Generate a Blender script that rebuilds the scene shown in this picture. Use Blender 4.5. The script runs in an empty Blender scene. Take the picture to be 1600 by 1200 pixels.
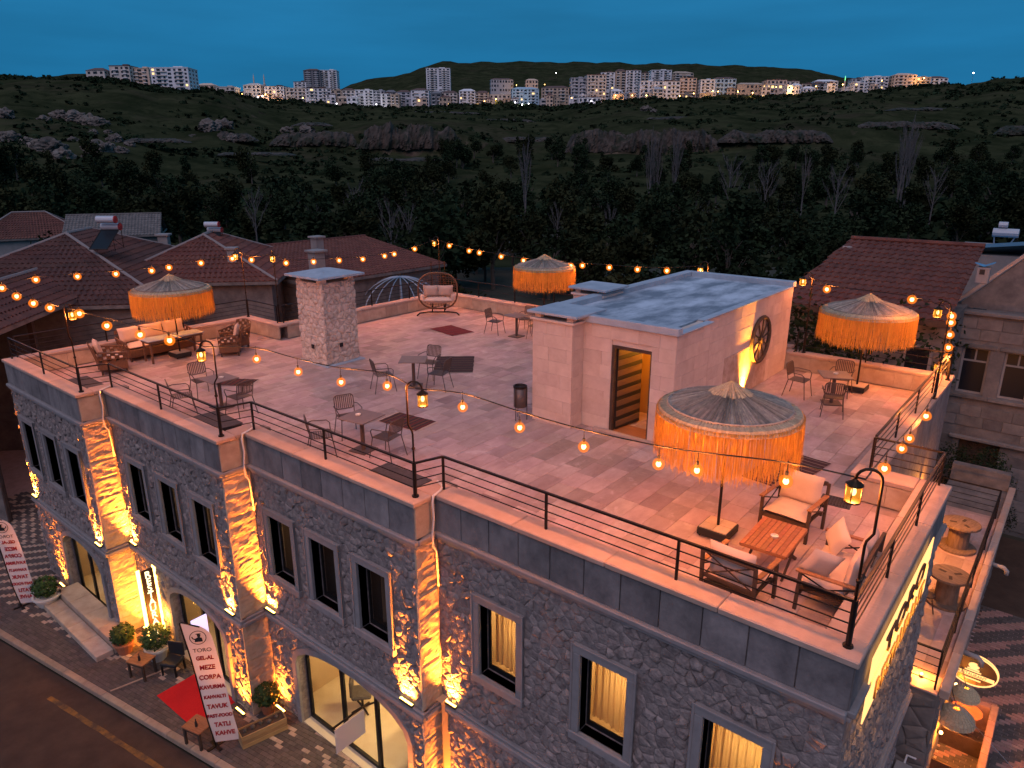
import bpy, bmesh, math, random
import numpy as np
from mathutils import Vector, Matrix, noise
random.seed(7)
PI = math.pi; R = math.radians
sc = bpy.context.scene
COL = sc.collection
# ------------------------------------------------------------ camera
FPX, YAW, PITCH, CH = 1111.0, R(39.3), R(17.4), 5.8
cam = bpy.data.objects.new('camera', bpy.data.cameras.new('camera')); COL.objects.link(cam)
cam.data.sensor_width = 36; cam.data.lens = 36*FPX/1600
cam.location = (0, 0, CH); cam.rotation_euler = (PI/2-PITCH, 0, YAW)
cam.data.clip_start = .1; cam.data.clip_end = 9000
sc.camera = cam
# ------------------------------------------------------------ sky and dusk light
w = bpy.data.worlds.new('World'); sc.world = w; w.use_nodes = True
nt = w.node_tree; nt.nodes.clear()
def wn(t): return nt.nodes.new(t)
out = wn('ShaderNodeOutputWorld'); bg = wn('ShaderNodeBackground')
tc = wn('ShaderNodeTexCoord'); sep = wn('ShaderNodeSeparateXYZ'); ramp = wn('ShaderNodeValToRGB')
nt.links.new(tc.outputs['Generated'], sep.inputs[0]); nt.links.new(sep.outputs[2], ramp.inputs[0])
cr = ramp.color_ramp
cr.elements[0].position = 0.0; cr.elements[0].color = (.014, .160, .345, 1)
cr.elements[1].position = 1.0; cr.elements[1].color = (.12, .27, .47, 1)
for p, c in ((.12, (.014, .162, .350, 1)), (.30, (.022, .19, .40, 1)), (.6, (.07, .23, .44, 1))):
    e = cr.elements.new(p); e.color = c
cl = wn('ShaderNodeTexNoise'); cl.inputs['Scale'].default_value = 3.0; cl.inputs['Detail'].default_value = 6
mp = wn('ShaderNodeMapping'); mp.inputs['Scale'].default_value = (1, 1, 7)
nt.links.new(tc.outputs['Generated'], mp.inputs[0]); nt.links.new(mp.outputs[0], cl.inputs['Vector'])
mr = wn('ShaderNodeMapRange'); mr.inputs[1].default_value = .3; mr.inputs[2].default_value = .75
mr.inputs[3].default_value = .86; mr.inputs[4].default_value = 1.14
nt.links.new(cl.outputs[0], mr.inputs[0])
mx = wn('ShaderNodeMix'); mx.data_type = 'RGBA'; mx.blend_type = 'MULTIPLY'; mx.inputs[0].default_value = 1
nt.links.new(ramp.outputs[0], mx.inputs[6]); nt.links.new(mr.outputs[0], mx.inputs[7])
nt.links.new(mx.outputs[2], bg.inputs[0]); nt.links.new(bg.outputs[0], out.inputs[0])
bg.inputs[1].default_value = 1.0
sl = bpy.data.lights.new('sun', 'SUN'); sl.energy = 1.35; sl.angle = R(60); sl.color = (1, .70, .76)
sun = bpy.data.objects.new('sun', sl); COL.objects.link(sun); sun.rotation_euler = (R(40), 0, R(22))
sc.view_settings.view_transform = 'Standard'; sc.view_settings.look = 'None'
sc.view_settings.exposure = 0; sc.view_settings.gamma = 1
cy = sc.cycles
cy.max_bounces = 5; cy.diffuse_bounces = 3; cy.glossy_bounces = 2; cy.transmission_bounces = 4; cy.transparent_max_bounces = 10
cy.caustics_reflective = False; cy.caustics_refractive = False
cy.sample_clamp_indirect = 4; cy.sample_clamp_direct = 0
cy.use_denoising = True; cy.use_light_tree = True
# ------------------------------------------------------------ pixels of the photograph to directions
_h = Vector((-math.sin(YAW), math.cos(YAW), 0)); _r = Vector((math.cos(YAW), math.sin(YAW), 0)); _u = Vector((0, 0, 1))
_F = _h*math.cos(PITCH)-_u*math.sin(PITCH); _D = -_h*math.sin(PITCH)-_u*math.cos(PITCH); _C = Vector((0, 0, CH))
def ray(x, y): return _F+_r*((x-800)/FPX)+_D*((y-600)/FPX)
def un(x, y, z=0.):
    d = ray(x, y); return _C+d*((z-CH)/d.z)
def unX(x, y, X): d = ray(x, y); return _C+d*(X/d.x)
def unY(x, y, Y): d = ray(x, y); return _C+d*(Y/d.y)
def unD(x, y, dist): # horizontal distance along the view heading
    d = ray(x, y); return _C+d*(dist/(d.x*_h.x+d.y*_h.y))
def unP(x, y, A, B): # on the vertical plane through A and B
    n = Vector((-(B[1]-A[1]), B[0]-A[0], 0)); d = ray(x, y)
    return _C+d*((Vector(A)-_C).dot(n)/d.dot(n))
def hz(P, y):
    a, b = -30., CH+2.2*math.hypot(P[0], P[1])
    for _ in range(60):
        m = (a+b)/2; v = Vector((P[0], P[1], m))-_C
        if 600+FPX*v.dot(_D)/v.dot(_F) > y: a = m
        else: b = m
    return a
# ------------------------------------------------------------ materials
MATS = {}
def M(name, c=(.5, .5, .5), c2=None, scale=6, rough=.75, metal=0, bump=0, bscale=None, rnd=0, spec=.3,
      emit=None, estr=0, transl=0, transp=0, skew=False, alpha=None, detail=5, stretch=None, ramp=(.35, .65), nosample=False):
    m = bpy.data.materials.new(name); m.use_nodes = True; MATS[name] = m
    t = m.node_tree; N = t.nodes; L = t.links
    b = N['Principled BSDF']; o = N['Material Output']
    b.inputs['Roughness'].default_value = rough; b.inputs['Metallic'].default_value = metal
    b.inputs['Specular IOR Level'].default_value = spec
    col = None
    tcn = N.new('ShaderNodeTexCoord'); oi = N.new('ShaderNodeObjectInfo'); at = N.new('ShaderNodeAttribute'); at.attribute_name = 'tint'
    ad = N.new('ShaderNodeMath'); ad.operation = 'ADD'; L.new(oi.outputs['Random'], ad.inputs[0]); L.new(at.outputs['Fac'], ad.inputs[1])
    fr = N.new('ShaderNodeMath'); fr.operation = 'FRACT'; L.new(ad.outputs[0], fr.inputs[0])
    vec = tcn.outputs['Object']
    if stretch:
        mpn = N.new('ShaderNodeMapping'); mpn.inputs['Scale'].default_value = stretch; L.new(vec, mpn.inputs[0]); vec = mpn.outputs[0]
    nz = None
    if c2 is not None or bump:
        nz = N.new('ShaderNodeTexNoise'); nz.noise_dimensions = '4D'; nz.inputs['Scale'].default_value = scale; nz.inputs['Detail'].default_value = detail
        nz.inputs['Roughness'].default_value = .62
        w4 = N.new('ShaderNodeMath'); w4.operation = 'MULTIPLY'; w4.inputs[1].default_value = 37; L.new(fr.outputs[0], w4.inputs[0])
        L.new(vec, nz.inputs['Vector']); L.new(w4.outputs[0], nz.inputs['W'])
    if c2 is not None:
        rp = N.new('ShaderNodeValToRGB'); rp.color_ramp.elements[0].position = ramp[0]; rp.color_ramp.elements[1].position = ramp[1]
        rp.color_ramp.elements[0].color = (*c, 1); rp.color_ramp.elements[1].color = (*c2, 1)
        L.new(nz.outputs[0], rp.inputs[0]); col = rp.outputs[0]
    if rnd:
        hs = N.new('ShaderNodeHueSaturation')
        mm = N.new('ShaderNodeMapRange'); mm.inputs[3].default_value = 1-rnd; mm.inputs[4].default_value = 1+rnd
        if skew:
            pw = N.new('ShaderNodeMath'); pw.operation = 'POWER'; pw.inputs[1].default_value = 4.0; L.new(fr.outputs[0], pw.inputs[0]); L.new(pw.outputs[0], mm.inputs[0]); mm.inputs[3].default_value = 1+.25*rnd; mm.inputs[4].default_value = 1-1.4*rnd
        else: L.new(fr.outputs[0], mm.inputs[0])
        L.new(mm.outputs[0], hs.inputs['Value'])
        f2 = N.new('ShaderNodeMath'); f2.operation = 'MULTIPLY'; f2.inputs[1].default_value = 7.13; L.new(fr.outputs[0], f2.inputs[0])
        f3 = N.new('ShaderNodeMath'); f3.operation = 'FRACT'; L.new(f2.outputs[0], f3.inputs[0])
        m2 = N.new('ShaderNodeMapRange'); m2.inputs[3].default_value = .5-.05*rnd; m2.inputs[4].default_value = .5+.05*rnd
        L.new(f3.outputs[0], m2.inputs[0]); L.new(m2.outputs[0], hs.inputs['Hue'])
        if col: L.new(col, hs.inputs['Color'])
        else: hs.inputs['Color'].default_value = (*c, 1)
        col = hs.outputs[0]
    if col: L.new(col, b.inputs['Base Color'])
    else: b.inputs['Base Color'].default_value = (*c, 1)
    if bump:
        bn = N.new('ShaderNodeBump'); bn.inputs['Strength'].default_value = bump; bn.inputs['Distance'].default_value = .02
        if bscale:
            n2 = N.new('ShaderNodeTexNoise'); n2.inputs['Scale'].default_value = bscale; n2.inputs['Detail'].default_value = 6; L.new(vec, n2.inputs['Vector']); L.new(n2.outputs[0], bn.inputs['Height'])
        else: L.new(nz.outputs[0], bn.inputs['Height'])
        L.new(bn.outputs[0], b.inputs['Normal'])
    if emit: b.inputs['Emission Color'].default_value = (*emit, 1); b.inputs['Emission Strength'].default_value = estr
    sh = b.outputs[0]
    if transl:
        tl = N.new('ShaderNodeBsdfTranslucent'); ms = N.new('ShaderNodeMixShader'); ms.inputs[0].default_value = transl
        if col: L.new(col, tl.inputs[0])
        else: tl.inputs[0].default_value = (*c, 1)
        L.new(sh, ms.inputs[1]); L.new(tl.outputs[0], ms.inputs[2]); sh = ms.outputs[0]
    if transp:
        tp = N.new('ShaderNodeBsdfTransparent'); ms = N.new('ShaderNodeMixShader'); ms.inputs[0].default_value = transp
        L.new(sh, ms.inputs[1]); L.new(tp.outputs[0], ms.inputs[2]); sh = ms.outputs[0]
    L.new(sh, o.inputs[0])
    if nosample: m.cycles.emission_sampling = 'NONE'
    return m
M('rubble', (.112, .090, .086), (.315, .258, .232), scale=8, rough=.95, bump=1.0, bscale=24, rnd=.10, detail=12, ramp=(.30, .68))
M('mortar', (.12, .10, .096), (.26, .215, .20), scale=9, rough=.95, bump=.6)
M('ashlar', (.36, .26, .19), (.47, .36, .27), scale=4, rough=.85, bump=.35, bscale=24, rnd=.12)
M('ashlar_step', (.40, .29, .19), (.52, .40, .28), scale=5, rough=.9, bump=1.0, bscale=8, rnd=.06)
M('band', (.09, .08, .08), (.25, .215, .205), scale=2.6, rough=.9, bump=.6, bscale=14, rnd=.16, detail=10, ramp=(.28, .68), stretch=(1, 1, .7))
M('coping', (.34, .235, .185), (.42, .30, .24), scale=3, rough=.6, bump=.2, bscale=20, rnd=.1)
M('trim', (.20, .182, .178), (.25, .228, .22), scale=5, rough=.8, bump=.15, bscale=20, rnd=.06)
M('travertine', (.33, .21, .18), (.52, .365, .32), scale=1.5, rough=.5, bump=.3, bscale=12, rnd=.26, stretch=(2.2, 1, 1), detail=10, ramp=(.3, .7), skew=True)
def veins(name, col, sc_, lo, hi, fac, pos=False):
    t = MATS[name].node_tree; N = t.nodes; L = t.links; b = N['Principled BSDF']; src = b.inputs['Base Color'].links[0].from_socket
    tcn = N.new('ShaderNodeTexCoord'); oi = N.new('ShaderNodeObjectInfo'); nz = N.new('ShaderNodeTexNoise'); nz.noise_dimensions = '4D'; nz.inputs['Scale'].default_value = sc_; nz.inputs['Detail'].default_value = 12; nz.inputs['Roughness'].default_value = .7; nz.inputs['Distortion'].default_value = .8
    ml = N.new('ShaderNodeMath'); ml.operation = 'MULTIPLY'; ml.inputs[1].default_value = 53; L.new(oi.outputs['Random'], ml.inputs[0]); 
    if pos: ge_ = N.new('ShaderNodeNewGeometry'); L.new(ge_.outputs['Position'], nz.inputs['Vector'])
    else: L.new(ml.outputs[0], nz.inputs['W']); L.new(tcn.outputs['Object'], nz.inputs['Vector'])
    mp_ = N.new('ShaderNodeMapRange'); mp_.inputs[1].default_value = lo; mp_.inputs[2].default_value = hi; mp_.inputs[4].default_value = fac; L.new(nz.outputs[0], mp_.inputs[0])
    mx_ = N.new('ShaderNodeMix'); mx_.data_type = 'RGBA'; mx_.inputs[7].default_value = (*col, 1); L.new(mp_.outputs[0], mx_.inputs[0]); L.new(src, mx_.inputs[6]); L.new(mx_.outputs[2], b.inputs['Base Color'])
veins('travertine', (.60, .45, .40), 2.3, .58, .70, .6); veins('travertine', (.22, .125, .10), 1.0, .57, .80, .5)
veins('travertine', (.25, .15, .125), .55, .50, .68, .55, True); veins('travertine', (.62, .48, .44), 1.6, .57, .66, .5, True); veins('travertine', (.23, .135, .115), 5., .60, .72, .5, True)
M('grout', (.30, .21, .18), (.38, .27, .24), scale=6, rough=.9)
M('hut_stone', (.50, .375, .315), (.60, .47, .40), scale=3, rough=.85, bump=.3, bscale=18, rnd=.07)
M('hut_patch', (.33, .215, .165), (.50, .37, .30), scale=5, rough=.9, bump=.9, bscale=16)
M('slab', (.27, .32, .37), (.38, .43, .48), scale=2.2, rough=.9, bump=.3, detail=8)
M('slab_patchy', (.16, .20, .24), (.48, .54, .60), scale=1.3, rough=.95, bump=.2, detail=12, stretch=(1, .45, 1), ramp=(.40, .58))
M('rough_lime', (.36, .27, .215), (.58, .475, .40), scale=9, rough=.95, bump=1.0, bscale=14, rnd=.12, ramp=(.3, .55))
M('iron', (.022, .016, .013), rough=.5, metal=.6, spec=.4)
M('bronze', (.05, .030, .018), rough=.42, metal=.8)
M('chair_metal', (.10, .072, .062), rough=.5, metal=.3, spec=.3)
M('table_top', (.16, .115, .10), (.19, .14, .12), scale=9, rough=.45)
M('alum', (.012, .012, .013), rough=.4, metal=.3)
M('curtain', (.62, .43, .22), rough=.9, transl=.55, rnd=.06)
M('curtain_dim', (.30, .20, .12), rough=.9, rnd=.1, transl=.5)  # copy of curtain for dim windows, weaker light put into the colour
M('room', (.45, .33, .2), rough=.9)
M('room_dim', (.06, .045, .035), rough=.9)  # same room behind dim windows, its shade put into the colour
M('floor_in', (.55, .45, .30), (.62, .52, .36), scale=2, rough=.4)
M('glass', (.02, .025, .03), rough=.05, spec=.6, transp=.86)
M('teak', (.23, .085, .035), (.34, .14, .06), scale=5, rough=.5, stretch=(1, 8, 8), rnd=.15)
M('cushion', (.52, .38, .31), (.58, .43, .35), scale=5, rough=.95, bump=.2, bscale=60)
M('cushion2', (.52, .40, .33), rough=.95)
M('wicker', (.115, .055, .03), (.17, .085, .045), scale=40, rough=.6, bump=.5, bscale=90)
M('straw', (.30, .235, .15), (.46, .36, .23), scale=30, rough=.95, rnd=.2)
M('straw_grey', (.16, .145, .13), (.31, .265, .21), scale=9, rough=.95, rnd=.35)
M('fringe', (.66, .36, .09), rough=.9, transl=.55, rnd=.22)
M('black_box', (.018, .018, .019), rough=.55)
M('mat_dark', (.045, .04, .042), (.07, .062, .065), scale=14, rough=.8, bump=.3)
M('tile_top', (.40, .29, .20), (.50, .38, .28), scale=4, rough=.6, rnd=.2)
M('bin', (.10, .08, .075), rough=.45, metal=.5)
M('white_pipe', (.55, .52, .5), rough=.5)
M('bulb_core', (0, 0, 0), spec=0, emit=(1, .62, .20), estr=9, nosample=True)
M('bulb_halo_glass', (0, 0, 0), spec=0, emit=(1, .21, .012), estr=1.5, transp=.60, nosample=True)  # amber globe whose glow also stands in for the halo round the lamp
M('lantern_glass', (0, 0, 0), spec=0, emit=(1, .36, .02), estr=.9, transp=.45, rough=.2, nosample=True)
M('led', (0, 0, 0), spec=0, emit=(1, .58, .12), estr=10, nosample=True)
M('led_sign', (0, 0, 0), spec=0, emit=(1, .50, .17), estr=2.0, nosample=True)
M('sign_face', (.06, .03, .02), rough=.6)
M('cable', (.016, .014, .013), rough=.6)
M('asphalt', (.044, .025, .016), (.068, .040, .026), scale=2, rough=.9, bump=.4, bscale=60)  # warm lamplight on the street put into this brown, kerb and pavers likewise
M('yellow_paint', (.24, .115, .02), (.07, .042, .024), scale=4, rough=.8, ramp=(.35, .6), detail=10)
M('kerb', (.26, .185, .13), (.33, .24, .17), scale=6, rough=.9, bump=.3, rnd=.12)
M('paver_grey', (.066, .052, .046), (.10, .08, .07), scale=9, rough=.9, rnd=.18)
M('paver_light', (.32, .225, .16), (.40, .29, .21), scale=9, rough=.9, rnd=.14)
M('paver_red', (.24, .13, .105), (.31, .175, .14), scale=9, rough=.9, rnd=.16)
M('carpet_red', (.42, .008, .010), (.50, .012, .014), scale=40, rough=1, bump=.5, bscale=150)
M('banner', (.78, .72, .68), rough=.7, transl=.3)
M('ink_red', (.38, .015, .02), rough=.8)
M('ink_black', (.02, .02, .02), rough=.8)
M('letter', (0, 0, 0), spec=0, emit=(1, .80, .42), estr=2.5, nosample=True)
M('plank', (.28, .17, .07), (.36, .23, .10), scale=5, rough=.8, stretch=(1, 1, 7), rnd=.15)
M('soil', (.05, .035, .025), rough=1)
M('terracotta', (.34, .12, .06), (.40, .16, .08), scale=6, rough=.8)
M('white_pot', (.6, .56, .5), rough=.5)
M('leaf', (.035, .07, .022), (.06, .105, .03), scale=3, rough=.75, rnd=.35, spec=.12)
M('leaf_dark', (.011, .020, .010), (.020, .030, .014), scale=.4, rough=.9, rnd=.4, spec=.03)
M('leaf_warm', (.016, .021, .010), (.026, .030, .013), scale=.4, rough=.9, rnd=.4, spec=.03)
M('bark', (.07, .055, .045), (.10, .08, .065), scale=6, rough=.95, bump=.5)
M('bark_pale', (.075, .068, .066), (.115, .105, .10), scale=4, rough=.95)
M('roof_tile', (.085, .032, .025), (.15, .058, .042), scale=2.2, rough=.85, rnd=.1, detail=8)
M('roof_tile2', (.055, .026, .022), (.10, .045, .036), scale=1.6, rough=.85, rnd=.1, detail=8)
M('ridge_cap', (.22, .19, .18), rough=.8)
M('old_wall', (.10, .09, .085), (.19, .165, .15), scale=2.4, rough=.95, bump=.6, detail=8)
M('old_block', (.12, .105, .098), (.19, .165, .148), scale=3, rough=.95, bump=.5, rnd=.2)
M('plaster', (.22, .205, .195), (.28, .26, .25), scale=2, rough=.9)
M('dark_wood', (.05, .03, .02), (.08, .05, .035), scale=5, rough=.85)
M('tank', (.40, .44, .48), rough=.35, metal=.1)
M('tank_red', (.30, .03, .03), rough=.5)
M('pane_dark', (.012, .014, .018), rough=.35, spec=.15)
M('blue_paint', (.10, .26, .40), rough=.6)
M('pipe_pale', (.24, .30, .36), rough=.4, metal=.3)
# ------------------------------------------------------------ mesh helpers
class MB:
    def __init__(s): s.v = []; s.f = []; s.t = None
    def tint(s, val):
        if s.t is None: s.t = [0.]*len(s.f)
        s.t += [val]*(len(s.f)-len(s.t)); return s
    def add(s, vs, fs):
        n = len(s.v); s.v += [tuple(p) for p in vs]; s.f += [tuple(i+n for i in f) for f in fs]; return s
    def box(s, c, d, rz=0, ch=0., M3=None):
        x, y, z = d[0]/2, d[1]/2, d[2]/2
        if ch <= 0:
            vs = [(a*x, b*y, e*z) for e in (-1, 1) for b in (-1, 1) for a in (-1, 1)]
            fs = [(0, 2, 3, 1), (4, 5, 7, 6), (0, 1, 5, 4), (2, 6, 7, 3), (0, 4, 6, 2), (1, 3, 7, 5)]
        else:
            ch = min(ch, x*.9, y*.9, z*.9); vs = []; ix = {}
            for e in (-1, 1):
                for b in (-1, 1):
                    for a in (-1, 1):
                        for k, p in enumerate(((a*x, b*(y-ch), e*(z-ch)), (a*(x-ch), b*y, e*(z-ch)), (a*(x-ch), b*(y-ch), e*z))):
                            ix[(a, b, e, k)] = len(vs); vs.append(p)
            fs = []
            for a in (-1, 1):
                q = [ix[(a, -1, -1, 0)], ix[(a, 1, -1, 0)], ix[(a, 1, 1, 0)], ix[(a, -1, 1, 0)]]; fs.append(q if a > 0 else q[::-1])
                q = [ix[(-1, a, -1, 1)], ix[(1, a, -1, 1)], ix[(1, a, 1, 1)], ix[(-1, a, 1, 1)]]; fs.append(q if a < 0 else q[::-1])
                q = [ix[(-1, -1, a, 2)], ix[(1, -1, a, 2)], ix[(1, 1, a, 2)], ix[(-1, 1, a, 2)]]; fs.append(q if a > 0 else q[::-1])
            for a in (-1, 1):
                for b in (-1, 1):
                    q = [ix[(a, b, -1, 0)], ix[(a, b, -1, 1)], ix[(a, b, 1, 1)], ix[(a, b, 1, 0)]]; fs.append(q if a*b < 0 else q[::-1])
                    q = [ix[(a, -1, b, 0)], ix[(a, 1, b, 0)], ix[(a, 1, b, 2)], ix[(a, -1, b, 2)]]; fs.append(q if a*b > 0 else q[::-1])
                    q = [ix[(-1, a, b, 1)], ix[(1, a, b, 1)], ix[(1, a, b, 2)], ix[(-1, a, b, 2)]]; fs.append(q if a*b < 0 else q[::-1])
                    for e in (-1, 1):
                        q = [ix[(a, b, e, 0)], ix[(a, b, e, 1)], ix[(a, b, e, 2)]]; fs.append(q if a*b*e > 0 else q[::-1])
        cz, sz = math.cos(rz), math.sin(rz); o = []
        for p in vs:
            p = Vector(p)
            if M3 is not None: p = M3 @ p
            elif rz: p = Vector((p.x*cz-p.y*sz, p.x*sz+p.y*cz, p.z))
            o.append((p.x+c[0], p.y+c[1], p.z+c[2]))
        return s.add(o, fs)
    def bx(s, x0, x1, y0, y1, z0, z1, ch=0.):
        return s.box(((x0+x1)/2, (y0+y1)/2, (z0+z1)/2), (abs(x1-x0), abs(y1-y0), abs(z1-z0)), ch=ch)
    def beam(s, a, b, wd, ht, ch=0., up=(0, 0, 1)):
        a, b = Vector(a), Vector(b); d = b-a; L = d.length; d.normalize(); u = Vector(up)
        if abs(d.dot(u)) > .98: u = Vector((0, 1, 0))
        sd = u.cross(d).normalized(); u2 = d.cross(sd)
        return s.box((a+b)/2, (L, wd, ht), M3=Matrix((d, sd, u2)).transposed(), ch=ch)
    def tube(s, pts, r, n=6, cap=True, closed=False):
        pts = [Vector(p) for p in pts]; m = len(pts); rs = r if isinstance(r, (list, tuple)) else [r]*m; vs = []; prev = None
        for i, p in enumerate(pts):
            a = pts[(i-1) % m] if (i or closed) else p; b = pts[(i+1) % m] if (i < m-1 or closed) else p
            d = (b-a).normalized() if (b-a).length > 1e-9 else Vector((0, 0, 1))
            if prev is None: u = Vector((0, 0, 1)) if abs(d.z) < .9 else Vector((1, 0, 0)); u = d.cross(u).normalized()
            else: u = (prev-d*prev.dot(d)).normalized()
            prev = u; v = d.cross(u)
            vs += [p+(u*math.cos(2*PI*k/n)+v*math.sin(2*PI*k/n))*rs[i] for k in range(n)]
        fs = [(i*n+k, i*n+(k+1) % n, ((i+1) % m)*n+(k+1) % n, ((i+1) % m)*n+k) for i in range(m if closed else m-1) for k in range(n)]
        if cap and not closed: fs += [tuple(range(n))[::-1], tuple((m-1)*n+k for k in range(n))]
        return s.add(vs, fs)
    def lathe(s, prof, n=16, c=(0, 0, 0), cap=True):
        vs = [(c[0]+r*math.cos(2*PI*k/n), c[1]+r*math.sin(2*PI*k/n), c[2]+z) for r, z in prof for k in range(n)]
        m = len(prof); fs = [(i*n+k, i*n+(k+1) % n, (i+1)*n+(k+1) % n, (i+1)*n+k) for i in range(m-1) for k in range(n)]
        if cap: fs += [tuple(range(n))[::-1], tuple((m-1)*n+k for k in range(n))]
        return s.add(vs, fs)
    def prism(s, poly, f):  # poly of 2D points, f(u,v,t) -> 3D, t in 0,1
        n = len(poly); vs = [f(p[0], p[1], t) for t in (0, 1) for p in poly]
        return s.add(vs, [tuple(range(n))[::-1], tuple(range(n, 2*n))]+[(i, (i+1) % n, n+(i+1) % n, n+i) for i in range(n)])
    def quad(s, a, b, c, d): return s.add([a, b, c, d], [(0, 1, 2, 3)])
    def ball(s, c, r, n=8, sq=1.):
        return s.lathe([(r*math.sin(PI*i/n)+1e-4, -r*sq*math.cos(PI*i/n)) for i in range(n+1)], n=n+2, c=c, cap=False)
    def mesh(s, name='mesh', smooth=False):
        me = bpy.data.meshes.new(name); me.from_pydata(s.v, [], s.f); me.update()
        if smooth: me.polygons.foreach_set('use_smooth', [True]*len(me.polygons))
        if s.t is not None:
            s.tint(0.); a = me.attributes.new('tint', 'FLOAT', 'FACE'); a.data.foreach_set('value', s.t)
        return me
def obj(name, mb, mat, parent=None, smooth=False, world=False, loc=None, rot=None, stuff=False):
    me = mb.mesh(name, smooth) if isinstance(mb, MB) else mb
    if mat is not None and not me.materials: me.materials.append(MATS[mat] if isinstance(mat, str) else mat)
    o = bpy.data.objects.new(name, me); COL.objects.link(o)
    if parent is not None:
        o.parent = parent
        if world:
            p = parent
            while p is not None: o.location -= p.location; p = p.parent
    if loc is not None: o.location = o.location+Vector(loc)
    if rot is not None: o.rotation_euler = rot
    if stuff: o['kind'] = 'stuff'
    return o
def tag(o, label, cat, group=None):
    o['label'] = label; o['category'] = cat
    if group: o['group'] = group
    return o
def thing(name, label, cat, loc=(0, 0, 0), rz=0, group=None):
    o = bpy.data.objects.new(name, None); COL.objects.link(o); o.empty_display_size = .2
    o.location = loc; o.rotation_euler = (0, 0, rz); return tag(o, label, cat, group)
def struct(name, mb, mat, smooth=False):
    o = obj(name, mb, mat, smooth=smooth); o['kind'] = 'structure'; return o
def kids(o): return KID.get(o.name, [])
def dup(o, loc=None, rz=None, label=None, group=None, parent=None):
    c = o.copy(); COL.objects.link(c); c.parent = parent
    if loc is not None: c.location = loc
    if rz is not None: c.rotation_euler = (0, 0, rz)
    if label: c['label'] = label
    if group: c['group'] = group
    for ch in o.children: dup(ch, parent=c)
    return c
LD = {}
def light(kind, key, e, col=(1, .50, .16), size=.04, size2=None, parent=None, loc=(0, 0, 0), aim=None, world=True, spread=None):
    if key not in LD:
        d = bpy.data.lights.new(key, kind); d.energy = e; d.color = col
        if kind == 'POINT': d.shadow_soft_size = size
        elif kind == 'AREA':
            d.shape = 'RECTANGLE'; d.size = size; d.size_y = size2 or size
            if spread: d.spread = spread
        elif kind == 'SPOT': d.shadow_soft_size = size; d.spot_size = spread or 1.6; d.spot_blend = .6
        LD[key] = d
    o = bpy.data.objects.new('lamp_light', LD[key]); COL.objects.link(o)
    if parent is not None:
        o.parent = parent
        if world:
            p = parent
            while p is not None: o.location -= p.location; p = p.parent
    o.location = o.location+Vector(loc)
    if aim is not None: o.rotation_euler = Vector(aim).to_track_quat('-Z', 'Y').to_euler()
    return o
def text(name, body, size, mat, parent, mw, depth=.004, sx=1., bold=0.):
    cu = bpy.data.curves.new(name, 'FONT'); cu.body = body; cu.size = size; cu.align_x = 'CENTER'; cu.align_y = 'CENTER'; cu.extrude = depth; cu.offset = bold
    t = bpy.data.objects.new(name, cu); COL.objects.link(t)
    dg = bpy.context.evaluated_depsgraph_get(); me = bpy.data.meshes.new_from_object(t.evaluated_get(dg))
    bpy.data.objects.remove(t); bpy.data.curves.remove(cu)
    me.transform(mw @ Matrix.Scale(sx, 4, (1, 0, 0))); me.materials.clear()
    return obj(name, me, mat, parent, world=True)
def clip(poly, n, d):  # keep n.p <= d
    o = []
    for i in range(len(poly)):
        a, b = poly[i], poly[(i+1) % len(poly)]; da = n[0]*a[0]+n[1]*a[1]-d; db = n[0]*b[0]+n[1]*b[1]-d
        if da <= 0: o.append(a)
        if (da < 0) != (db < 0) and abs(da-db) > 1e-12:
            t = da/(da-db); o.append((a[0]+(b[0]-a[0])*t, a[1]+(b[1]-a[1])*t))
    return o
def voronoi(u0, u1, v0, v1, su, sv, holes, rng):
    nu = max(1, round((u1-u0)/su)); nv = max(1, round((v1-v0)/sv)); P = {}
    for j in range(-1, nv+1):
        for i in range(-1, nu+1):
            P[(i, j)] = (u0+(i+.5+(.5 if j % 2 else 0)*.9+rng.uniform(-.42, .42))*(u1-u0)/nu, v0+(j+.5+rng.uniform(-.42, .42))*(v1-v0)/nv)
    out = []
    for (i, j), p in P.items():
        poly = [(u0, v0), (u1, v0), (u1, v1), (u0, v1)]
        for dj in (-2, -1, 0, 1, 2):
            for di in (-2, -1, 0, 1, 2):
                q = P.get((i+di, j+dj))
                if q is None or (di == 0 and dj == 0): continue
                n = (q[0]-p[0], q[1]-p[1]); poly = clip(poly, n, (q[0]**2+q[1]**2-p[0]**2-p[1]**2)/2)
                if len(poly) < 3: break
            if len(poly) < 3: break
        if len(poly) < 3: continue
        for h in holes:  # convex, counter-clockwise
            best = None
            cx = sum(a[0] for a in poly)/len(poly); cyy = sum(a[1] for a in poly)/len(poly)
            for k in range(len(h)):
                a, b = h[k], h[(k+1) % len(h)]; n = (b[1]-a[1], -(b[0]-a[0])); L = math.hypot(*n) or 1; n = (n[0]/L, n[1]/L); d = n[0]*a[0]+n[1]*a[1]
                s_ = n[0]*cx+n[1]*cyy-d
                if best is None or s_ > best[0]: best = (s_, n, d)
            if best[0] <= 0: poly = []; break
            inside = any(all((b[1]-a[1])*(q[0]-a[0])-(b[0]-a[0])*(q[1]-a[1]) < 0 for a, b in zip(h, h[1:]+h[:1])) for q in poly)
            if inside or best[0] < .25: poly = clip(poly, (-best[1][0], -best[1][1]), -best[2])
            if len(poly) < 3: break
        if len(poly) >= 3:
            A = abs(sum(poly[k][0]*poly[(k+1) % len(poly)][1]-poly[(k+1) % len(poly)][0]*poly[k][1] for k in range(len(poly))))/2
            if A > .004: out.append((A, poly))
    return out
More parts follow.
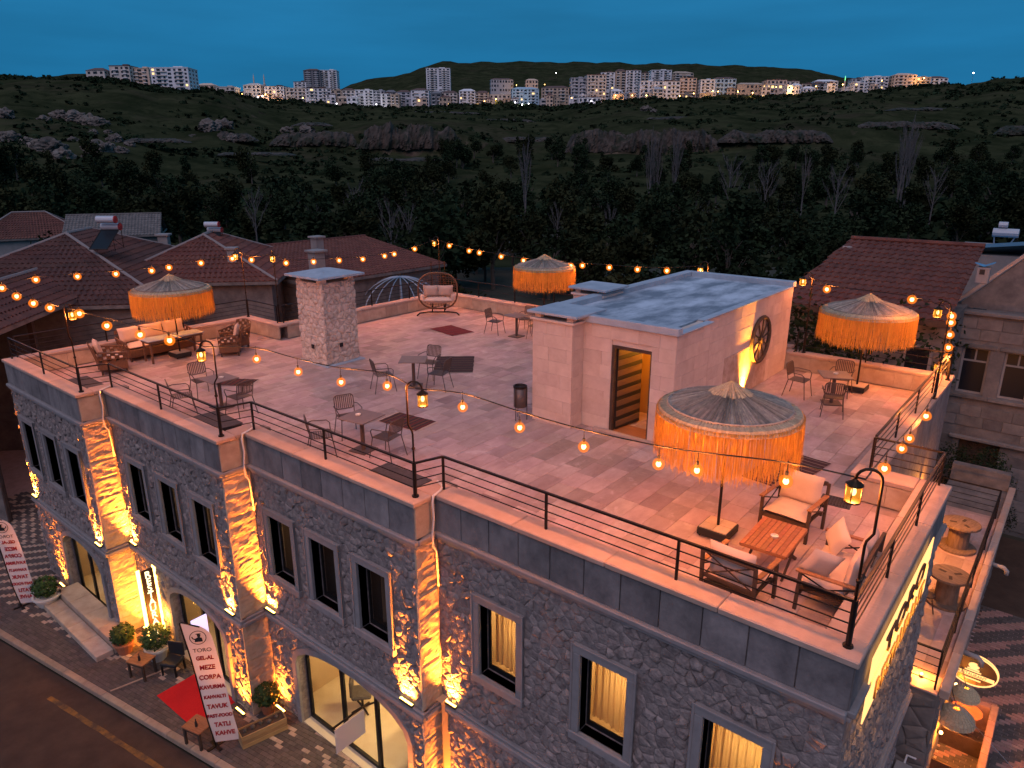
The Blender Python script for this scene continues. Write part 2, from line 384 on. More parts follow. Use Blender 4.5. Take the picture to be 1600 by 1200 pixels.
def stone(poly, f, h, rng, mb=None):
    """one rubble stone standing proud of its wall; f(u,v,t) puts it there"""
    m = mb or MB(); n = len(poly); cx = sum(a[0] for a in poly)/n; cyy = sum(a[1] for a in poly)/n; vs = []
    for k, t in ((1.05, -.15), (.84, .6), (.5, .95)):
        for p in poly:
            j = rng.uniform(-.03, .03); vs.append(f(cx+(p[0]-cx)*(k+j), cyy+(p[1]-cyy)*(k+j), h*t*rng.uniform(.8, 1.15)))
    vs.append(f(cx, cyy, h*rng.uniform(.85, 1.2)))
    fs = [(r*n+i, r*n+(i+1) % n, (r+1)*n+(i+1) % n, (r+1)*n+i) for r in (0, 1) for i in range(n)]+[(2*n+i, 2*n+(i+1) % n, 3*n) for i in range(n)]
    return m.add(vs, fs)
def wallgrid(mb, u0, u1, v0, v1, holes, f):
    """backing wall with rectangular holes; f(u,v,t) t in 0..1 through the thickness"""
    us = sorted({u0, u1, *[h[0] for h in holes], *[h[1] for h in holes]}); vs = sorted({v0, v1, *[h[2] for h in holes], *[h[3] for h in holes]})
    us = [u for u in us if u0 <= u <= u1]; vs = [v for v in vs if v0 <= v <= v1]
    for a, b in zip(us, us[1:]):
        for c, d in zip(vs, vs[1:]):
            mu, mv = (a+b)/2, (c+d)/2
            if any(h[0] < mu < h[1] and h[2] < mv < h[3] for h in holes): continue
            mb.prism([(a, c), (b, c), (b, d), (a, d)], f)
# ------------------------------------------------------------ the restaurant building
GZ, LED, STR, COPZ = -6.26, -3.82, -.26, .5
XS = [-23.3, -18.21, -12.9, -7.88, -1.235]; YS = [5.88, 6.49, 7.10, 7.575]
XR = XS[4]; YJ = 13.35; XR2 = -2.35; YB = 21.55; YB2 = 20.95; XL = -23.3; XL2 = -21.35; YL = 13.55
bld = thing('restaurant_building', 'two storey stone restaurant with stepped rubble front and flat roof terrace', 'building', (-12, 13, GZ))
rng = random.Random(3)
stones = []   # (area, poly, f, h)
def fy(Y): return lambda u, v, t: (u, Y-t, v)          # street front, out is -y
def fx(X): return lambda u, v, t: (X+t, u, v)          # right side, out is +x
WINS = {0: [-22.4, -20.81, -19.26], 1: [-17.1, -15.5, -13.95], 2: [-11.98, -10.55, -9.1], 3: [-6.5, -4.46, -2.5]}
WT, WB, WW = -1.08, -2.82, 1.08
ARCH = {0: (-21.4, -18.85, -4.62, -4.12), 1: (-16.3, -13.75, -4.62, -4.12), 2: (-11.87, -8.32, -4.62, -3.98)}
wallm = MB()
def archpts(a, n=14):
    x0, x1, sp, tp = a; c = (x0+x1)/2
    return [(c+(x1-x0)/2*math.cos(t), sp+(tp-sp)*math.sin(t)) for t in [PI*k/n for k in range(n+1)]]
for i in range(4):
    x0, x1, y = XS[i], XS[i+1], YS[i]
    up = [(c-WW/2, c+WW/2, WB, WT) for c in WINS[i]]
    inner = [(c-.40, c+.40, WB+.15, WT-.15) for c in WINS[i]]
    f = lambda u, v, t, y=y: (u, y+.02+t*.28, v)
    wallgrid(wallm, x0+.003, x1-.003, LED, .4, inner, f)
    lo = []
    if i in ARCH:
        a = ARCH[i]; lo = [(a[0], a[1], GZ, a[3])]
        pts = archpts(a)
        for p, q in zip(pts, pts[1:]): wallm.prism([(q[0], q[1]), (p[0], p[1]), (p[0], a[3]), (q[0], a[3])], f)
    wallgrid(wallm, x0+.003, x1-.003, GZ-.3, LED, lo, f)
    H = [[(h[0], h[2]), (h[1], h[2]), (h[1], h[3]), (h[0], h[3])] for h in up]
    for A, p in voronoi(x0+.01, x1-.01, LED+.13, STR-.05, .19, .145, H, rng): stones.append((A, p, fy(y+.022), rng.choice((.008, .014, .018, .024, .034, .048))))
    H = []
    if i in ARCH:
        a = ARCH[i]; b = (a[0]-.15, a[1]+.15, a[2], a[3]+.13)
        H = [[(b[0], GZ-.1), (b[1], GZ-.1)]+archpts(b, 8)]
    for A, p in voronoi(x0+.01, x1-.01, GZ, LED-.04, .19, .145, H, rng): stones.append((A, p, fy(y+.022), rng.choice((.008, .014, .018, .024, .034, .048))))
# right side rubble
fR = lambda u, v, t: (XR-.02-t*.28, u, v)
wallgrid(wallm, YS[3]+.303, YJ, GZ-.3, .4, [], fR)
for A, p in voronoi(YS[3]+.03, YJ-.02, LED+.1, STR-.55, .19, .145, [], rng): stones.append((A, p, fx(XR-.022), rng.choice((.008, .014, .018, .024, .034, .048))))
for A, p in voronoi(YS[3]+.03, YJ-.02, GZ, LED-.05, .19, .145, [], rng): stones.append((A, p, fx(XR-.022), rng.choice((.008, .014, .018, .024, .034, .048))))
# recess, back and left walls, ceilings
wallm.bx(XR2-.3, XR2, YJ+.003, YB2, GZ-.3, .4); wallm.bx(XR2, XR-.32, YJ-.3, YJ, GZ-.3, .4)
wallm.bx(-6.3, XR2-.31, YB2-.3, YB2+.0, GZ-.3, .4); wallm.bx(XL2, -6.3, YB-.3, YB, GZ-.3, .4); wallm.bx(-6.6, -6.3, YB2+.01, YB-.31, GZ-.3, .4)
wallm.bx(XL2, XL2+.3, YL, YB-.31, GZ-.3, .4); wallm.bx(XL, XL+.3, YS[0]+.31, YL-.31, GZ-.3, .4); wallm.bx(XL+.01, XL2, YL-.3, YL-.003, GZ-.3, .4)
for i in range(3): wallm.bx(XS[i+1]-.3, XS[i+1]-.04, YS[i]+.31, YS[i+1]+.6, GZ-.3, .4)
wall = obj('wall', wallm, 'mortar', bld, world=True)
stones.sort(key=lambda s: -s[0]*(1.6 if s[1][0][0] > -14 else 1))
rest = MB()
for k, (A, p, f, h) in enumerate(stones):
    if k < 290: obj('stone', stone(p, f, h, rng), 'rubble', wall, world=True)
    else: stone(p, f, h, rng, rest); rest.tint(rng.random())
obj('rubble_facing', rest, 'rubble', wall, world=True, stuff=True)
# stepped faces of carved blocks
for i in range(3):
    X, ya, yb = XS[i+1], YS[i], YS[i+1]
    for z0, z1 in ((GZ, LED-.06), (LED+.13, STR-.06)):
        pl = obj('pillar_face', MB().bx(X-.04, X+.004, ya-.004, yb+.015, z0, z1), 'ashlar_step', bld, world=True)
        n = round((z1-z0)/.46); hh = (z1-z0)/n
        for k in range(n):
            g = MB(); a0, b0 = ya-.004, yb+.002; c0, d0 = z0+k*hh+.002, z0+(k+1)*hh-.002; nu, nv = 9, 9; vv = []
            for p in range(nu+1):
                for q in range(nv+1):
                    y, z = a0+(b0-a0)*p/nu, c0+(d0-c0)*q/nv; ed = 0 if p in (0, nu) or q in (0, nv) else 1
                    vv.append((X+.006+ed*(.010+.020*noise.noise((y*5+z*4, z*9, k+i*7.3))+.010*noise.noise((y*16, z*16, k))), y, z))
            g.add(vv, [(p*(nv+1)+q, (p+1)*(nv+1)+q, (p+1)*(nv+1)+q+1, p*(nv+1)+q+1) for p in range(nu) for q in range(nv)])
            obj('carved_block', g, 'ashlar_step', pl, world=True)
# mouldings, parapet band, coping
def run(pts, prof_z0, prof_z1, proud, name, mat, ch=.015, depth=.12):
    for a, b in pts:
        m = MB()
        if abs(a[1]-b[1]) < 1e-6: m.bx(a[0], b[0], a[1]-proud, a[1]+depth, prof_z0, prof_z1, ch)
        else: m.bx(a[0]-depth, a[0]+proud, a[1], b[1], prof_z0, prof_z1, ch)
        obj(name, m, mat, bld, world=True)
segs = []
for i in range(4):
    segs.append(((XS[i], YS[i]), (XS[i+1]+(.06 if i < 3 else .0), YS[i])))
    if i < 3: segs.append(((XS[i+1], YS[i]+.002), (XS[i+1], YS[i+1]-.08)))
segs.append(((XR, YS[3]+.002), (XR, YJ)))
run(segs, LED-.06, LED+.05, .085, 'ledge', 'trim'); run(segs, LED+.053, LED+.12, .05, 'ledge_moulding', 'trim')
run(segs, STR-.11, STR-.04, .045, 'string_moulding', 'trim'); run(segs, STR-.037, STR+.05, .085, 'string_course', 'trim')
for i in range(4):
    n = round((XS[i+1]-XS[i])/.62); d = (XS[i+1]-XS[i])/n
    for k in range(n):
        o_ = rng.uniform(0, .006)
        obj('parapet_slab', MB().bx(XS[i]+k*d+.008, XS[i]+(k+1)*d-.008, YS[i]-.012-o_, YS[i]+.05, STR+.055, .395, ch=.006), 'band', bld, world=True)
for i in range(3):
    obj('parapet_slab', MB().bx(XS[i+1]-.03, XS[i+1]+.012, YS[i]+.002, YS[i+1]-.014, STR+.055, .395, ch=.006), 'ashlar', bld, world=True)
n = 9; d = (YJ-YS[3])/n
for k in range(n):
    obj('parapet_slab', MB().bx(XR-.05, XR+.012+rng.uniform(0, .005), YS[3]+k*d+.006, YS[3]+(k+1)*d-.006, STR+.055, .395, ch=.006), 'band', bld, world=True)
n = 11; d = (YB2-YJ)/n
for k in range(n):
    obj('parapet_slab', MB().bx(XR2-.05, XR2+.012, YJ+k*d+.006, YJ+(k+1)*d-.006, -.6, .395, ch=.006), 'band', bld, world=True)
CW = .36
def cop(x0, x1, y0, y1, along, step=1.55, z1=COPZ, th=.09):
    L = (x1-x0) if along == 'x' else (y1-y0); n = max(1, round(L/step)); d = L/n
    for k in range(n):
        j = rng.uniform(-.003, .003)
        m = MB()
        if along == 'x': m.bx(x0+k*d+.003, x0+(k+1)*d-.003, y0, y1, z1-th, z1+j, .014)
        else: m.bx(x0, x1, y0+k*d+.003, y0+(k+1)*d-.003, z1-th, z1+j, .014)
        obj('coping_slab', m, 'coping', bld, world=True)
for i in range(4):
    x1 = XS[i+1] + (.06 if i < 3 else .05)
    cop(XS[i]+(.066 if i else 0), x1, YS[i]-.065, YS[i]+CW, 'x')
    if i < 3: cop(XS[i+1]-CW, XS[i+1]+.06, YS[i]+CW+.003, YS[i+1]+CW, 'y')
cop(XR-CW-.08, XR+.05, YS[3]+CW+.003, YJ, 'y'); cop(XR2-CW, XR-CW-.083, YJ-.5, YJ, 'x'); cop(XR2-CW, XR2+.06, YJ+.003, YB2, 'y', 1.3)
cop(-6.6, XR2-CW-.003, YB2-CW, YB2+.05, 'x'); cop(XL2+CW, -6.606, YB-CW, YB+.05, 'x'); cop(XL2-.05, XL2+CW-.003, YL+.003, YB+.05, 'y')
cop(XL-.05, XL+CW, YS[0]+CW+.003, YL-.36, 'y'); cop(XL-.05, XL2+CW-.003, YL-.357, YL, 'x')
# inner faces of the parapet, block by block
def inner(x0, x1, y0, y1, along, mat='ashlar', z0=.0, z1=.405):
    L = (x1-x0) if along == 'x' else (y1-y0); n = max(1, round(L/.62)); p = [0]
    for k in range(n): p.append(p[-1]+rng.uniform(.7, 1.3))
    p = [q/p[-1]*L for q in p]
    for a, b in zip(p, p[1:]):
        j = rng.uniform(0, .006); m = MB()
        if along == 'x': m.bx(x0+a+.002, x0+b-.002, y0-j, y1, z0, z1, .006)
        else: m.bx(x0, x1+j, y0+a+.002, y0+b-.002, z0, z1, .006)
        obj('parapet_block', m, mat, bld, world=True)
inner(-6.6, XR2-.33, YB2-.345, YB2-.3, 'x'); inner(XL2+.3, -6.6, YB-.345, YB-.3, 'x'); inner(XL2+.3, XL2+.345, YL, YB-.35, 'y')
inner(XL+.3, XL+.345, YS[0]+.35, YL-.35, 'y'); inner(XL+.345, XL2+.345, YL-.345, YL-.3, 'x')
inner(XR2-CW+.02, XR-CW-.1, YJ-.48, YJ-.43, 'x', z1=.40)
inner(XR2-.345, XR2-.3, YJ, YB2-.35, 'y')
# roof slab and paving
slabm = MB()
def inroof(x, y):
    if y > YB-.3 or x < XL+.3 or x > XR-.3: return False
    if x > -6.4 and y > YB2-.33: return False
    if x > XR2-.35 and y > YJ-.45: return False
    if x < XL2+.33 and y > YL-.33: return False
    for i in range(4):
        if XS[i] <= x <= XS[i+1] and y < YS[i]+.32: return False
    return True
for i in range(4): slabm.bx(XS[i], XS[i+1], YS[i]+.28, YL-.3 if i == 0 else YJ-.2 if i == 3 else YB-.2, -.30-.002*i, -.022-.001*i)
slabm.bx(XS[3], XR2-.1, YJ-.2, YB2-.2, -.3, -.0245)
slabm.bx(XL2+.02, XS[1], YL-.3, YB-.2, -.3, -.0225)
roof = obj('roof_terrace', slabm, 'grout', bld, world=True)
TW, TL = .405, .61
tm = MB().box((0, 0, 0), (TW-.006, TL-.006, .018), ch=.003).mesh('tile'); tm.materials.append(MATS['travertine'])
cand = []
x = XL
while x < XR:
    y = 5.5+rng.uniform(0, TL)
    while y < YB:
        c = (x+TW/2, y+TL/2)
        if inroof(c[0]+TW/2-.02, c[1]) and inroof(c[0]-TW/2+.02, c[1]) and inroof(c[0], c[1]-TL/2+.02) and inroof(c[0], c[1]+TL/2-.02): cand.append(c)
        y += TL
    x += TW
cand.sort(key=lambda c: c[0]**2+c[1]**2)
far = MB()
for k, c in enumerate(cand):
    z = -.011+rng.uniform(-.0018, .0018)
    if k < 298: obj('tile', tm, None, roof, world=True, loc=(c[0], c[1], z))
    else: far.box((c[0], c[1], z), (TW-.006, TL-.006, .018)); far.tint(rng.random())
obj('paving', far, 'travertine', roof, world=True, stuff=True)
# ------------------------------------------------------------ windows of the upper floor
def curtain(w, h, n=26, gap=0.):
    m = MB(); vs = []
    for k in range(n+1):
        u = -w/2+w*k/n; d = .03*math.sin(k*2.1)+.012*math.sin(k*5.3); vs += [(u, d, 0), (u+.01*math.sin(k), d*.8, h)]
    m.add(vs, [(2*k, 2*k+2, 2*k+3, 2*k+1) for k in range(n)]); return m
cw = curtain(.5, 1.40).mesh('curtain', True); cw2 = curtain(.34, 1.40, 18).mesh('curtain', True)
for i in range(4):
    y = YS[i]
    for q, c in enumerate(WINS[i]):
        wz0, wz1 = WB+.15, WT-.15
        wi = obj('window', MB().bx(c-.41, c+.41, y+.215, y+.245, wz0-.01, wz0+.09).bx(c-.41, c+.41, y+.215, y+.245, wz1-.05, wz1+.01).bx(c-.41, c-.35, y+.216, y+.244, wz0+.09, wz1-.05).bx(c+.35, c+.41, y+.216, y+.244, wz0+.09, wz1-.05), 'alum', bld, world=True)
        obj('pane', MB().bx(c-.35, c+.35, y+.228, y+.234, wz0+.09, wz1-.05), 'glass', wi, world=True)
        fr = MB()
        for a in ((c-WW/2, c-.40, WB, WT), (c+.40, c+WW/2, WB, WT)): fr.bx(a[0], a[1], y-.045, y+.20, a[2]+.152, a[3]-.152, .012)
        fr.bx(c-WW/2, c+WW/2, y-.05, y+.20, WT-.15, WT, .012); fr.bx(c-WW/2-.02, c+WW/2+.02, y-.07, y+.20, WB, WB+.15, .012)
        obj('window_surround', fr, 'trim', wi, world=True)
        s2 = MB()
        for a in (c-WW/2-.02, c+WW/2-.02): s2.bx(a, a+.04, y-.062, y-.046, WB+.152, WT+.018, .006)
        s2.bx(c-WW/2+.022, c+WW/2-.022, y-.066, y-.051, WT-.02, WT+.02, .006)
        obj('window_moulding', s2, 'trim', wi, world=True)
        lit = i == 3; half = lit or (i == 2 and q == 0) or (i == 1)
        rm = MB(); x0, x1, y0, y1, z0, z1 = c-.62, c+.62, y+.302, y+1.6, wz0-.25, wz1+.2
        rm.quad((x0, y1, z0), (x1, y1, z0), (x1, y1, z1), (x0, y1, z1)).quad((x0, y0, z0), (x1, y0, z0), (x1, y1, z0), (x0, y1, z0)).quad((x0, y0, z1), (x0, y1, z1), (x1, y1, z1), (x1, y0, z1)).quad((x0, y0, z0), (x0, y1, z0), (x0, y1, z1), (x0, y0, z1)).quad((x1, y0, z0), (x1, y0, z1), (x1, y1, z1), (x1, y1, z0))
        obj('room', rm, 'room' if lit else 'room_dim', wi, world=True)
        if lit:
            obj('curtain', cw, 'curtain', wi, world=True, loc=(c+.16, y+.40, wz0)); obj('curtain', cw2, 'curtain', wi, world=True, loc=(c-.26, y+.44, wz0))
            light('POINT', 'room_lamp', 60, (1, .66, .28), .12, parent=wi, loc=(c+.1, y+1.05, wz1-.45))
        elif half:
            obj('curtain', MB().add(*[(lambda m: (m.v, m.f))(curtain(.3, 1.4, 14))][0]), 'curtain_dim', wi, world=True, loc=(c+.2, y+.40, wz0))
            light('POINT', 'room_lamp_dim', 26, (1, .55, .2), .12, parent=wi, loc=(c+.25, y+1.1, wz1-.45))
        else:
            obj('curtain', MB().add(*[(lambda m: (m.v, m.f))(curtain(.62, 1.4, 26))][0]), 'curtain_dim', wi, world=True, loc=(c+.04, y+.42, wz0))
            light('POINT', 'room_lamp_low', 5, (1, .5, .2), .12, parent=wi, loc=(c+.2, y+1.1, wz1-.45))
# ------------------------------------------------------------ ground floor arches and the rooms behind them
def arch_front(i, posts, transom=None):
    a = ARCH[i]; y = YS[i]; x0, x1, sp, tp = a
    m = MB(); pts = archpts(a, 18)
    for xx in posts:
        top = sp+(tp-sp)*math.sqrt(max(0, 1-((xx-(x0+x1)/2)/((x1-x0)/2))**2)); m.bx(xx-.05, xx+.05, y+.20, y+.26, GZ+.06, top-.02)
    m.bx(x0, x1, y+.20, y+.26, GZ, GZ+.10); m.tube([(p[0]*.985+.015*(x0+x1)/2, y+.23, p[1]-.03) for p in pts], .035, 6)
    m.bx(x0+.0, x0+.07, y+.2, y+.26, GZ+.1, sp); m.bx(x1-.07, x1, y+.2, y+.26, GZ+.1, sp)
    gl = obj('shopfront', m, 'alum', bld, world=True)
    obj('pane', MB().prism([(x0+.05, GZ+.1), (x1-.05, GZ+.1)]+[(p[0], p[1]-.03) for p in pts], lambda u, v, t: (u, y+.226+.006*t, v)), 'glass', gl, world=True)
    # stone surround
    b = (x0-.15, x1+.15, sp, tp+.14); po = archpts(b, 9); pi_ = archpts(a, 9)
    for k in range(9):
        obj('arch_block', MB().prism([pi_[k+1], pi_[k], po[k], po[k+1]], lambda u, v, t: (u, y-.05+.25*t, v)), 'trim', gl, world=True)
    for xx in (x0-.15, x1): 
        for k in range(4): obj('jamb_block', MB().bx(xx+.001, xx+.149, y-.05, y+.2, GZ+(sp-GZ)*k/4+.002, GZ+(sp-GZ)*(k+1)/4-.002, .008), 'trim', gl, world=True)
    rm = MB(); X0, X1, y0, y1, z0, z1 = x0-.6, x1+.6, y+.302, y+4.6, GZ-.001, LED+.2
    rm.quad((X0, y1, z0), (X1, y1, z0), (X1, y1, z1), (X0, y1, z1)).quad((X0, y0, z1), (X0, y1, z1), (X1, y1, z1), (X1, y0, z1)).quad((X0, y0, z0), (X0, y1, z0), (X0, y1, z1), (X0, y0, z1)).quad((X1, y0, z0), (X1, y0, z1), (X1, y1, z1), (X1, y1, z0))
    obj('dining_room', rm, 'room', gl, world=True)
    obj('dining_floor', MB().bx(X0, X1, y0-.3, y1, GZ-.05, GZ+.02), 'floor_in', gl, world=True)
    for k in range(2): light('POINT', 'dining_lamp%d' % (i == 2), 190 if i == 2 else 60, (1, .68, .30), .15, parent=gl, loc=(x0+(x1-x0)*(.3+.45*k), y+1.7, LED-.25))
    return gl
gl0 = arch_front(0, [-20.3, -19.55]); gl1 = arch_front(1, [-15.2, -14.6]); gl2 = arch_front(2, [-10.6, -9.5])
# ------------------------------------------------------------ wall washers on the ledge and at the foot of the steps
def washer(x, y, z, side, label, key, e):
    t = thing('wall_washer', label, 'light', (x, y, z), group='wall washer lamps')
    if side == 'y': dims = (.34, .06, .05)
    else: dims = (.06, .34, .05)
    obj('housing', MB().box((0, 0, .025), dims, ch=.006), 'iron', t)
    obj('lens', MB().box((0, 0, .052), (dims[0]-.015, dims[1]-.015, .008)), 'led', t)
    light('AREA', key+side, e, (1, .235, .022), dims[0], dims[1], parent=t, loc=(0, 0, .075), aim=(0, .03, 1) if side == 'y' else (-.03, .001, 1), world=False, spread=R(70))
WU, WG = 230, 130
nm = ['in the corner beside the banner pillar', 'under the carved pillar over the entrance', 'beside the arched dining window']
for i in range(3):
    X = XS[i+1]
    washer(X-.40, YS[i]-.045, LED+.12, 'y', 'lit ledge washer just left of the carved pillar '+['by the corner window', 'over the entrance', 'over the arched window'][i], 'wash_up', WU)
    washer(X+.24, YS[i+1]-.05, LED+.12, 'y', 'lit ledge washer in the inner corner of the carved pillar '+['by the corner window', 'over the entrance', 'over the arched window'][i], 'wash_up', WU)
    washer(X-.34, YS[i]-.14, GZ, 'y', 'lit ground washer left of the pillar '+['with the backlit sign', 'behind the wooden planter', 'past the arched window'][i], 'wash_gr', WG)
    washer(X+.30, YS[i+1]-.12, GZ, 'y', 'lit ground washer right of the pillar '+['with the backlit sign', 'behind the wooden planter', 'past the arched window'][i], 'wash_gr', WG)
washer(XS[0]+.25, YS[0]-.05, LED+.12, 'y', 'lit wall washer on the ledge at the far end of the front', 'wash_up', WU)
washer(-22.0, YS[0]-.12, GZ, 'y', 'lit ground washer beside the far arched window', 'wash_gr', WG)
washer(-2.0, YS[3]-.05, LED+.12, 'y', 'lit wall washer on the ledge by the corner stone', 'wash_lo', 60)
# pale conduits looped over the coping at each step
for i in range(3):
    X = XS[i+1]+.09; y = YS[i+1]-.06
    pts = [(X-.28, y+.32, .55), (X-.10, y+.26, .53), (X-.01, y+.12, .53), (X+.0, y-.06, .50), (X+.01, y-.09, .40), (X, y-.065, .1), (X, y-.11, -.20), (X, y-.10, -.42), (X-.01, y-.02, -.55), (X-.01, y+.0, -1.25)]
    tag(obj('conduit', MB().tube(pts, .021, 6), 'white_pipe', smooth=True), 'pale cable conduit looped over the coping at the pillar '+['by the corner window', 'over the entrance', 'over the arched window'][i], 'conduit', 'conduits over the coping')
# ------------------------------------------------------------ signs on the walls
SX, SYc = -17.05, 6.27
mR = Matrix.Rotation(PI/2, 4, 'Z') @ Matrix.Rotation(PI/2, 4, 'X')
t = thing('restaurant_sign', 'tall backlit vertical RESTAURANT blade sign box beside the entrance', 'sign', (SX, SYc, GZ))
obj('sign_box', MB().bx(SX+.05, SX+.10, SYc-.15, SYc+.15, GZ+.35, LED-.14, .008), 'sign_face', t, world=True)
for s_ in (-1, 1): obj('light_strip', MB().bx(SX+.03, SX+.045, SYc+s_*.195-.042, SYc+s_*.195+.042, GZ+.30, LED-.10), 'led', t, world=True)
light('AREA', 'sign_wash', 130, (1, .33, .04), .5, 1.9, parent=t, loc=(SX+.045, SYc, (GZ+LED)/2+.1), aim=(-1, 0, .02), spread=R(178))
light('POINT', 'sign_spill', 90, (1, .36, .04), .1, parent=t, loc=(SX+.35, SYc+.1, GZ+1.0))
for k, chh in enumerate('RESTAURANT'):
    text('letter', chh, .25, 'letter', t, Matrix.Translation((SX+.106, SYc, LED-.28-k*.195)) @ mR, .004, .95, .006)
t = thing('facade_sign', 'long glowing yellow letter sign along the top of the side wall', 'sign', (XR, 10, STR))
obj('sign_back', MB().bx(XR+.06, XR+.075, 8.2, 11.9, -.80, .16), 'led_sign', t, world=True)
for k, (z, body) in enumerate(((-.08, 'TORO'), (-.56, 'RESTAURANT'))):
    text('lettering', body, .46 if k == 0 else .40, 'sign_face', t, Matrix.Translation((XR+.095, 10.05, z)) @ mR, .012, 1.9 if k == 0 else 1.2, .0)
light('AREA', 'side_sign', 120, (1, .44, .05), 3.4, .5, parent=t, loc=(XR+.16, 10, -.4), aim=(-1, 0, -.25), spread=R(170))
# ------------------------------------------------------------ stair hut
HX0, HX1, HY0, HY1, HZ = -9.75, -6.28, 12.95, 20.5, 2.42
hut = thing('stair_hut', 'pale cut stone stair hut with flat slab roof and open striped door', 'hut', ((HX0+HX1)/2, 16, 0))
DX0, DX1, DZ = -7.80, -6.83, 2.0
core = MB(); wallgrid(core, HX0+.02, HX1-.02, 0, HZ, [(DX0, DX1, 0, DZ)], lambda u, v, t: (u, HY0+.03+.25*t, v))
JY, XQ = 14.55, -6.50     # the right face steps back here
core.bx(HX1-.3, HX1-.02, HY0+.281, JY, 0, HZ); core.bx(XQ-.3, XQ-.02, JY+.001, HY1-.02, 0, HZ); core.bx(HX0+.02, HX0+.3, HY0+.281, HY1-.3, 0, HZ); core.bx(HX0+.02, XQ-.301, HY1-.299, HY1-.02, 0, HZ)
core.bx(HX0+.301, XQ-.31, HY0+.281, HY1-.3, HZ-.35, HZ-.16)
hw = obj('hut_wall', core, 'hut_stone', hut, world=True)
def blocks(u0, u1, z0, z1, put, mat, course=.315, holes=(), parent=hw, w_=.62):
    n = round((z1-z0)/course); hh = (z1-z0)/n
    for k in range(n):
        za, zb = z0+k*hh, z0+(k+1)*hh; u = u0-rng.uniform(0, w_*.7)
        while u < u1-.01:
            L = w_*rng.uniform(.75, 1.25); a, b = max(u, u0), min(u+L, u1); u += L
            if u1-u < .12: b = u1; u = u1
            if b-a < .03: continue
            parts = [(a, b)]
            for h in holes:
                if zb > h[2]+.02 and za < h[3]-.02:
                    parts = [q for p in parts for q in ((p[0], min(p[1], h[0])), (max(p[0], h[1]), p[1])) if q[1]-q[0] > .02]
            for p in parts:
                o_ = rng.uniform(0, .004); obj('block', put(p[0]+.0012, p[1]-.0012, za+.0012, zb-.0012, o_), mat, parent, world=True)
blocks(HX0+.2, HX1, 0, HZ, lambda a, b, c, d, o: MB().bx(a, b, HY0-o, HY0+.03, c, d, .004), 'hut_stone', holes=[(DX0, DX1, 0, DZ)])
blocks(HY0+.032, JY, 0, HZ, lambda a, b, c, d, o: MB().bx(HX1-.03, HX1+o, a, b, c, d, .004), 'hut_stone')
blocks(JY+.01, HY1, 0, HZ, lambda a, b, c, d, o: MB().bx(XQ-.03, XQ+o, a, b, c, d, .004), 'hut_stone', holes=[(16.0, 18.9, 0, 1.25)])
obj('rendered_panel', MB().bx(XQ-.03, XQ+.002, 16.0, 18.9, .02, 1.25, .004), 'hut_patch', hw, world=True)
obj('step_block', MB().bx(XQ-.03, HX1, JY-.001, JY+.008, 0, HZ), 'hut_patch', hw, world=True)
# parapet lip and roof of the hut
for q in ((HX0-.02, HX1+.05, HY0-.05, HY0+.14), (HX0-.05, HX0+.22, HY0+.143, HY1+.05), (HX0+.223, XQ+.05, HY1-.2, HY1+.05), (HX1-.13, HX1+.05, HY0+.143, JY+.06), (XQ-.13, XQ+.05, JY+.063, HY1-.203)):
    hi = .16 if q[0] < HX0 or q[2] > HY1-.3 else .035
    obj('roof_lip', MB().bx(*q, HZ, HZ+hi, .01), 'slab', hut, world=True)
obj('hut_roof', MB().bx(HX0+.22, XQ-.13, HY0+.14, HY1-.2, HZ-.1, HZ+.02), 'slab_patchy', hut, world=True)
# door frame, open striped door, lit stair inside
for q in ((DX0-.003, DX0+.07, HY0+.02, HY0+.12, 0, DZ), (DX1-.035, DX1+.003, HY0+.02, HY0+.12, 0, DZ), (DX0+.07, DX1-.035, HY0+.02, HY0+.12, DZ-.07, DZ+.003)):
    obj('door_frame', MB().bx(*q), 'dark_wood', hut, world=True)
M('door_dark', (.022, .020, .019), rough=.45); M('door_slat', (.12, .072, .045), (.15, .09, .055), scale=6, rough=.5, stretch=(1, 1, 8))
dd = Vector((DX0+.08, HY0+.13, 0)); ang = R(80); dv = Vector((math.cos(ang)*.85, math.sin(ang)*.85, 0))
door = obj('door', MB().beam(dd+Vector((0, 0, .99)), dd+dv*.98+Vector((0, 0, .99)), .045, 1.90), 'door_dark', hut, world=True)
nrm = Vector((dv.y, -dv.x, 0)).normalized()*.03
for k in range(8):
    z = .16+k*.235; obj('door_slat', MB().beam(dd+nrm+Vector((0, 0, z)), dd+nrm+dv*.96+Vector((0, 0, z+.03)), .012, .13), 'door_slat', door, world=True)
M('hut_inside', (.55, .33, .10), rough=.9)
ins = MB(); ins.quad((DX0-.3, HY0+1.6, -.4), (DX1+.3, HY0+1.6, -.4), (DX1+.3, HY0+1.6, 2.1), (DX0-.3, HY0+1.6, 2.1)).quad((DX1+.15, HY0+.29, -.4), (DX1+.15, HY0+1.6, -.4), (DX1+.15, HY0+1.6, 2.1), (DX1+.15, HY0+.29, 2.1)).quad((DX0-.3, HY0+.29, 2.1), (DX1+.3, HY0+.29, 2.1), (DX1+.3, HY0+1.6, 2.1), (DX0-.3, HY0+1.6, 2.1)).quad((DX0-.3, HY0+.29, -.4), (DX0-.3, HY0+1.6, -.4), (DX0-.3, HY0+1.6, 2.1), (DX0-.3, HY0+.29, 2.1))
obj('stair_wall', ins, 'hut_inside', hut, world=True)
obj('handrail', MB().tube([(DX1+.05, HY0+.4, .25), (DX1+.05, HY0+1.5, -.05)], .015).tube([(DX1+.05, HY0+.4, .6), (DX1+.05, HY0+1.5, .3)], .015).tube([(DX1+.05, HY0+.4, .95), (DX1+.05, HY0+1.5, .65)], .015).tube([(DX1+.05, HY0+.45, -.2), (DX1+.05, HY0+.45, 1.3)], .018), 'iron', hut, world=True)
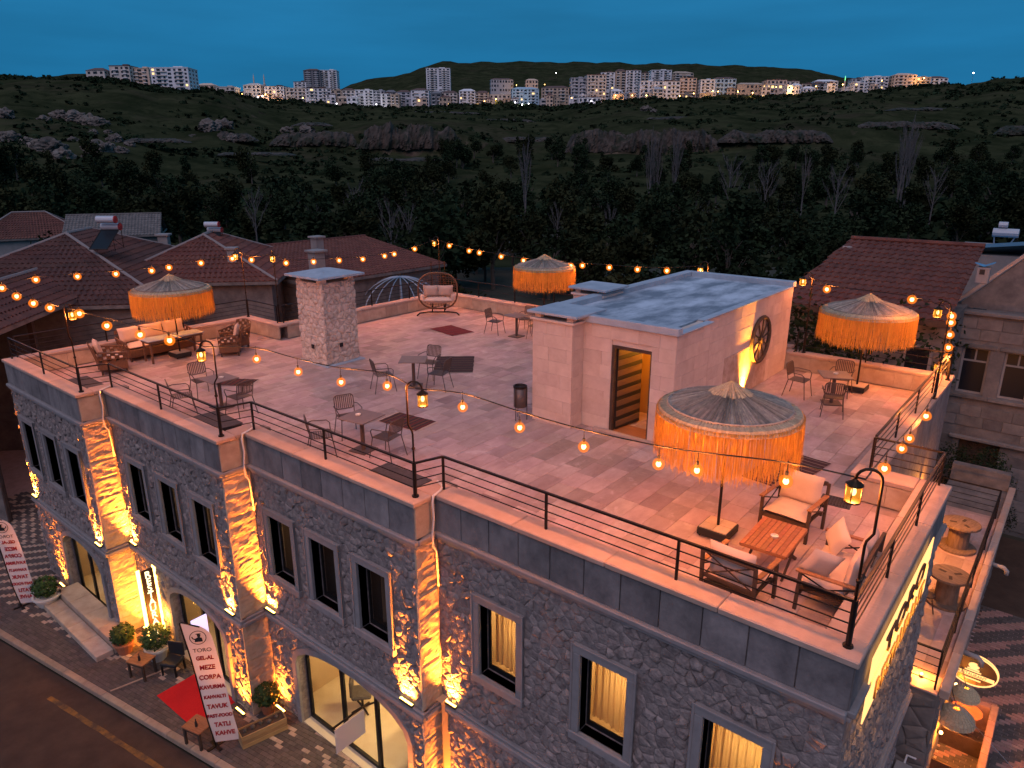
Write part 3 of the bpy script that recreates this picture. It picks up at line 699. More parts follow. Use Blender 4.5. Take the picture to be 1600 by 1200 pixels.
light('POINT', 'stair_lamp', 60, (1, .42, .05), .08, parent=hut, loc=(DX1-.12, HY0+1.3, 1.75))
obj('threshold', MB().bx(DX0-.35, DX1+.3, HY0-.14, HY0-.012, -.008, .05, .01), 'coping', hut, world=True)
obj('hut_floor', MB().bx(DX0-.1, DX1+.1, HY0+.005, HY0+.6, -.02, .012), 'teak', hut, world=True)
# two flues with raised cap slabs on the hut's left side
for k, (x0, x1, y0, y1, zt) in enumerate(((-9.62, -8.40, 12.50, 13.48, 2.42), (-10.45, -9.55, 15.3, 16.2, 2.50))):
    f_ = thing('flue_stack', ['square pale stone flue with raised slab cap beside the hut door', 'small stone flue with raised slab cap behind the taller flue'][k], 'chimney', ((x0+x1)/2, (y0+y1)/2, 0), group='flues of the hut')
    y1b = min(y1, HY0-.012) if k == 0 else y1; x1b = x1-.13 if k == 0 else x1
    b_ = obj('flue_core', MB().bx(x0+.04, x1b-.04, y0+.04, y1b-.01, 0, zt-.02), 'hut_stone', f_, world=True)
    blocks(x0, x1b, 0, zt, lambda a, b, c, d, o: MB().bx(a, b, y0-o, y0+.04, c, d, .004), 'hut_stone', parent=b_)
    blocks(y0+.042, y1b, 0, zt, lambda a, b, c, d, o: MB().bx(x1b-.04, x1b+o, a, b, c, d, .004), 'hut_stone', parent=b_)
    blocks(y0+.042, y1b, 0, zt, lambda a, b, c, d, o: MB().bx(x0-o, x0+.04, a, b, c, d, .004), 'hut_stone', parent=b_)
    obj('collar', MB().bx(x0-.05, x1b+.05, y0-.05, y1b+(.05 if k else .0), zt-.02, zt+.035, .008), 'hut_stone', f_, world=True)
    cy1 = y1+.12
    for px, py in ((x0+.12, y0+.1), (x1b-.1, y0+.1), (x0+.12, y1b-.1), (x1b-.1, y1b-.1)): obj('cap_support', MB().bx(px-.08, px+.08, py-.07, py+.07, zt+.035, zt+.14), 'hut_stone', f_, world=True)
    obj('cap_slab', MB().bx(x0-.1, x1b+.16, y0-.1, cy1, zt+.141, zt+.20, .008), 'slab', f_, world=True)
# wagon wheel and its lamp on the hut's right face
wy, wz = 18.2, 1.33
wh = thing('wagon_wheel', 'dark iron wagon wheel hung on the right face of the stair hut', 'wheel', (XQ+.05, wy, wz))
ring = [(0, math.cos(a), math.sin(a)) for a in [2*PI*k/28 for k in range(28)]]
obj('rim', MB().tube([(0, p[1]*.60, p[2]*.60) for p in ring], .05, 6, closed=True), 'dark_wood', wh); obj('hub', MB().tube([(-.04, 0, 0), (.07, 0, 0)], .09, 10), 'dark_wood', wh)
for k in range(10):
    a = 2*PI*k/10+.2; obj('spoke', MB().tube([(0, .08*math.cos(a), .08*math.sin(a)), (0, .57*math.cos(a), .57*math.sin(a))], .024, 5), 'dark_wood', wh)
lp = thing('wall_lamp', 'lit floor washer shining up the hut wall under the wagon wheel', 'light', (XQ+.10, 17.3, 0))
obj('housing', MB().box((0, 0, .03), (.08, .3, .06), ch=.008), 'iron', lp); obj('lens', MB().box((0, 0, .064), (.05, .26, .01)), 'led', lp)
light('AREA', 'hut_wash', 210, (1, .36, .03), .05, .2, parent=lp, loc=(0, 0, .1), aim=(-.10, .16, 1), world=False, spread=R(70))
light('POINT', 'wheel_glow', 9, (1, .36, .04), .05, parent=wh, loc=(.03, -.10, -.2), world=False)
# ------------------------------------------------------------ free standing chimney
ch = thing('stone_chimney', 'rough limestone chimney with pitched slab cap standing on the terrace', 'chimney', (-17.55, 12.75, 0))
cx0, cx1, cy0, cy1, ct = -18.25, -17.0, 12.15, 13.4, 2.45
cc = obj('chimney_core', MB().bx(cx0+.05, cx1-.05, cy0+.05, cy1-.05, 0, ct), 'rough_lime', ch, world=True)
for fc in range(3):
    u0, u1 = (cx0, cx1) if fc == 0 else (cy0+.05, cy1)
    ff = [lambda u, v, t: (u, cy0+.052-t, v), lambda u, v, t: (cx1-.052+t, u, v), lambda u, v, t: (cx0+.052-t, u, v)][fc]
    for A, p in voronoi(u0, u1, .02, ct, .21, .17, [], rng): obj('stone', stone(p, ff, rng.uniform(.03, .05), rng), 'rough_lime', cc, world=True)
for px, py in ((cx0+.14, cy0+.14), (cx1-.14, cy0+.14), (cx0+.14, cy1-.14), (cx1-.14, cy1-.14)): obj('cap_support', MB().box((px, py, ct+.07), (.2, .2, .14)), 'rough_lime', ch, world=True)
c0 = ct+.14; m = MB(); m.add([(cx0-.2, cy0-.2, c0), (cx1+.2, cy0-.2, c0), (cx1+.2, cy1+.2, c0), (cx0-.2, cy1+.2, c0), (cx0-.2, cy0-.2, c0+.06), (cx1+.2, cy0-.2, c0+.06), (cx1+.2, cy1+.2, c0+.06), (cx0-.2, cy1+.2, c0+.06), ((cx0+cx1)/2, (cy0+cy1)/2, c0+.22)],
      [(0, 3, 2, 1), (0, 1, 5, 4), (1, 2, 6, 5), (2, 3, 7, 6), (3, 0, 4, 7), (4, 5, 8), (5, 6, 8), (6, 7, 8), (7, 4, 8)])
obj('cap_slab', m, 'slab', ch, world=True)
for q in ((cx0+.7, cy0-.045, .55), (cx1+.035, cy0+.55, .58)): obj('vent_hole', MB().box(q, (.11, .03, .12) if q[1] < cy0 else (.03, .11, .12)), 'black_box', ch, world=True)
obj('mortar_skirt', MB().bx(cx0-.08, cx1+.12, cy0-.06, cy1+.1, -.012, .03, .01), 'slab', ch, world=True)
# ------------------------------------------------------------ railings round the roof
RT = COPZ+.60
def railing(pts, label, z0=COPZ, ht=.60, rails=(.16, .30, .44), step=2.1, group='black iron roof railings', thick=.018, skip=()):
    a0 = Vector((*pts[0], z0)); t = thing('railing', label, 'railing', a0, group=group)
    for a, b in zip(pts, pts[1:]):
        A, B = Vector((*a, z0)), Vector((*b, z0)); L = (B-A).length; n = max(1, round(L/step))
        for k in range(n+1):
            if k == 0 and a != pts[0]: continue
            p = A.lerp(B, k/n); obj('post', MB().box((p.x, p.y, z0+ht/2), (.034, .034, ht), rz=math.atan2(B.y-A.y, B.x-A.x)), 'iron', t, world=True)
        up = Vector((0, 0, 1))
        obj('top_rail', MB().beam(A+up*ht, B+up*ht, .042, .03), 'iron', t, world=True)
        for h in rails: obj('rail', MB().beam(A+up*h, B+up*h, .014, .014), 'iron', t, world=True)
    return t
fp = []
for i in range(4):
    if i: fp.append((XS[i]+.05, YS[i]+.17))
    else: fp.append((XS[0]+.2, YS[0]+.15))
    if i < 3: fp.append((XS[i+1]-.12, YS[i]+.15))
cor = (XR-.14, YS[3]+.17)
for i in range(4):
    e = [fp[2*i], fp[2*i+1] if i < 3 else cor]
    if i < 3: e.append(fp[2*i+2])
    railing(e, ['black iron railing over the far end of the front above the first pillar', 'black iron railing above the entrance side of the front', 'black iron railing above the arched dining window', 'black iron railing along the corner bay by the teak lounge'][i])
railing([cor, (XR-.14, YJ-.12), (XR2-.12, YJ-.12)], 'black iron railing on the side wall above the glowing sign')
railing([(XR2-.12, YJ-.02), (XR2-.12, YB2-.2)], 'black iron railing beside the four seat table at the rear side')
railing([(XR2-.2, YB2-.15), (-6.3, YB2-.15)], 'low black railing behind the rear parasol', rails=(.2, .4))
railing([(-10.2, YB-.12), (-15.5, YB-.12), (XL2+.15, YB-.12)], 'black iron railing on the rear wall by the hanging chair', rails=(.3,))
railing([(XL2+.12, YB-.2), (XL2+.12, YL+.0)], 'black iron railing on the wall behind the stone chimney')
railing([(XL2+.0, YL-.15), (XL+.15, YL-.15), (XL+.15, YS[0]+.3)], 'black iron railing on the wall behind the wicker sofa')
# ------------------------------------------------------------ lamp posts and strings of bulbs
bg_ = MB().ball((0, 0, 0), .08, 8).mesh('bulb_halo_glass', True); bg_.materials.append(MATS['bulb_halo_glass'])  # globe oversized so that it carries the halo too
bc_ = MB().ball((0, 0, 0), .034, 7, 1.15).mesh('bulb_core', True); bc_.materials.append(MATS['bulb_core'])
bs_ = MB().tube([(0, 0, .03), (0, 0, .12)], .018, 6).mesh('socket'); bs_.materials.append(MATS['cable'])
BULB_E, LANT_E = 140, 190
def bulb(parent, p, e='bulb', en=None, sc_=1.):
    b = obj('bulb', bg_, None, parent, world=True, loc=p); b.scale = (sc_,)*3
    f = obj('filament', bc_, None, b)
    obj('socket', bs_, None, b)
    light('POINT', e, en or BULB_E, (1, .265, .055), .07, parent=b, loc=(0, 0, -.01), world=False)
    return b
LG = MB().lathe([(.075, -.11), (.082, -.10), (.082, .06), (.07, .075)], 12, cap=False).mesh('lantern_glass', True); LG.materials.append(MATS['lantern_glass'])
def lamp_post(base, d, label, lz=2.30, kink=True, zb=COPZ):
    """crook-topped post; d is the horizontal direction of the crook"""
    d = Vector((d[0], d[1], 0)).normalized(); b = Vector((base[0], base[1], zb)); t = thing('lamp_post', label, 'lamp post', b, group='crook topped lamp posts')
    z = lambda h, o=0.: (d.x*o, d.y*o, h-zb)
    obj('pole_base', MB().tube([z(zb), z(zb+.62)], .034, 8).tube([z(zb), z(zb+.03)], .06, 8), 'iron', t)
    obj('knuckle', MB().ball(z(zb+.86), .032, 6), 'bronze', t)
    pts = [z(zb+.6), z(zb+.86), z(lz-.62)]
    o = 0.
    if kink: o = -.07; pts += [z(lz-.56, -.01), z(lz-.46, o)]
    pts += [z(lz+.15, o)]+[z(lz+.15+.13*math.sin(a), o+.13-.13*math.cos(a)) for a in [PI*k/8 for k in range(1, 9)]]
    obj('pole', MB().tube(pts, .017, 6), 'bronze', t, smooth=True)
    o += .26; c = Vector(z(lz, o))
    ln = obj('lantern', MB().lathe([(.02, .15), (.035, .13), (.095, .09), (.095, .075), (.07, .075)], 12).lathe([(.085, -.125), (.085, -.105)], 12).tube([(.08, 0, -.11), (.08, 0, .08)], .006, 4).tube([(-.08, 0, -.11), (-.08, 0, .08)], .006, 4).tube([(0, .08, -.11), (0, .08, .08)], .006, 4).tube([(0, -.08, -.11), (0, -.08, .08)], .006, 4), 'bronze', t, loc=c)
    g = obj('lantern_glass', LG, None, ln)
    f = obj('filament', bc_, None, ln); f.scale = (.85, .85, 1.25)
    light('POINT', 'lantern', LANT_E, (1, .29, .055), .07, parent=ln, loc=(0, 0, -.02), world=False)
    return b+Vector(z(lz+.16, o*.5))
A1 = lamp_post((XS[1]-.12, YS[0]+.15), (-.6, .8), 'crook lamp post on the first pillar corner beside the dark mat', 2.35)
A2 = lamp_post((XS[2]-.12, YS[1]+.15), (-.8, -.6), 'crook lamp post on the pillar corner over the entrance', 2.20)
A3 = lamp_post((XS[3]-.12, YS[2]+.15), (.9, .5), 'crook lamp post on the pillar corner in front of the black and red rug', 2.22)
A4 = lamp_post(cor, (-.9, -.3), 'crook lamp post on the front corner beside the cushioned loveseat', 2.42)
p5_ = unX(1482, 575, XR2-.05); A5 = lamp_post((XR2-.02, p5_.y), (-1, -.3), 'crook lamp post on the rear side wall near the fringed parasol', p5_.z, False)
p6_ = unX(1497, 465, XR2+.1); A6 = lamp_post((XR2, min(p6_.y, YB2-.1)), (-1, .3), 'crook lamp post at the rear side corner of the roof', hz((XR2-.2, YB2-.1), 466), False)
p7_ = unY(1258, 440, YB2-.15); A7 = lamp_post((p7_.x+.2, YB2-.15), (-1, 0), 'crook lamp post behind the stair hut', p7_.z, False)
p8_ = unY(1095, 422, YB-.15); A8 = lamp_post((p8_.x+.25, YB-.15), (-1, 0), 'crook lamp post on the rear wall behind the hut roof', p8_.z, False)
p9_ = unY(680, 380, YB-.15); A9 = lamp_post((p9_.x+.2, YB-.15), (-1, 0), 'crook lamp post in the rear corner above the hanging chair', p9_.z, False)
p10 = un(437, 503, COPZ); l10 = hz(p10, 405); A10 = lamp_post((p10.x, p10.y), (-1, .5), 'crook lamp post at the wall corner beside the stone chimney', l10, False)
p11 = un(380, 484, COPZ); l11 = hz(p11, 400); A11 = lamp_post((XL+.2, YL-.2), (-1, -.4), 'crook lamp post at the corner behind the wicker armchair', hz((XL, YL-.2), 400), False)
def string(A, B, px, label, drop=.16, off=0., n=None, e='bulb'):
    A, B = Vector(A), Vector(B); t = thing('light_string', label, 'string lights', (A+B)/2, group='strings of warm bulbs')
    bp = [unP(x, y, A, B) for x, y in px]; D = (B-A)
    hor = Vector((D.x, D.y, 0)); bp.sort(key=lambda p: (p-A).dot(hor))
    ctrl = [A]+[p+Vector((0, 0, drop+.04)) for p in bp]+[B]
    # smooth the cable a little
    pts = []
    for p, q in zip(ctrl, ctrl[1:]): pts += [p.lerp(q, k/4) for k in range(4)]
    pts.append(ctrl[-1])
    for _ in range(2): pts = [pts[0]]+[(pts[k-1]+pts[k]*2+pts[k+1])/4 for k in range(1, len(pts)-1)]+[pts[-1]]
    obj('cable', MB().tube(pts, .010, 5), 'cable', t, world=True)
    for p in bp:
        bulb(t, p, e, sc_=1.35 if (p-_C).length > 16 else 1.)  # far globes enlarged for a wider painted halo
        if drop > .08: obj('drop_cord', MB().tube([p+Vector((0, 0, .1)), p+Vector((0, 0, drop+.05))], .006, 4), 'cable', t, world=True)
    return t
string(A3, A4, [(723, 636), (812, 668), (912, 698), (1029, 725), (1089, 735), (1228, 752)], 'string of bulbs spanning the corner bay in front of the near parasol', .2)
string(A2, A3, [(401, 561), (466, 581), (533, 597), (605, 603)], 'string of bulbs over the tables by the front railing', .2)
string(A1, A2, [(167, 509), (219, 523), (265, 532)], 'string of bulbs in front of the wicker sofa', .14)
Z0 = unD(-160, 395, 20); Z0 = Vector((XS[0]-.3, YS[0]+.1, 3.1))
string(Z0, A1, [(3, 450), (26, 463), (52, 474), (78, 481), (124, 490)], 'string of bulbs sagging from beyond the far end of the front', .05)
Z1 = Vector((XL-.2, YS[0]+.6, 2.55))
string(Z1, A11, [(56, 437), (121, 432), (181, 428), (237, 423), (264, 418), (314, 411), (363, 404)], 'string of bulbs along the wall behind the sofa parasol', .05)
string(A11, A10, [(393, 406)], 'short string with a single bulb behind the wicker armchair', .05)
string(A10, A9, [(447, 411), (490, 409), (530, 407), (567, 405), (601, 400), (616, 397), (648, 389)], 'string of bulbs rising behind the stone chimney', .05)
string(A9, A8, [(702, 384), (733, 392), (749, 395), (783, 401), (818, 407), (892, 415), (910, 415), (952, 418), (996, 421), (1042, 423)], 'string of bulbs along the rear wall behind the far parasol', .05)
string(A7, A6, [(1292, 452), (1425, 468)], 'string of two bulbs behind the rear side parasol', .05)
string(A6, A5, [(1487, 494), (1486, 504), (1484, 523), (1482, 543), (1481, 558)], 'short string of close bulbs at the rear side corner', .05)
string(A5, A4, [(1469, 609), (1447, 650), (1421, 685), (1409, 701), (1382, 732)], 'string of bulbs hanging over the side wall coping', .2)
# ------------------------------------------------------------ fringed straw parasols
def parasol_meshes(Rr, seed):
    rg = random.Random(seed); n = 120; can = MB()
    prof = [(.16, .36), (.34, .30), (.62, .215), (.90, .125), (1.0, .06)]
    for k in range(n):
        a0, a1 = 2*PI*k/n, 2*PI*(k+1)/n; am = (a0+a1)/2; lift = rg.uniform(0, .018); vs = []
        for r, z in prof:
            rr = r*(Rr-.06)
            vs += [(rr*math.cos(a0), rr*math.sin(a0), z), (rr*math.cos(am), rr*math.sin(am), z+.012+lift), (rr*math.cos(a1), rr*math.sin(a1), z)]
        fs = [(3*i+j, 3*i+3+j, 3*i+4+j, 3*i+1+j) for i in range(len(prof)-1) for j in (0, 1)]
        can.add(vs, fs); can.tint(rg.random())
    cap = MB(); nn = 40
    for k in range(nn):
        a0, a1 = 2*PI*k/nn, 2*PI*(k+1)/nn; am = (a0+a1)/2; l = rg.uniform(.26, .33)
        cap.add([(.01*math.cos(am), .01*math.sin(am), .52), (l*math.cos(a0), l*math.sin(a0), .325), (l*math.cos(am)*1.02, l*math.sin(am)*1.02, .34), (l*math.cos(a1), l*math.sin(a1), .325)], [(0, 1, 2), (0, 2, 3)]); cap.tint(rg.random())
    rim = MB(); nr = 420
    for k in range(nr):
        a = 2*PI*(k+rg.random())/nr; d = Vector((math.cos(a), math.sin(a), 0)); s = Vector((-d.y, d.x, 0))*.012; r0 = Rr-.16+rg.uniform(-.02, .02)
        rim.add([d*r0-s+Vector((0, 0, .125)), d*r0+s+Vector((0, 0, .125)), d*(Rr-.02)+s*1.4+Vector((0, 0, .09+rg.uniform(-.01, .01))), d*(Rr+.03)+s+Vector((0, 0, .0)), d*(Rr+.03)-s+Vector((0, 0, .0)), d*(Rr-.02)-s*1.4+Vector((0, 0, .09))], [(0, 1, 2, 5), (5, 2, 3, 4)]); rim.tint(rg.random())
    fr = MB(); nf = 2300
    for k in range(nf):
        a = 2*PI*(k+rg.random()*.8)/nf; d = Vector((math.cos(a), math.sin(a), 0)); s = Vector((-d.y, d.x, 0)); r0 = Rr+.03-rg.uniform(0, .05); L = .71+rg.gauss(0, .06)
        if rg.random() < .03: L *= .6
        wdt = rg.uniform(.0022, .0048); j = rg.gauss(0, .022)
        p0 = d*r0+Vector((0, 0, .06)); p1 = d*(r0+.012)+s*j*.5+Vector((0, 0, .06-L*.5)); p2 = d*(r0+rg.gauss(0, .022))+s*j+Vector((0, 0, .06-L))
        sd = (s+d*rg.uniform(-.7, .7)).normalized()*wdt
        fr.add([p0-sd, p0+sd, p1+sd, p1-sd, p2+sd*.6, p2-sd*.6], [(0, 1, 2, 3), (3, 2, 4, 5)]); fr.tint(rg.random())
    return can.mesh('canopy'), cap.mesh('canopy_cap'), rim.mesh('canopy_rim'), fr.mesh('fringe')
pm = {1.07: parasol_meshes(1.07, 5), 1.12: parasol_meshes(1.12, 9)}
def parasol(x, y, Rr, zr, label, e, lean=(0, 0)):
    t = thing('straw_parasol', label, 'parasol', (x, y, 0), group='fringed straw parasols')
    a, b, c, d = pm[Rr]
    obj('canopy', a, 'straw_grey', t, loc=(0, 0, zr)); obj('canopy_cap', b, 'straw', t, loc=(0, 0, zr)); obj('canopy_rim', c, 'straw', t, loc=(0, 0, zr)); obj('fringe', d, 'fringe', t, loc=(0, 0, zr))
    obj('edge_cord', MB().tube([((Rr-.15)*math.cos(2*PI*k/40), (Rr-.15)*math.sin(2*PI*k/40), zr+.135) for k in range(40)], .016, 5, closed=True), 'straw_grey', t)
    obj('pole', MB().tube([(0, 0, .16), (0, 0, zr+.4)], .024, 8), 'iron', t)
    for k in range(8):
        q = 2*PI*k/8; obj('rib', MB().tube([(0, 0, zr+.34), ((Rr-.1)*math.cos(q), (Rr-.1)*math.sin(q), zr+.06)], .010, 4), 'iron', t)
    bs = obj('base', MB().box((0, 0, .10), (.50, .50, .13), ch=.01), 'black_box', t)
    for k in range(4): obj('base_tile', MB().box(((k % 2-.5)*.23, (k//2-.5)*.23, .17), (.222, .222, .02), ch=.004), 'tile_top', bs)
    for k in range(4): obj('caster', MB().ball(((k % 2-.5)*.42, (k//2-.5)*.42, .024), .024, 5), 'iron', bs)
    rg = obj('lamp_ring', MB().tube([(.22*math.cos(2*PI*k/16), .22*math.sin(2*PI*k/16), zr+.16) for k in range(16)], .012, 5, closed=True), 'led', t)
    for k in range(3):
        q = 2*PI*k/3+.4; light('POINT', 'parasol%d' % e, e, (1, .30, .03), .08, parent=t, loc=(.42*math.cos(q), .42*math.sin(q), zr-.02), world=False)
parasol(-3.95, 10.10, 1.07, 2.10, 'straw parasol with glowing orange fringe in front of the stair hut door', 62)
parasol(-4.3, 19.65, 1.12, 2.08, 'fringed straw parasol over the black base behind the four seat table', 42)
parasol(-21.5, 10.0, 1.12, 2.06, 'fringed straw parasol over the wicker sofa', 40)
pB = un(866, 486, 0); parasol(-15.65, 21.0, 1.12, 2.05, 'fringed straw parasol by the rear wall behind the flues', 32)
# ------------------------------------------------------------ bistro sets
def make_chair():
    t = thing('bistro_chair', 'x', 'chair')
    st = MB()
    for k in range(9): st.box((0, -.19+k*.047, .455), (.42, .036, .010))
    st.tube([(-.21, -.21, .445), (.21, -.21, .445), (.21, .21, .445), (-.21, .21, .445)], .011, 5, closed=True)
    obj('seat', st, 'chair_metal', t)
    bk = MB(); r = .07; w, z0, z1 = .215, .56, .86
    y = lambda z: .21+(z-.45)*.22
    fr = []
    for cx, cz, a0 in ((w-r, z1-r, 0), (-w+r, z1-r, PI/2), (-w+r, z0+r, PI), (w-r, z0+r, 1.5*PI)):
        for k in range(5): a = a0+PI/2*k/4; fr.append((cx+r*math.cos(a), y(cz+r*math.sin(a)), cz+r*math.sin(a)))
    bk.tube(fr, .013, 6, closed=True)
    for k in range(9):
        x = -.17+k*.0425; bk.beam((x, y(z0+.015), z0+.015), (x, y(z1-.015), z1-.015), .024, .008, up=(0, 1, 0))
    obj('backrest', bk, 'chair_metal', t)
    for s in (-1, 1):
        obj('leg', MB().tube([(s*.205, -.2, .445), (s*.25, -.27, 0)], .011, 5), 'chair_metal', t)
        obj('leg', MB().tube([(s*.21, y(.60), .60), (s*.205, .21, .445), (s*.25, .31, 0)], .011, 5), 'chair_metal', t)
        obj('armrest', MB().tube([(s*.215, y(.66), .66), (s*.27, .16, .67), (s*.275, -.14, .655), (s*.255, -.2, .60), (s*.21, -.2, .445)], .011, 5), 'chair_metal', t, smooth=True)
    return t
def make_table():
    t = thing('bistro_table', 'x', 'table')
    obj('table_top', MB().box((0, 0, .745), (.70, .70, .022), ch=.004), 'table_top', t)
    obj('column', MB().tube([(0, 0, .02), (0, 0, .735)], .045, 8), 'chair_metal', t)
    obj('base_plate', MB().box((0, 0, .012), (.44, .44, .022), ch=.004), 'chair_metal', t)
    return t
ch0 = make_chair(); tb0 = make_table(); used = [0, 0]
def put_table(x, y, rz, label):
    if not used[0]: used[0] = 1; o = tb0; o.location = (x, y, 0); o.rotation_euler = (0, 0, rz); o['label'] = label; o['group'] = 'square bistro tables'; return o
    return dup(tb0, (x, y, 0), rz, label, 'square bistro tables')
def put_chair(x, y, tx, ty, label, drz=0.):
    rz = math.atan2(ty-y, tx-x)+PI/2+drz   # the chair faces its own -y
    if not used[1]: used[1] = 1; o = ch0; o.location = (x, y, 0); o.rotation_euler = (0, 0, rz); o['label'] = label; o['group'] = 'slatted metal chairs'; return o
    return dup(ch0, (x, y, 0), rz, label, 'slatted metal chairs')
SETS = [((-16.05, 8.3), 0, 'nearest the sofa parasol', [(-17.2, 8.45, 'sofa parasol'), (-16.35, 7.5, 'front railing'), (-15.25, 8.35, 'rug side')]),
        ((-11.2, 8.75), .15, 'above the arched window', [(-12.1, 9.1, 'far'), (-11.65, 8.05, 'railing'), (-10.55, 8.85, 'red rug')]),
        ((-13.65, 12.5), .7, 'beside the black striped rug', [(-14.0, 11.75, 'chimney'), (-13.9, 13.35, 'back'), (-12.95, 12.75, 'striped rug')]),
        ((-15.1, 18.7), .0, 'in front of the far parasol', [(-15.95, 18.55, 'hanging chair'), (-15.3, 19.55, 'rear wall'), (-14.4, 18.9, 'flue')]),
        ((-4.5, 18.15), .5, 'beside the rear side parasol base', [(-5.35, 18.2, 'hut'), (-4.55, 19.0, 'parasol base'), (-4.25, 17.3, 'open floor')])]
for (tx, ty), rz, where, cs in SETS:
    put_table(tx, ty, rz, 'square dark bistro table '+where)
    for x, y, side in cs: put_chair(x, y, tx, ty, 'slatted metal armchair, %s side of the bistro table %s' % (side, where))
def small_set(x, y, z, label):
    t = thing('ashtray', label, 'ashtray', (x, y, z)); obj('dish', MB().lathe([(.0, 0), (.05, 0), (.06, .028), (.052, .03), (.042, .012), (0, .010)], 12), 'white_pot', t)
small_set(-16.0, 8.35, .757, 'small pale dish on the bistro table nearest the sofa parasol'); small_set(-11.3, 8.75, .757, 'small pale dish on the bistro table above the arched window'); small_set(-4.5, 18.2, .757, 'small pale dish on the table beside the rear side parasol')
# ------------------------------------------------------------ rugs and mats
def rugmat(name, cols, sc_=18.):
    m = M(name, cols[0], rough=1., bump=.3, bscale=80); t = m.node_tree; N = t.nodes; L = t.links
    tcn = N.new('ShaderNodeTexCoord'); sp = N.new('ShaderNodeSeparateXYZ'); L.new(tcn.outputs['Object'], sp.inputs[0])
    nz = N.new('ShaderNodeTexNoise'); nz.inputs['Scale'].default_value = 9; L.new(tcn.outputs['Object'], nz.inputs['Vector'])
    ma = N.new('ShaderNodeMath'); ma.operation = 'MULTIPLY_ADD'; ma.inputs[1].default_value = sc_; L.new(sp.outputs[0], ma.inputs[0])
    mb_ = N.new('ShaderNodeMath'); mb_.operation = 'MULTIPLY'; mb_.inputs[1].default_value = .9; L.new(nz.outputs[0], mb_.inputs[0]); L.new(mb_.outputs[0], ma.inputs[2])
    f = N.new('ShaderNodeMath'); f.operation = 'FRACT'; dv = N.new('ShaderNodeMath'); dv.operation = 'DIVIDE'; dv.inputs[1].default_value = len(cols); L.new(ma.outputs[0], dv.inputs[0]); L.new(dv.outputs[0], f.inputs[0])
    rp = N.new('ShaderNodeValToRGB'); rp.color_ramp.interpolation = 'CONSTANT'
    for k, c in enumerate(cols):
        if k < 2: e = rp.color_ramp.elements[k]; e.position = k/len(cols)
        else: e = rp.color_ramp.elements.new(k/len(cols))
        e.color = (*c, 1)
    L.new(f.outputs[0], rp.inputs[0]); L.new(rp.outputs[0], N['Principled BSDF'].inputs['Base Color'])
rugmat('kilim_red', [(.16, .015, .02), (.10, .01, .014), (.20, .03, .03), (.07, .02, .02), (.15, .012, .018)], 16)
rugmat('kilim_black', [(.025, .02, .02), (.022, .016, .016), (.10, .06, .04), (.02, .016, .016), (.09, .03, .03)], 20)
rugmat('kilim_brown', [(.09, .035, .025), (.04, .02, .02), (.14, .05, .03), (.05, .03, .025), (.12, .02, .02)], 18)
rugmat('kilim_stripe', [(.07, .025, .022), (.05, .018, .018), (.19, .12, .09), (.06, .02, .02)], 26)
def rug(c, L, Wd, rz, mat, label):
    m = MB(); nu, nv = 14, 6; vs = []
    for i in range(nu+1):
        for j in range(nv+1):
            x, y = -L/2+L*i/nu, -Wd/2+Wd*j/nv; vs.append((x+.008*math.sin(j*2.3), y+.008*math.sin(i*1.7), .014+.006*abs(noise.noise((x*3, y*3, c[0])))))
    m.add(vs, [(i*(nv+1)+j, (i+1)*(nv+1)+j, (i+1)*(nv+1)+j+1, i*(nv+1)+j+1) for i in range(nu) for j in range(nv)])
    t = thing('rug', label, 'rug', (c[0], c[1], 0), rz, 'woven rugs on the terrace'); obj('weave', m, mat, t)
    fr = MB()
    for s in (-1, 1):
        for k in range(40):
            y = -Wd/2+Wd*(k+.5)/40; fr.box((s*(L/2+.025), y, .010), (.05, .008, .006), rz=random.uniform(-.3, .3))
    obj('tassels', fr, 'cushion2', t)
rug((-17.45, 17.9), 1.45, .95, -.2, 'kilim_red', 'dark red kilim rug on the floor in front of the hanging chair')
rug((-14.3, 14.75), 1.75, 1.15, -.86, 'kilim_black', 'black striped kilim rug beside the bistro table')
rug((-11.75, 10.5), 1.15, .72, .1, 'kilim_brown', 'brown and red kilim rug near the front tables')
rug((-17.65, 9.65), .95, .62, .55, 'kilim_brown', 'small brown kilim rug next to the sofa side bistro table')
rug((-3.95, 13.35), 1.85, .95, 1.45, 'kilim_stripe', 'dark striped kilim rug behind the glowing near parasol')
for k, (x, y, rz) in enumerate(((-20.55, 6.85, -.03), (-15.05, 7.62, -.05), (-9.5, 8.17, .0))):
    t = thing('floor_panel', 'flat dark square panel on the floor inside the '+['first pillar corner', 'pillar corner over the entrance', 'pillar corner in front of the red rug'][k], 'panel', (x, y, 0), rz, 'flat dark panels by the lamp posts')
    obj('panel_top', MB().box((0, 0, .09), (1.25, .62, .03), ch=.006), 'mat_dark', t); obj('panel_frame', MB().box((0, 0, .037), (1.2, .57, .07)), 'black_box', t)
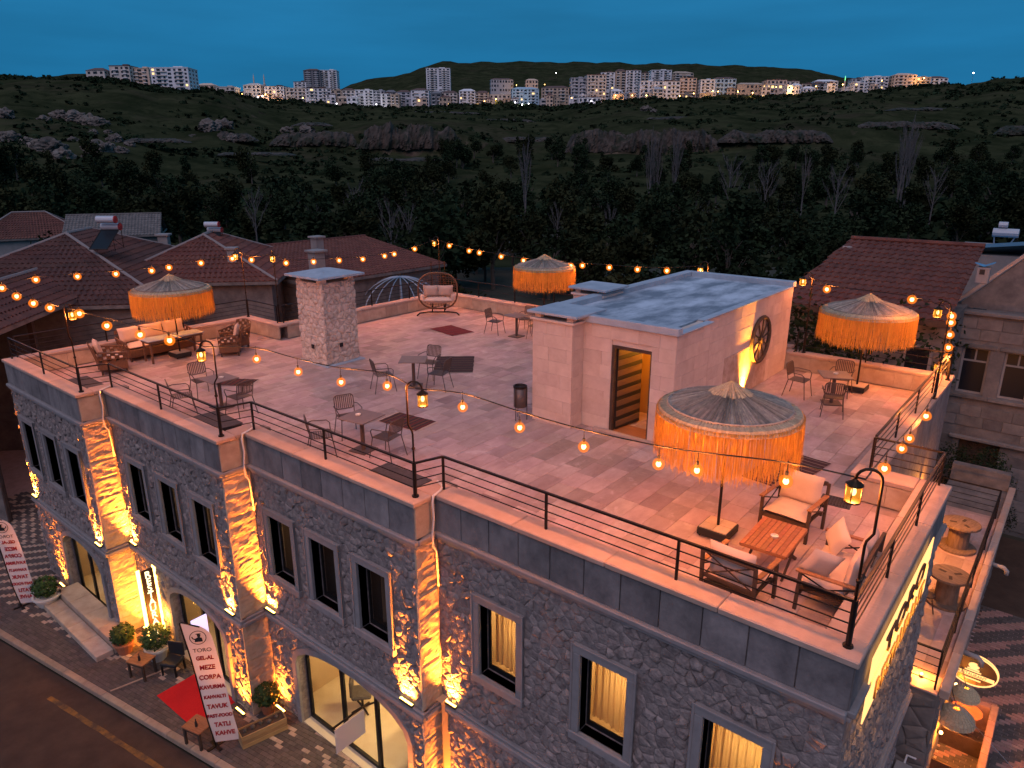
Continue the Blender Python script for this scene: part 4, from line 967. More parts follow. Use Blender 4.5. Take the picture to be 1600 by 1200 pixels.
# ------------------------------------------------------------ egg chair, bin, drain
eg = un(684, 494, 0); rz = R(39)+.05
t = thing('hanging_egg_chair', 'rattan double egg swing chair with beige cushions in the rear corner', 'swing chair', (-19.75, 19.55, 0), rz)
fr = MB(); W2, zc_, hh = .76, .98, .72
ring = [((W2+.0)*(abs(math.cos(a))**.75)*(1 if math.cos(a) > 0 else -1), -.12-.10*math.sin(a), zc_+hh*(abs(math.sin(a))**.8)*(1 if math.sin(a) > 0 else -1)) for a in [2*PI*k/36 for k in range(36)]]
obj('rim', MB().tube(ring, .035, 6, closed=True), 'wicker', t, smooth=True)
net = MB()
def shell(u, v): # u,v in -1..1
    x = u*W2*.97; z = zc_+v*hh*.97; r = max(0., 1-u*u*.9-v*v*.9); return (x, -.12-.10*v+.55*math.sqrt(r), z)
for k in range(-6, 7):
    u = k/7.; L = math.sqrt(max(0, 1-abs(u)**2.2)); net.tube([shell(u, -L+2*L*q/12) for q in range(13)], .009, 4)
for k in range(-6, 7):
    v = k/7.; L = math.sqrt(max(0, 1-abs(v)**2.2)); net.tube([shell(-L+2*L*q/12, v) for q in range(13)], .009, 4)
obj('rattan_net', net, 'wicker', t)
def pillow(w, h, d, n=8, m=8):
    b = MB(); vs = []
    for s in (1, -1):
        for i in range(n+1):
            for j in range(m+1):
                u, v = -1+2*i/n, -1+2*j/m; k = (1-u**4)*(1-v**4); e = 1-.06*(1-abs(v))*abs(u)**3
                vs.append((u*w/2*e, s*d/2*(k**.5), v*h/2*(1-.06*(1-abs(u))*abs(v)**3)))
    N0 = (n+1)*(m+1)
    fs = [(i*(m+1)+j, i*(m+1)+j+1, (i+1)*(m+1)+j+1, (i+1)*(m+1)+j) for i in range(n) for j in range(m)]
    return b.add(vs, fs+[tuple(N0+q for q in f[::-1]) for f in fs])
obj('seat_cushion', pillow(1.15, .62, .24), 'cushion', t, loc=(0, -.02, .60), rot=(PI/2-.1, 0, 0), smooth=True)
for s in (-1, 1):
    obj('back_cushion', pillow(.60, .46, .2), 'cushion', t, loc=(s*.29, .22, .93), rot=(.25, 0, 0), smooth=True); obj('arm_cushion', pillow(.36, .28, .16), 'cushion', t, loc=(s*.62, -.10, .72), rot=(0, 0, s*1.1), smooth=True)
obj('stand_foot', MB().tube([(-.82, -.25, .035), (-.72, -.1, .10), (-.4, .05, .11), (.4, .05, .11), (.72, -.1, .10), (.82, -.25, .035)], .03, 6), 'iron', t, smooth=True)
obj('stand_post', MB().tube([(-.24, .04, .1), (-.24, .1, .36)], .03, 6).tube([(.24, .04, .1), (.24, .1, .36)], .03, 6), 'iron', t)
obj('stand_rod', MB().tube([(-.26, .5, .1), (-.26, .45, 2.05)], .018, 6).tube([(.26, .5, .1), (.26, .45, 2.05)], .018, 6), 'bronze', t)
t = thing('rubbish_bin', 'tall round metal rubbish bin standing against the stone flue', 'bin', (-9.82, 12.30, 0))
obj('drum', MB().lathe([(.15, .32), (.155, .33), (.155, .80), (.145, .80), (.14, .36)], 16, cap=False), 'bin', t, smooth=True); obj('rim', MB().lathe([(.158, .78), (.165, .79), (.165, .83), (.14, .84), (.12, .81)], 16, cap=False), 'iron', t); obj('drum_bottom', MB().lathe([(.001, .33), (.15, .33)], 16, cap=False), 'bin', t)
for k in range(3): a = 2*PI*k/3+.5; obj('leg', MB().tube([(.16*math.cos(a), .16*math.sin(a), .80), (.16*math.cos(a), .16*math.sin(a), 0)], .010, 5), 'iron', t)
t = thing('floor_drain', 'dark cast drain grate set in the floor beside the lounge chairs', 'drain', (-2.80, 12.55, 0), .1)
obj('grate_frame', MB().box((0, 0, .004), (.52, .42, .012), ch=.004), 'mat_dark', t)
for k in range(9): obj('grate_bar', MB().box((-.2+k*.05, 0, .013), (.022, .34, .010)), 'iron', t)
# ------------------------------------------------------------ teak lounge set
def lounge(name, w, label, loc, rz, group, pillows=0):
    t = thing(name, label, 'armchair' if w < 1 else 'loveseat', loc, rz, group); hw_ = w/2
    for s in (-1, 1):
        obj('leg', MB().beam((s*(hw_-.025), -.33, 0), (s*(hw_-.025), -.31, .58), .045, .045), 'dark_wood', t); obj('leg', MB().beam((s*(hw_-.025), .36, 0), (s*(hw_-.025), .40, .80), .045, .045), 'dark_wood', t)
        obj('armrest', MB().box((s*(hw_-.02), .0, .595), (.075, .74, .03), ch=.008), 'teak', t)
        obj('side_brace', MB().beam((s*(hw_-.025), -.31, .30), (s*(hw_-.025), .38, .56), .012, .018).beam((s*(hw_-.025), -.31, .56), (s*(hw_-.025), .38, .30), .012, .018), 'iron', t)
    obj('seat_frame', MB().box((0, -.3, .27), (w-.1, .04, .07)).box((0, .33, .27), (w-.1, .04, .07)).box((0, 0, .29), (w-.12, .62, .02)), 'dark_wood', t)
    bf = MB().box((0, .40, .79), (w-.09, .045, .06)).box((0, .375, .40), (w-.09, .03, .05)); n = 1 if w < 1 else 2
    for k in range(n):
        a, b = -hw_+.06+k*(w-.12)/n, -hw_+.06+(k+1)*(w-.12)/n; bf.beam((a, .375, .42), (b, .40, .77), .012, .016).beam((a, .40, .77), (b, .375, .42), .012, .016)
    obj('back_frame', bf, 'dark_wood', t)
    obj('seat_cushion', pillow(w-.12, .66, .14), 'cushion', t, loc=(0, -.01, .365), rot=(PI/2, 0, 0), smooth=True)
    for k in range(n):
        obj('back_cushion', pillow((w-.14)/n, .52, .16, 10, 10), 'cushion', t, loc=(-(w-.14)/2+(w-.14)/n*(k+.5), .275, .66), rot=(-.12, 0, 0), smooth=True)
    return t
lounge('lounge_armchair', .82, 'teak armchair with beige cushions facing the table from the floor side', (-3.1, 11.05, 0), -.08, 'teak lounge seats')
lounge('lounge_armchair', .80, 'teak armchair seen from behind against the front railing', (-3.0, 8.62, 0), PI-.06, 'teak lounge seats')
lounge('lounge_loveseat', 1.42, 'teak loveseat with beige cushions against the side railing', (-1.98, 9.55, 0), -PI/2+.02, 'teak lounge seats')
for k, (x, y, z, a, b) in enumerate(((-2.12, 9.95, .67, .45, .6), (-2.10, 9.12, .65, -.35, -.9))):
    tag(obj('throw_pillow', pillow(.44, .44, .15), 'cushion2' if k == 0 else 'cushion', loc=(x, y, z), rot=(-.35, a, -PI/2+b), smooth=True), ['pink beige throw pillow leaning on the loveseat back', 'pale throw pillow by the loveseat arm'][k], 'pillow', 'throw pillows on the loveseat')
t = thing('coffee_table', 'slatted teak coffee table with crossed folding legs', 'table', (-2.95, 9.77, 0), .02)
for k in range(9): obj('slat', MB().box((-.30+k*.075, 0, .475), (.068, 1.02, .018), ch=.003), 'teak', t)
obj('apron', MB().box((0, -.5, .45), (.66, .025, .035)).box((0, .5, .45), (.66, .025, .035)).box((-.33, 0, .45), (.025, .97, .035)).box((.33, 0, .45), (.025, .97, .035)), 'teak', t)
for s in (-1, 1):
    obj('leg', MB().beam((s*.28, -.38, 0), (s*.28, .30, .445), .025, .05), 'dark_wood', t); obj('leg', MB().beam((s*.25, .38, 0), (s*.25, -.30, .445), .025, .05), 'dark_wood', t)
obj('stretcher', MB().box((0, 0, .215), (.5, .025, .025)), 'dark_wood', t)
small_set(-2.93, 9.72, .485, 'small white ashtray on the slatted teak coffee table')
# ------------------------------------------------------------ wicker set under the far parasol
def wicker_seat(name, w, label, loc, rz, cushions=True, dp=.72):
    t = thing(name, label, 'sofa' if w > 1.2 else 'armchair', loc, rz, 'wicker seats'); h2 = w/2
    obj('seat_base', MB().box((0, 0, .24), (w, dp, .26), ch=.03), 'wicker', t)
    for sx_ in (-1, 1):
        for sy in (-1, 1): obj('leg', MB().box((sx_*(h2-.05), sy*(dp/2-.05), .055), (.05, .05, .11)), 'dark_wood', t)
    def lattice(pts_f, nu, nv):
        m = MB()
        for i in range(nu+1): m.tube([pts_f(i/nu, q/6) for q in range(7)], .011, 4)
        for j in range(nv+1): m.tube([pts_f(q/8, j/nv) for q in range(9)], .011, 4)
        for i in range(nu):
            for j in range(nv):
                if (i+j) % 2: m.quad(pts_f(i/nu, j/nv), pts_f((i+1)/nu, j/nv), pts_f((i+1)/nu, (j+1)/nv), pts_f(i/nu, (j+1)/nv))
        return m
    obj('backrest', lattice(lambda u, v: (-h2+w*u, dp/2-.02+.14*v+.05*math.sin(PI*u), .36+.48*v+.05*math.sin(PI*u)*v), max(6, int(w/.1)), 6), 'wicker', t)
    for s in (-1, 1):
        obj('arm_panel', lattice(lambda u, v: (s*(h2-.01+.06*v), -dp/2+dp*u, .36+.25*v+.06*u*v), 7, 3), 'wicker', t); obj('armrest', MB().tube([(s*(h2+.05), -dp/2, .60), (s*(h2+.06), 0, .63), (s*(h2+.05), dp/2, .68)], .028, 6), 'wicker', t)
    if cushions:
        n = max(1, round(w/.62)); obj('seat_cushion', pillow(w-.08, dp-.06, .14), 'cushion', t, loc=(0, -.02, .43), rot=(PI/2, 0, 0), smooth=True)
        for k in range(n): obj('back_cushion', pillow((w-.06)/n, .46, .16), 'cushion', t, loc=(-w/2+.03+(w-.06)/n*(k+.5), dp/2-.07, .72), rot=(-.22, 0, 0), smooth=True)
    return t
wicker_seat('wicker_sofa', 2.1, 'long wicker sofa with beige cushions against the far wall', (-22.35, 9.75, 0), PI/2+.02)
wicker_seat('wicker_armchair', .86, 'wicker armchair with open lattice arms at the near end of the sofa table', (-21.5, 8.0, 0), PI-.25)
wicker_seat('wicker_chair', .66, 'wicker chair pulled up to the far end of the sofa table', (-21.1, 11.65, 0), .2, False, .6)
t2 = wicker_seat('wicker_chair', .62, 'wicker chair turned towards the terrace beside the far end chair', (-20.55, 11.15, 0), -.6, True, .6)
t = thing('sofa_table', 'long grey topped wicker table in front of the sofa', 'table', (-21.55, 9.85, 0), PI/2)
obj('table_top', MB().box((0, 0, .69), (1.75, .62, .03), ch=.006), 'slab', t); obj('apron', MB().box((0, 0, .64), (1.66, .54, .07)), 'wicker', t)
for s in (-1, 1):
    for q in (-1, 1): obj('leg', MB().box((s*.78, q*.24, .30), (.05, .05, .60)), 'wicker', t)
tag(obj('floor_cushion', pillow(.62, .5, .2), 'cushion', loc=(-20.95, 10.75, .25), rot=(-.9, .2, .5), smooth=True), 'large beige cushion leaning by the parasol base under the sofa table', 'cushion')
# ------------------------------------------------------------ street, kerb and pavement
gm = MB()
kd = Vector((8.63, 1.45, 0)).normalized(); kn = Vector((-kd.y, kd.x, 0))   # the kerb runs along kd
K0 = Vector((-21.0, 3.75, GZ))
def kp(s, o, z=0.): p = K0+kd*s+kn*o; return (p.x, p.y, GZ+z)
rd = MB(); rd.quad(kp(-60, -30, -.13), kp(60, -30, -.13), kp(60, -.02, -.13), kp(-60, -.02, -.13)); struct('road', rd, 'asphalt')
yl = MB()
for k in range(40):
    s0 = 3.6+k*.3; yl.quad(kp(s0, -.62+.01*math.sin(k*2), -.126), kp(s0+.3, -.62+.01*math.sin(k*2+2), -.126), kp(s0+.3, -.50+.01*math.sin(k*1.3), -.126), kp(s0, -.50+.01*math.sin(k*1.3-1.3), -.126))
struct('road_marking', yl, 'yellow_paint')
pvt = MB(); pvt.quad(kp(-60, .14, -.012), kp(60, .14, -.012), kp(60, 14, -.012), kp(-60, 14, -.012)); pav = struct('pavement', pvt, 'grout')
kr = MB(); kr.quad(kp(-60, .0, -.1), kp(60, .0, -.1), kp(60, .1, -.1), kp(-60, .1, -.1)); kb = struct('kerb', kr, 'kerb')
for k in range(26):
    s0 = -4+k*.8; a = MB(); z = lambda h: h
    a.beam(kp(s0+.004, .08, -.05), kp(s0+.796, .08, -.05), .16, .13, ch=.012)
    obj('kerb_stone', a, 'kerb', kb, world=True)
def infront(p):
    for i in range(4):
        if XS[i] <= p.x <= XS[i+1]: return p.y < YS[i]-.0
    return p.x < XS[0] and p.y < 14
ms = {}
for nme in ('paver_grey', 'paver_light', 'paver_red'):
    ms[nme] = MB().box((0, 0, 0), (.194, .094, .03), ch=.004).mesh('paver'); ms[nme].materials.append(MATS[nme])
base = MB(); cnt = {'n': 0}; cands = []
for i in range(-50, 70):
    for j in range(0, 80):
        s0 = i*.2+(.1 if j % 2 else 0); o0 = .21+j*.1; p = Vector(kp(s0, o0, 0))
        if not infront(p) or p.x > -8.5 or p.x < -30 or (j > 36 and p.x > -23.2): continue
        st = (math.floor((s0+.1)/.2)+j//1) % 5
        ii = math.floor((s0+.1)/.2); lite = (((ii*2-j) % 6 in (0, 1)) and 7 <= j <= 26) if p.x < -16.6 and p.x > -23.5 else ((ii*2-j) % 6 in (0, 1)) if p.x < -23.5 else ((ii % 3 == 0 and (j+ii) % 4 < 2 and 9 <= j <= 13) or (p.x > -12.6 and (ii+j) % 4 == 0 and j in (8, 9, 12, 13)))
        if -19.6 < p.x < -16.9 and False: pass
        cands.append((p, 'paver_light' if lite else 'paver_grey'))
cands.sort(key=lambda c: (c[1] != 'paver_light', (c[0]-_C).length))
bulk = {'paver_grey': MB(), 'paver_light': MB()}
for k, (p, mname) in enumerate(cands):
    if k < 290: obj('paver', ms[mname], None, pav, world=True, loc=(p.x, p.y, GZ-.006+random.uniform(-.002, .002)), rot=(0, 0, math.atan2(kd.y, kd.x)))
    else:
        bulk[mname].box((p.x, p.y, GZ-.006), (.194, .094, .03), rz=math.atan2(kd.y, kd.x)); bulk[mname].tint(random.random())
for q in bulk:
    if bulk[q].v: obj('paver_field', bulk[q], q, pav, world=True, stuff=True)
dv = MB().beam(kp(4.85, .2, .008), kp(5.4, 1.6, .008), .05, .03); obj('paving_edge', dv, 'kerb', pav, world=True)
# entrance steps of the far bay
t = thing('entrance_step', 'low stone step platform under the far arched window', 'step', (-19.4, 5.3, GZ))
for k in range(4): obj('step_slab', MB().bx(-21.3+k*.93, -20.38+k*.93, 4.98, 5.40, GZ, GZ+.16, .01), 'ashlar', t, world=True)
for k in range(4): obj('upper_slab', MB().bx(-21.3+k*.93, -20.38+k*.93, 5.42, YS[0]+.1, GZ, GZ+.32, .01), 'ashlar', t, world=True)
# red carpet
t = MB(); vs = []; ca, cb, cc_, cd = Vector((-15.25, 5.38, 0)), Vector((-13.62, 5.42, 0)), Vector((-13.62, 6.47, 0)), Vector((-15.27, 6.47, 0))
for i in range(13):
    for j in range(9):
        p = ca.lerp(cb, i/12).lerp(cd.lerp(cc_, i/12), j/8); vs.append((p.x, p.y, GZ+.018+.006*noise.noise((p.x*3, p.y*3, 0))))
t.add(vs, [(i*9+j, (i+1)*9+j, (i+1)*9+j+1, i*9+j+1) for i in range(12) for j in range(8)])
tag(obj('red_carpet', t, 'carpet_red'), 'bright red carpet laid before the entrance doors', 'carpet')
# sail banners
def sail(base, wdir, H, Wb, label, lines, lean, mir=1):
    wd = Vector((*wdir, 0)).normalized(); t = thing('sail_banner', label, 'banner', base, group='tall printed sail banners'); nrm = Vector((wd.y, -wd.x, 0))
    W_ = lambda v: Wb*(1 if v < .86 else math.sqrt(max(.02, 1-((v-.86)/.14)**2)))
    P = lambda u, v, d=0.: wd*(u*W_(v)+lean*v)+nrm*(d+.035*math.sin(v*7))+Vector((0, 0, .12+v*H))
    vs = []; n, m_ = 6, 30
    for i in range(n+1):
        for j in range(m_+1): vs.append(P(i/n, j/m_))
    obj('cloth', MB().add(vs, [(i*(m_+1)+j, (i+1)*(m_+1)+j, (i+1)*(m_+1)+j+1, i*(m_+1)+j+1) for i in range(n) for j in range(m_)]), 'banner', t, smooth=True)
    obj('pole', MB().tube([(0, 0, 0)]+[P(-.02, j/12) for j in range(13)]+[P(.5, 1.005), P(.9, .955)], .016, 6), 'iron', t, smooth=True)
    obj('foot', MB().box((0, 0, .015), (.4, .07, .03)).box((0, 0, .018), (.07, .4, .03)), 'iron', t)
    rot = Matrix((( wd.x, 0, nrm.x), (wd.y, 0, nrm.y), (0, 1, 0))).to_4x4()
    b = Vector(base)
    def put(body, v, size, mat, sx_=.8, bold=.006):
        p = b+P(.5, v, .012); text('lettering', body, size, mat, t, Matrix.Translation(p) @ rot, .001, sx_, bold)
    n = len(lines)
    for k, ln in enumerate(lines): put(ln, .70-k*.62/(n-1) if n > 1 else .4, .155 if len(ln) < 6 else .13 if len(ln) < 8 else .115, 'ink_red', .82*mir)
    put('TORO', .765, .13, 'ink_black', 1.0*mir, 0.)
    # round emblem with a waiter's bust
    cen = b+P(.5, .875, .022); em = MB(); f2 = lambda x, y: cen+wd*x*mir+Vector((0, 0, y))+nrm*.002
    r0, r1 = .165, .15
    for k in range(28):
        a0, a1 = 2*PI*k/28, 2*PI*(k+1)/28; em.quad(f2(r1*math.cos(a0), r1*math.sin(a0)), f2(r0*math.cos(a0), r0*math.sin(a0)), f2(r0*math.cos(a1), r0*math.sin(a1)), f2(r1*math.cos(a1), r1*math.sin(a1)))
    def disc(x, y, a, c, n=14): em.add([f2(x+a*math.cos(2*PI*k/n), y+c*math.sin(2*PI*k/n)) for k in range(n)], [tuple(range(n))])
    disc(.02, .045, .034, .042); disc(.015, .085, .055, .014); em.add([f2(-.075, -.10), f2(.085, -.10), f2(.075, -.01), f2(.035, .008), f2(-.005, .008), f2(-.05, -.015)], [(0, 1, 2, 3, 4, 5)])
    em.add([f2(-.05, -.06), f2(-.11, -.02), f2(-.125, .03), f2(-.105, .035), f2(-.092, -.005), f2(-.045, -.03)], [(0, 1, 2, 3, 4, 5)])
    obj('emblem', em, 'ink_black', t, world=True)
sail((-12.74, 5.48, GZ), (.62, .72), 3.05, .52, 'tall white sail banner with red menu words beside the red carpet', ['GEL-AL', 'MEZE', 'ÇORBA', 'KAVURMA', 'KAHVALTI', 'TAVUK', 'FAST-FOOD', 'TATLI', 'KAHVE'], -.32)
sail((-21.75, 4.62, GZ), (.62, .72), 2.75, .52, 'tall white sail banner seen from behind by the far end of the front', ['GEL-AL', 'MEZE', 'ÇORBA', 'KAVURMA', 'KAHVALTI', 'TAVUK', 'FAST-FOOD', 'TATLI', 'KAHVE'], -.32, -1)
# planter of planks
t = thing('plank_planter', 'long wooden plank planter box beside the sail banner', 'planter', (-12.22, 6.3, GZ), 1.33)
for k in range(3):
    for s in (-1, 1): obj('plank', MB().box((0, s*.15, .07+k*.105), (.98, .022, .10), ch=.003), 'plank', t)
    for s in (-1, 1): obj('plank', MB().box((s*.48, 0, .07+k*.105), (.022, .276, .10), ch=.003), 'plank', t)
obj('soil', MB().box((0, 0, .27), (.94, .27, .05)), 'soil', t)
for k in range(5): obj('pot_plant', MB().ball((-.36+k*.17, random.uniform(-.05, .05), .34), .04+.02*random.random(), 5), 'bark', t)
def foliage(mb, c, rx, rz_, n, size, rg, shell=.55):
    for _ in range(n):
        d = Vector((rg.gauss(0, 1), rg.gauss(0, 1), rg.gauss(0, 1))).normalized(); k = rg.uniform(shell, 1)**.6
        p = Vector(c)+Vector((d.x*rx*k, d.y*rx*k, d.z*rz_*k)); a = Vector((rg.gauss(0, 1), rg.gauss(0, 1), rg.gauss(0, .6))).normalized(); b = a.cross(d+Vector((.1, .2, .3))).normalized(); s = size*rg.uniform(.6, 1.4)
        mb.add([p-a*s, p+b*s*.5, p+a*s, p-b*s*.5], [(0, 1, 2, 3)])
def pot_plant(x, y, z, r, h, potmat, label, fr, leafy='round'):
    t = thing('potted_plant', label, 'plant', (x, y, z), group='potted plants at the entrance'); rg = random.Random(label)
    obj('pot', MB().lathe([(r*.65, 0), (r, h*.85), (r*1.08, h*.85), (r*1.08, h), (r*.92, h), (r*.9, h*.85), (0.01, h*.82)], 16), potmat, t, smooth=False)
    m = MB(); foliage(m, (0, 0, h+fr*.75), fr, fr*.9, 900, .045, rg); obj('foliage', m, 'leaf', t); obj('stem', MB().tube([(0, 0, h*.8), (0, 0, h+fr*.7)], .02, 5), 'bark', t)
pot_plant(-17.45, 5.62, GZ, .24, .34, 'terracotta', 'leafy plant in a wide terracotta bowl beside the step platform', .30)
pot_plant(-16.55, 6.05, GZ, .28, .38, 'white_pot', 'round clipped bush in a white pot under the backlit sign', .36)
pot_plant(-21.3, 5.15, GZ, .34, .32, 'white_pot', 'low bush in a broad white bowl at the far bay corner', .34)
pot_plant(-12.75, 6.75, GZ, .16, .3, 'terracotta', 'thin green shrub behind the sail banner', .30)
# small street tables
def stool(x, y, rz, label):
    t = thing('side_table', label, 'table', (x, y, GZ), rz, 'low wooden tables on the pavement')
    obj('table_top', MB().box((0, 0, .47), (.52, .42, .035), ch=.006), 'teak', t)
    for a in (-1, 1):
        for b in (-1, 1): obj('leg', MB().box((a*.22, b*.17, .225), (.05, .05, .45)), 'dark_wood', t)
    obj('apron', MB().box((0, .17, .42), (.4, .03, .07)).box((0, -.17, .42), (.4, .03, .07)), 'dark_wood', t)
    tb = thing('menu_bottle', 'small dark bottle on the '+label[6:], 'bottle', (x+.05, y-.05, GZ+.49)); obj('body', MB().lathe([(.03, 0), (.03, .1), (.012, .14), (.012, .19)], 8), 'black_box', tb)
stool(-16.22, 5.52, .35, 'small low wooden table on the pavement under the backlit sign'); stool(-13.12, 5.33, .25, 'small low wooden table between kerb and red carpet')
ch_ = thing('street_chair', 'black low chair behind the side table under the backlit sign', 'chair', (-15.75, 6.05, GZ), .5)
obj('seat', MB().box((0, 0, .32), (.42, .40, .10), ch=.02), 'black_box', ch_); obj('backrest', MB().box((0, .2, .56), (.42, .05, .38), ch=.015), 'black_box', ch_)
for a in (-1, 1):
    for b in (-1, 1): obj('leg', MB().box((a*.18, b*.17, .135), (.035, .035, .27)), 'iron', ch_)
# dining room furniture behind the arched window
def din_chair(x, y, rz, label):
    t = thing('dining_chair', label, 'chair', (x, y, GZ+.02), rz, 'dark dining chairs indoors')
    obj('seat', MB().box((0, 0, .45), (.46, .44, .09), ch=.03), 'mat_dark', t); obj('backrest', MB().box((0, .22, .70), (.48, .06, .42), ch=.03), 'mat_dark', t)
    obj('column', MB().tube([(0, 0, .04), (0, 0, .42)], .03, 6), 'iron', t)
    for k in range(4): obj('foot', MB().beam((0, 0, .05), (.28*math.cos(k*PI/2+.5), .28*math.sin(k*PI/2+.5), .02), .035, .03), 'iron', t)
din_chair(-11.15, 8.2, 2.4, 'dark swivel dining chair just inside the left arched pane'); din_chair(-9.2, 9.2, .4, 'dark dining chair deep inside the arched dining room'); din_chair(-10.2, 9.6, .2, 'dark dining chair at the middle of the arched dining room')
t = thing('dining_table', 'pale dining table inside the arched dining room', 'table', (-9.3, 8.35, GZ+.02)); obj('table_top', MB().box((0, 0, .74), (.9, .8, .04), ch=.008), 'white_pot', t); obj('column', MB().tube([(0, 0, 0), (0, 0, .72)], .05, 8), 'iron', t); obj('base_plate', MB().box((0, 0, .015), (.5, .5, .03)), 'iron', t)
pot_plant(-8.9, 7.95, GZ+.02, .13, .3, 'white_pot', 'dried brown plant in a pale pot inside the arched window', .26)
t = thing('hanging_notice', 'pale paper notice hanging from a rod before the arched window', 'sign', (-9.6, YS[2]-.3, -4.7))
obj('rod', MB().beam((-9.5, YS[2]+.05, -4.42), (-9.5, YS[2]-.85, -4.42), .03, .03), 'iron', t, world=True)
obj('sheet', MB().bx(-9.51, -9.495, YS[2]-.80, YS[2]-.10, -5.05, -4.50), 'banner', t, world=True)
# lit screen by the entrance
tag(obj('menu_screen', MB().bx(-14.45, -14.4, YS[1]-.42, YS[1]-.05, -5.0, -4.2, .01), M('screen', (.6, .6, .8), emit=(.62, .62, 1), estr=1.0)), 'small bluish white lit panel above the sail banner by the entrance', 'screen')
# ------------------------------------------------------------ lower side terrace
TZ = -3.75; TX = -.90; TY0, TY1 = YJ+.22, 22.5
ext = thing('side_terrace', 'raised side terrace of weathered stone with lit tile floor', 'terrace', (-1.6, 17, GZ))
ew = obj('terrace_wall', MB().bx(XR2+.03, TX+.16, TY0, 25.0, GZ-.3, TZ-.03), 'old_wall', ext, world=True)
for A, p in voronoi(TY0+.05, 24.9, GZ, TZ-.15, .5, .36, [], rng): obj('stone', stone(p, fx(TX+.158), rng.uniform(.02, .05), rng), 'old_block', ew, world=True)
for A, p in voronoi(XR2+.05, TX+.14, GZ, TZ-.15, .5, .36, [], rng): obj('stone', stone(p, fy(TY0+.002), rng.uniform(.02, .05), rng), 'old_block', ew, world=True)
ft = obj('terrace_floor', MB().bx(XR2+.03, TX+.12, TY0-.04, 22.5, TZ-.028, TZ-.012), 'grout', ext, world=True)
for i in range(4):
    for j in range(15): obj('floor_tile', MB().bx(XR2+.05+i*.38, XR2+.425+i*.38, TY0-.03+j*.585, TY0+.55+j*.585, TZ-.012, TZ+.004+random.uniform(-.001, .001), .003), 'travertine', ft, world=True)
for k in range(8):
    a = TY0+k*1.4; obj('edge_slab', MB().bx(TX+.13, TX+.30, a+.004, a+1.396, TZ-.06, TZ+.12, .01), 'coping', ext, world=True)
obj('end_wall', MB().bx(XR2+.03, TX+.125, 24.7, 25.0, TZ-.03, TZ+.5, .01), 'old_wall', ext, world=True)
for k, y in enumerate((15.3, 19.6)):
    obj('drain_spout', MB().tube([(TX+.28, y, TZ-.02), (TX+.55, y, TZ-.03), (TX+.62, y, TZ-.10), (TX+.62, y, TZ-.2)], .055, 8), 'plaster', ext, world=True, smooth=True)
railing([(XR-.05, TY0+.1), (TX+.05, TY0+.1), (TX+.05, TY1-.1), (XR2+.1, TY1-.1)], 'black iron railing round the lower side terrace', TZ, .85, (.17, .34, .51, .68), 2.2)
lt = thing('terrace_lamp', 'small lit floor lamp at the near end of the lower side terrace', 'light', (-1.12, TY0+.32, TZ)); obj('body', MB().lathe([(.04, 0), (.04, .05), (.03, .06)], 10), 'iron', lt); obj('lens', MB().ball((0, 0, .08), .028, 6), 'bulb_core', lt)
light('POINT', 'terrace_lamp', 70, (1, .32, .04), .04, parent=lt, loc=(0, 0, .12), world=False)
l2 = thing('terrace_lamp', 'lit wall lamp on the recessed wall above the spool tables', 'light', (XR2+.06, 18.6, TZ+1.9)); obj('body', MB().box((0, 0, 0), (.08, .1, .16), ch=.01), 'iron', l2); obj('lens', MB().box((.0, 0, -.085), (.05, .06, .01)), 'led', l2)
light('POINT', 'terrace_wall', 420, (1, .32, .04), .05, parent=l2, loc=(.05, 0, -.16), world=False)
def spool(x, y, r, h, label):
    t = thing('cable_spool_table', label, 'table', (x, y, TZ+.004), random.uniform(0, 3), 'cable spool tables')
    obj('drum', MB().lathe([(r*.55, .05), (r*.55, h-.05)], 16), 'spool_wood', t)
    for z in (.0, h-.055):
        dsc = obj('disc', MB().lathe([(r, z), (r, z+.055)], 24), 'spool_wood', t)
    for k in range(3): a = 2.1*k; obj('slot', MB().box((r*.42*math.cos(a), r*.42*math.sin(a), h+.001), (.16, .07, .004), rz=a), 'soil', t)
M('spool_wood', (.12, .08, .055), (.2, .14, .10), scale=4, rough=.9, stretch=(1, 6, 1))
spool(-1.42, 19.9, .44, .72, 'wooden cable spool table at the far end of the lower terrace'); spool(-1.22, 17.0, .42, .72, 'wooden cable spool table at the near end of the lower terrace')
stl = thing('terrace_stool', 'small dark stool beside the near cable spool table', 'stool', (-1.5, 16.3, TZ+.004)); obj('seat', MB().lathe([(.15, .42), (.15, .45)], 12), 'dark_wood', stl)
for k in range(3): a = 2.1*k; obj('leg', MB().tube([(.08*math.cos(a), .08*math.sin(a), .42), (.17*math.cos(a), .17*math.sin(a), 0)], .014, 5), 'dark_wood', stl)
# oval lit sign
OX, OY, OZ = -.40, 16.1, -4.62
t = thing('oval_sign', 'oval glowing hanging sign with emblem and band of lettering', 'sign', (OX, OY, OZ))
ov = [(math.cos(2*PI*k/36), math.sin(2*PI*k/36)) for k in range(36)]
obj('sign_board', MB().prism([(a*.44, b*.34) for a, b in ov], lambda u, v, q: (u, .05*q, v)), 'sign_face', t)
for yy in (-.012, .06): obj('neon_rim', MB().tube([(a*.45, yy, b*.35) for a, b in ov], .016, 6, closed=True), 'led_sign', t)
obj('band', MB().box((0, -.012, -.10), (.80, .012, .085)), 'led_sign', t)
em = MB().prism([(.10*a, .075*b+.12) for a, b in ov], lambda u, v, q: (u, -.014+.012*q, v)).box((0, -.01, .035), (.22, .01, .03)).box((0, -.01, -.01), (.3, .01, .025))
obj('emblem', em, 'led_sign', t)
text('lettering', 'RESTAURANT', .085, 'sign_face', t, Matrix.Translation((OX, OY-.022, OZ-.10)) @ Matrix.Rotation(PI/2, 4, 'X'), .002, 1.0, .001)
obj('script_line', MB().box((0, -.01, -.21), (.34, .01, .03)), 'led_sign', t)
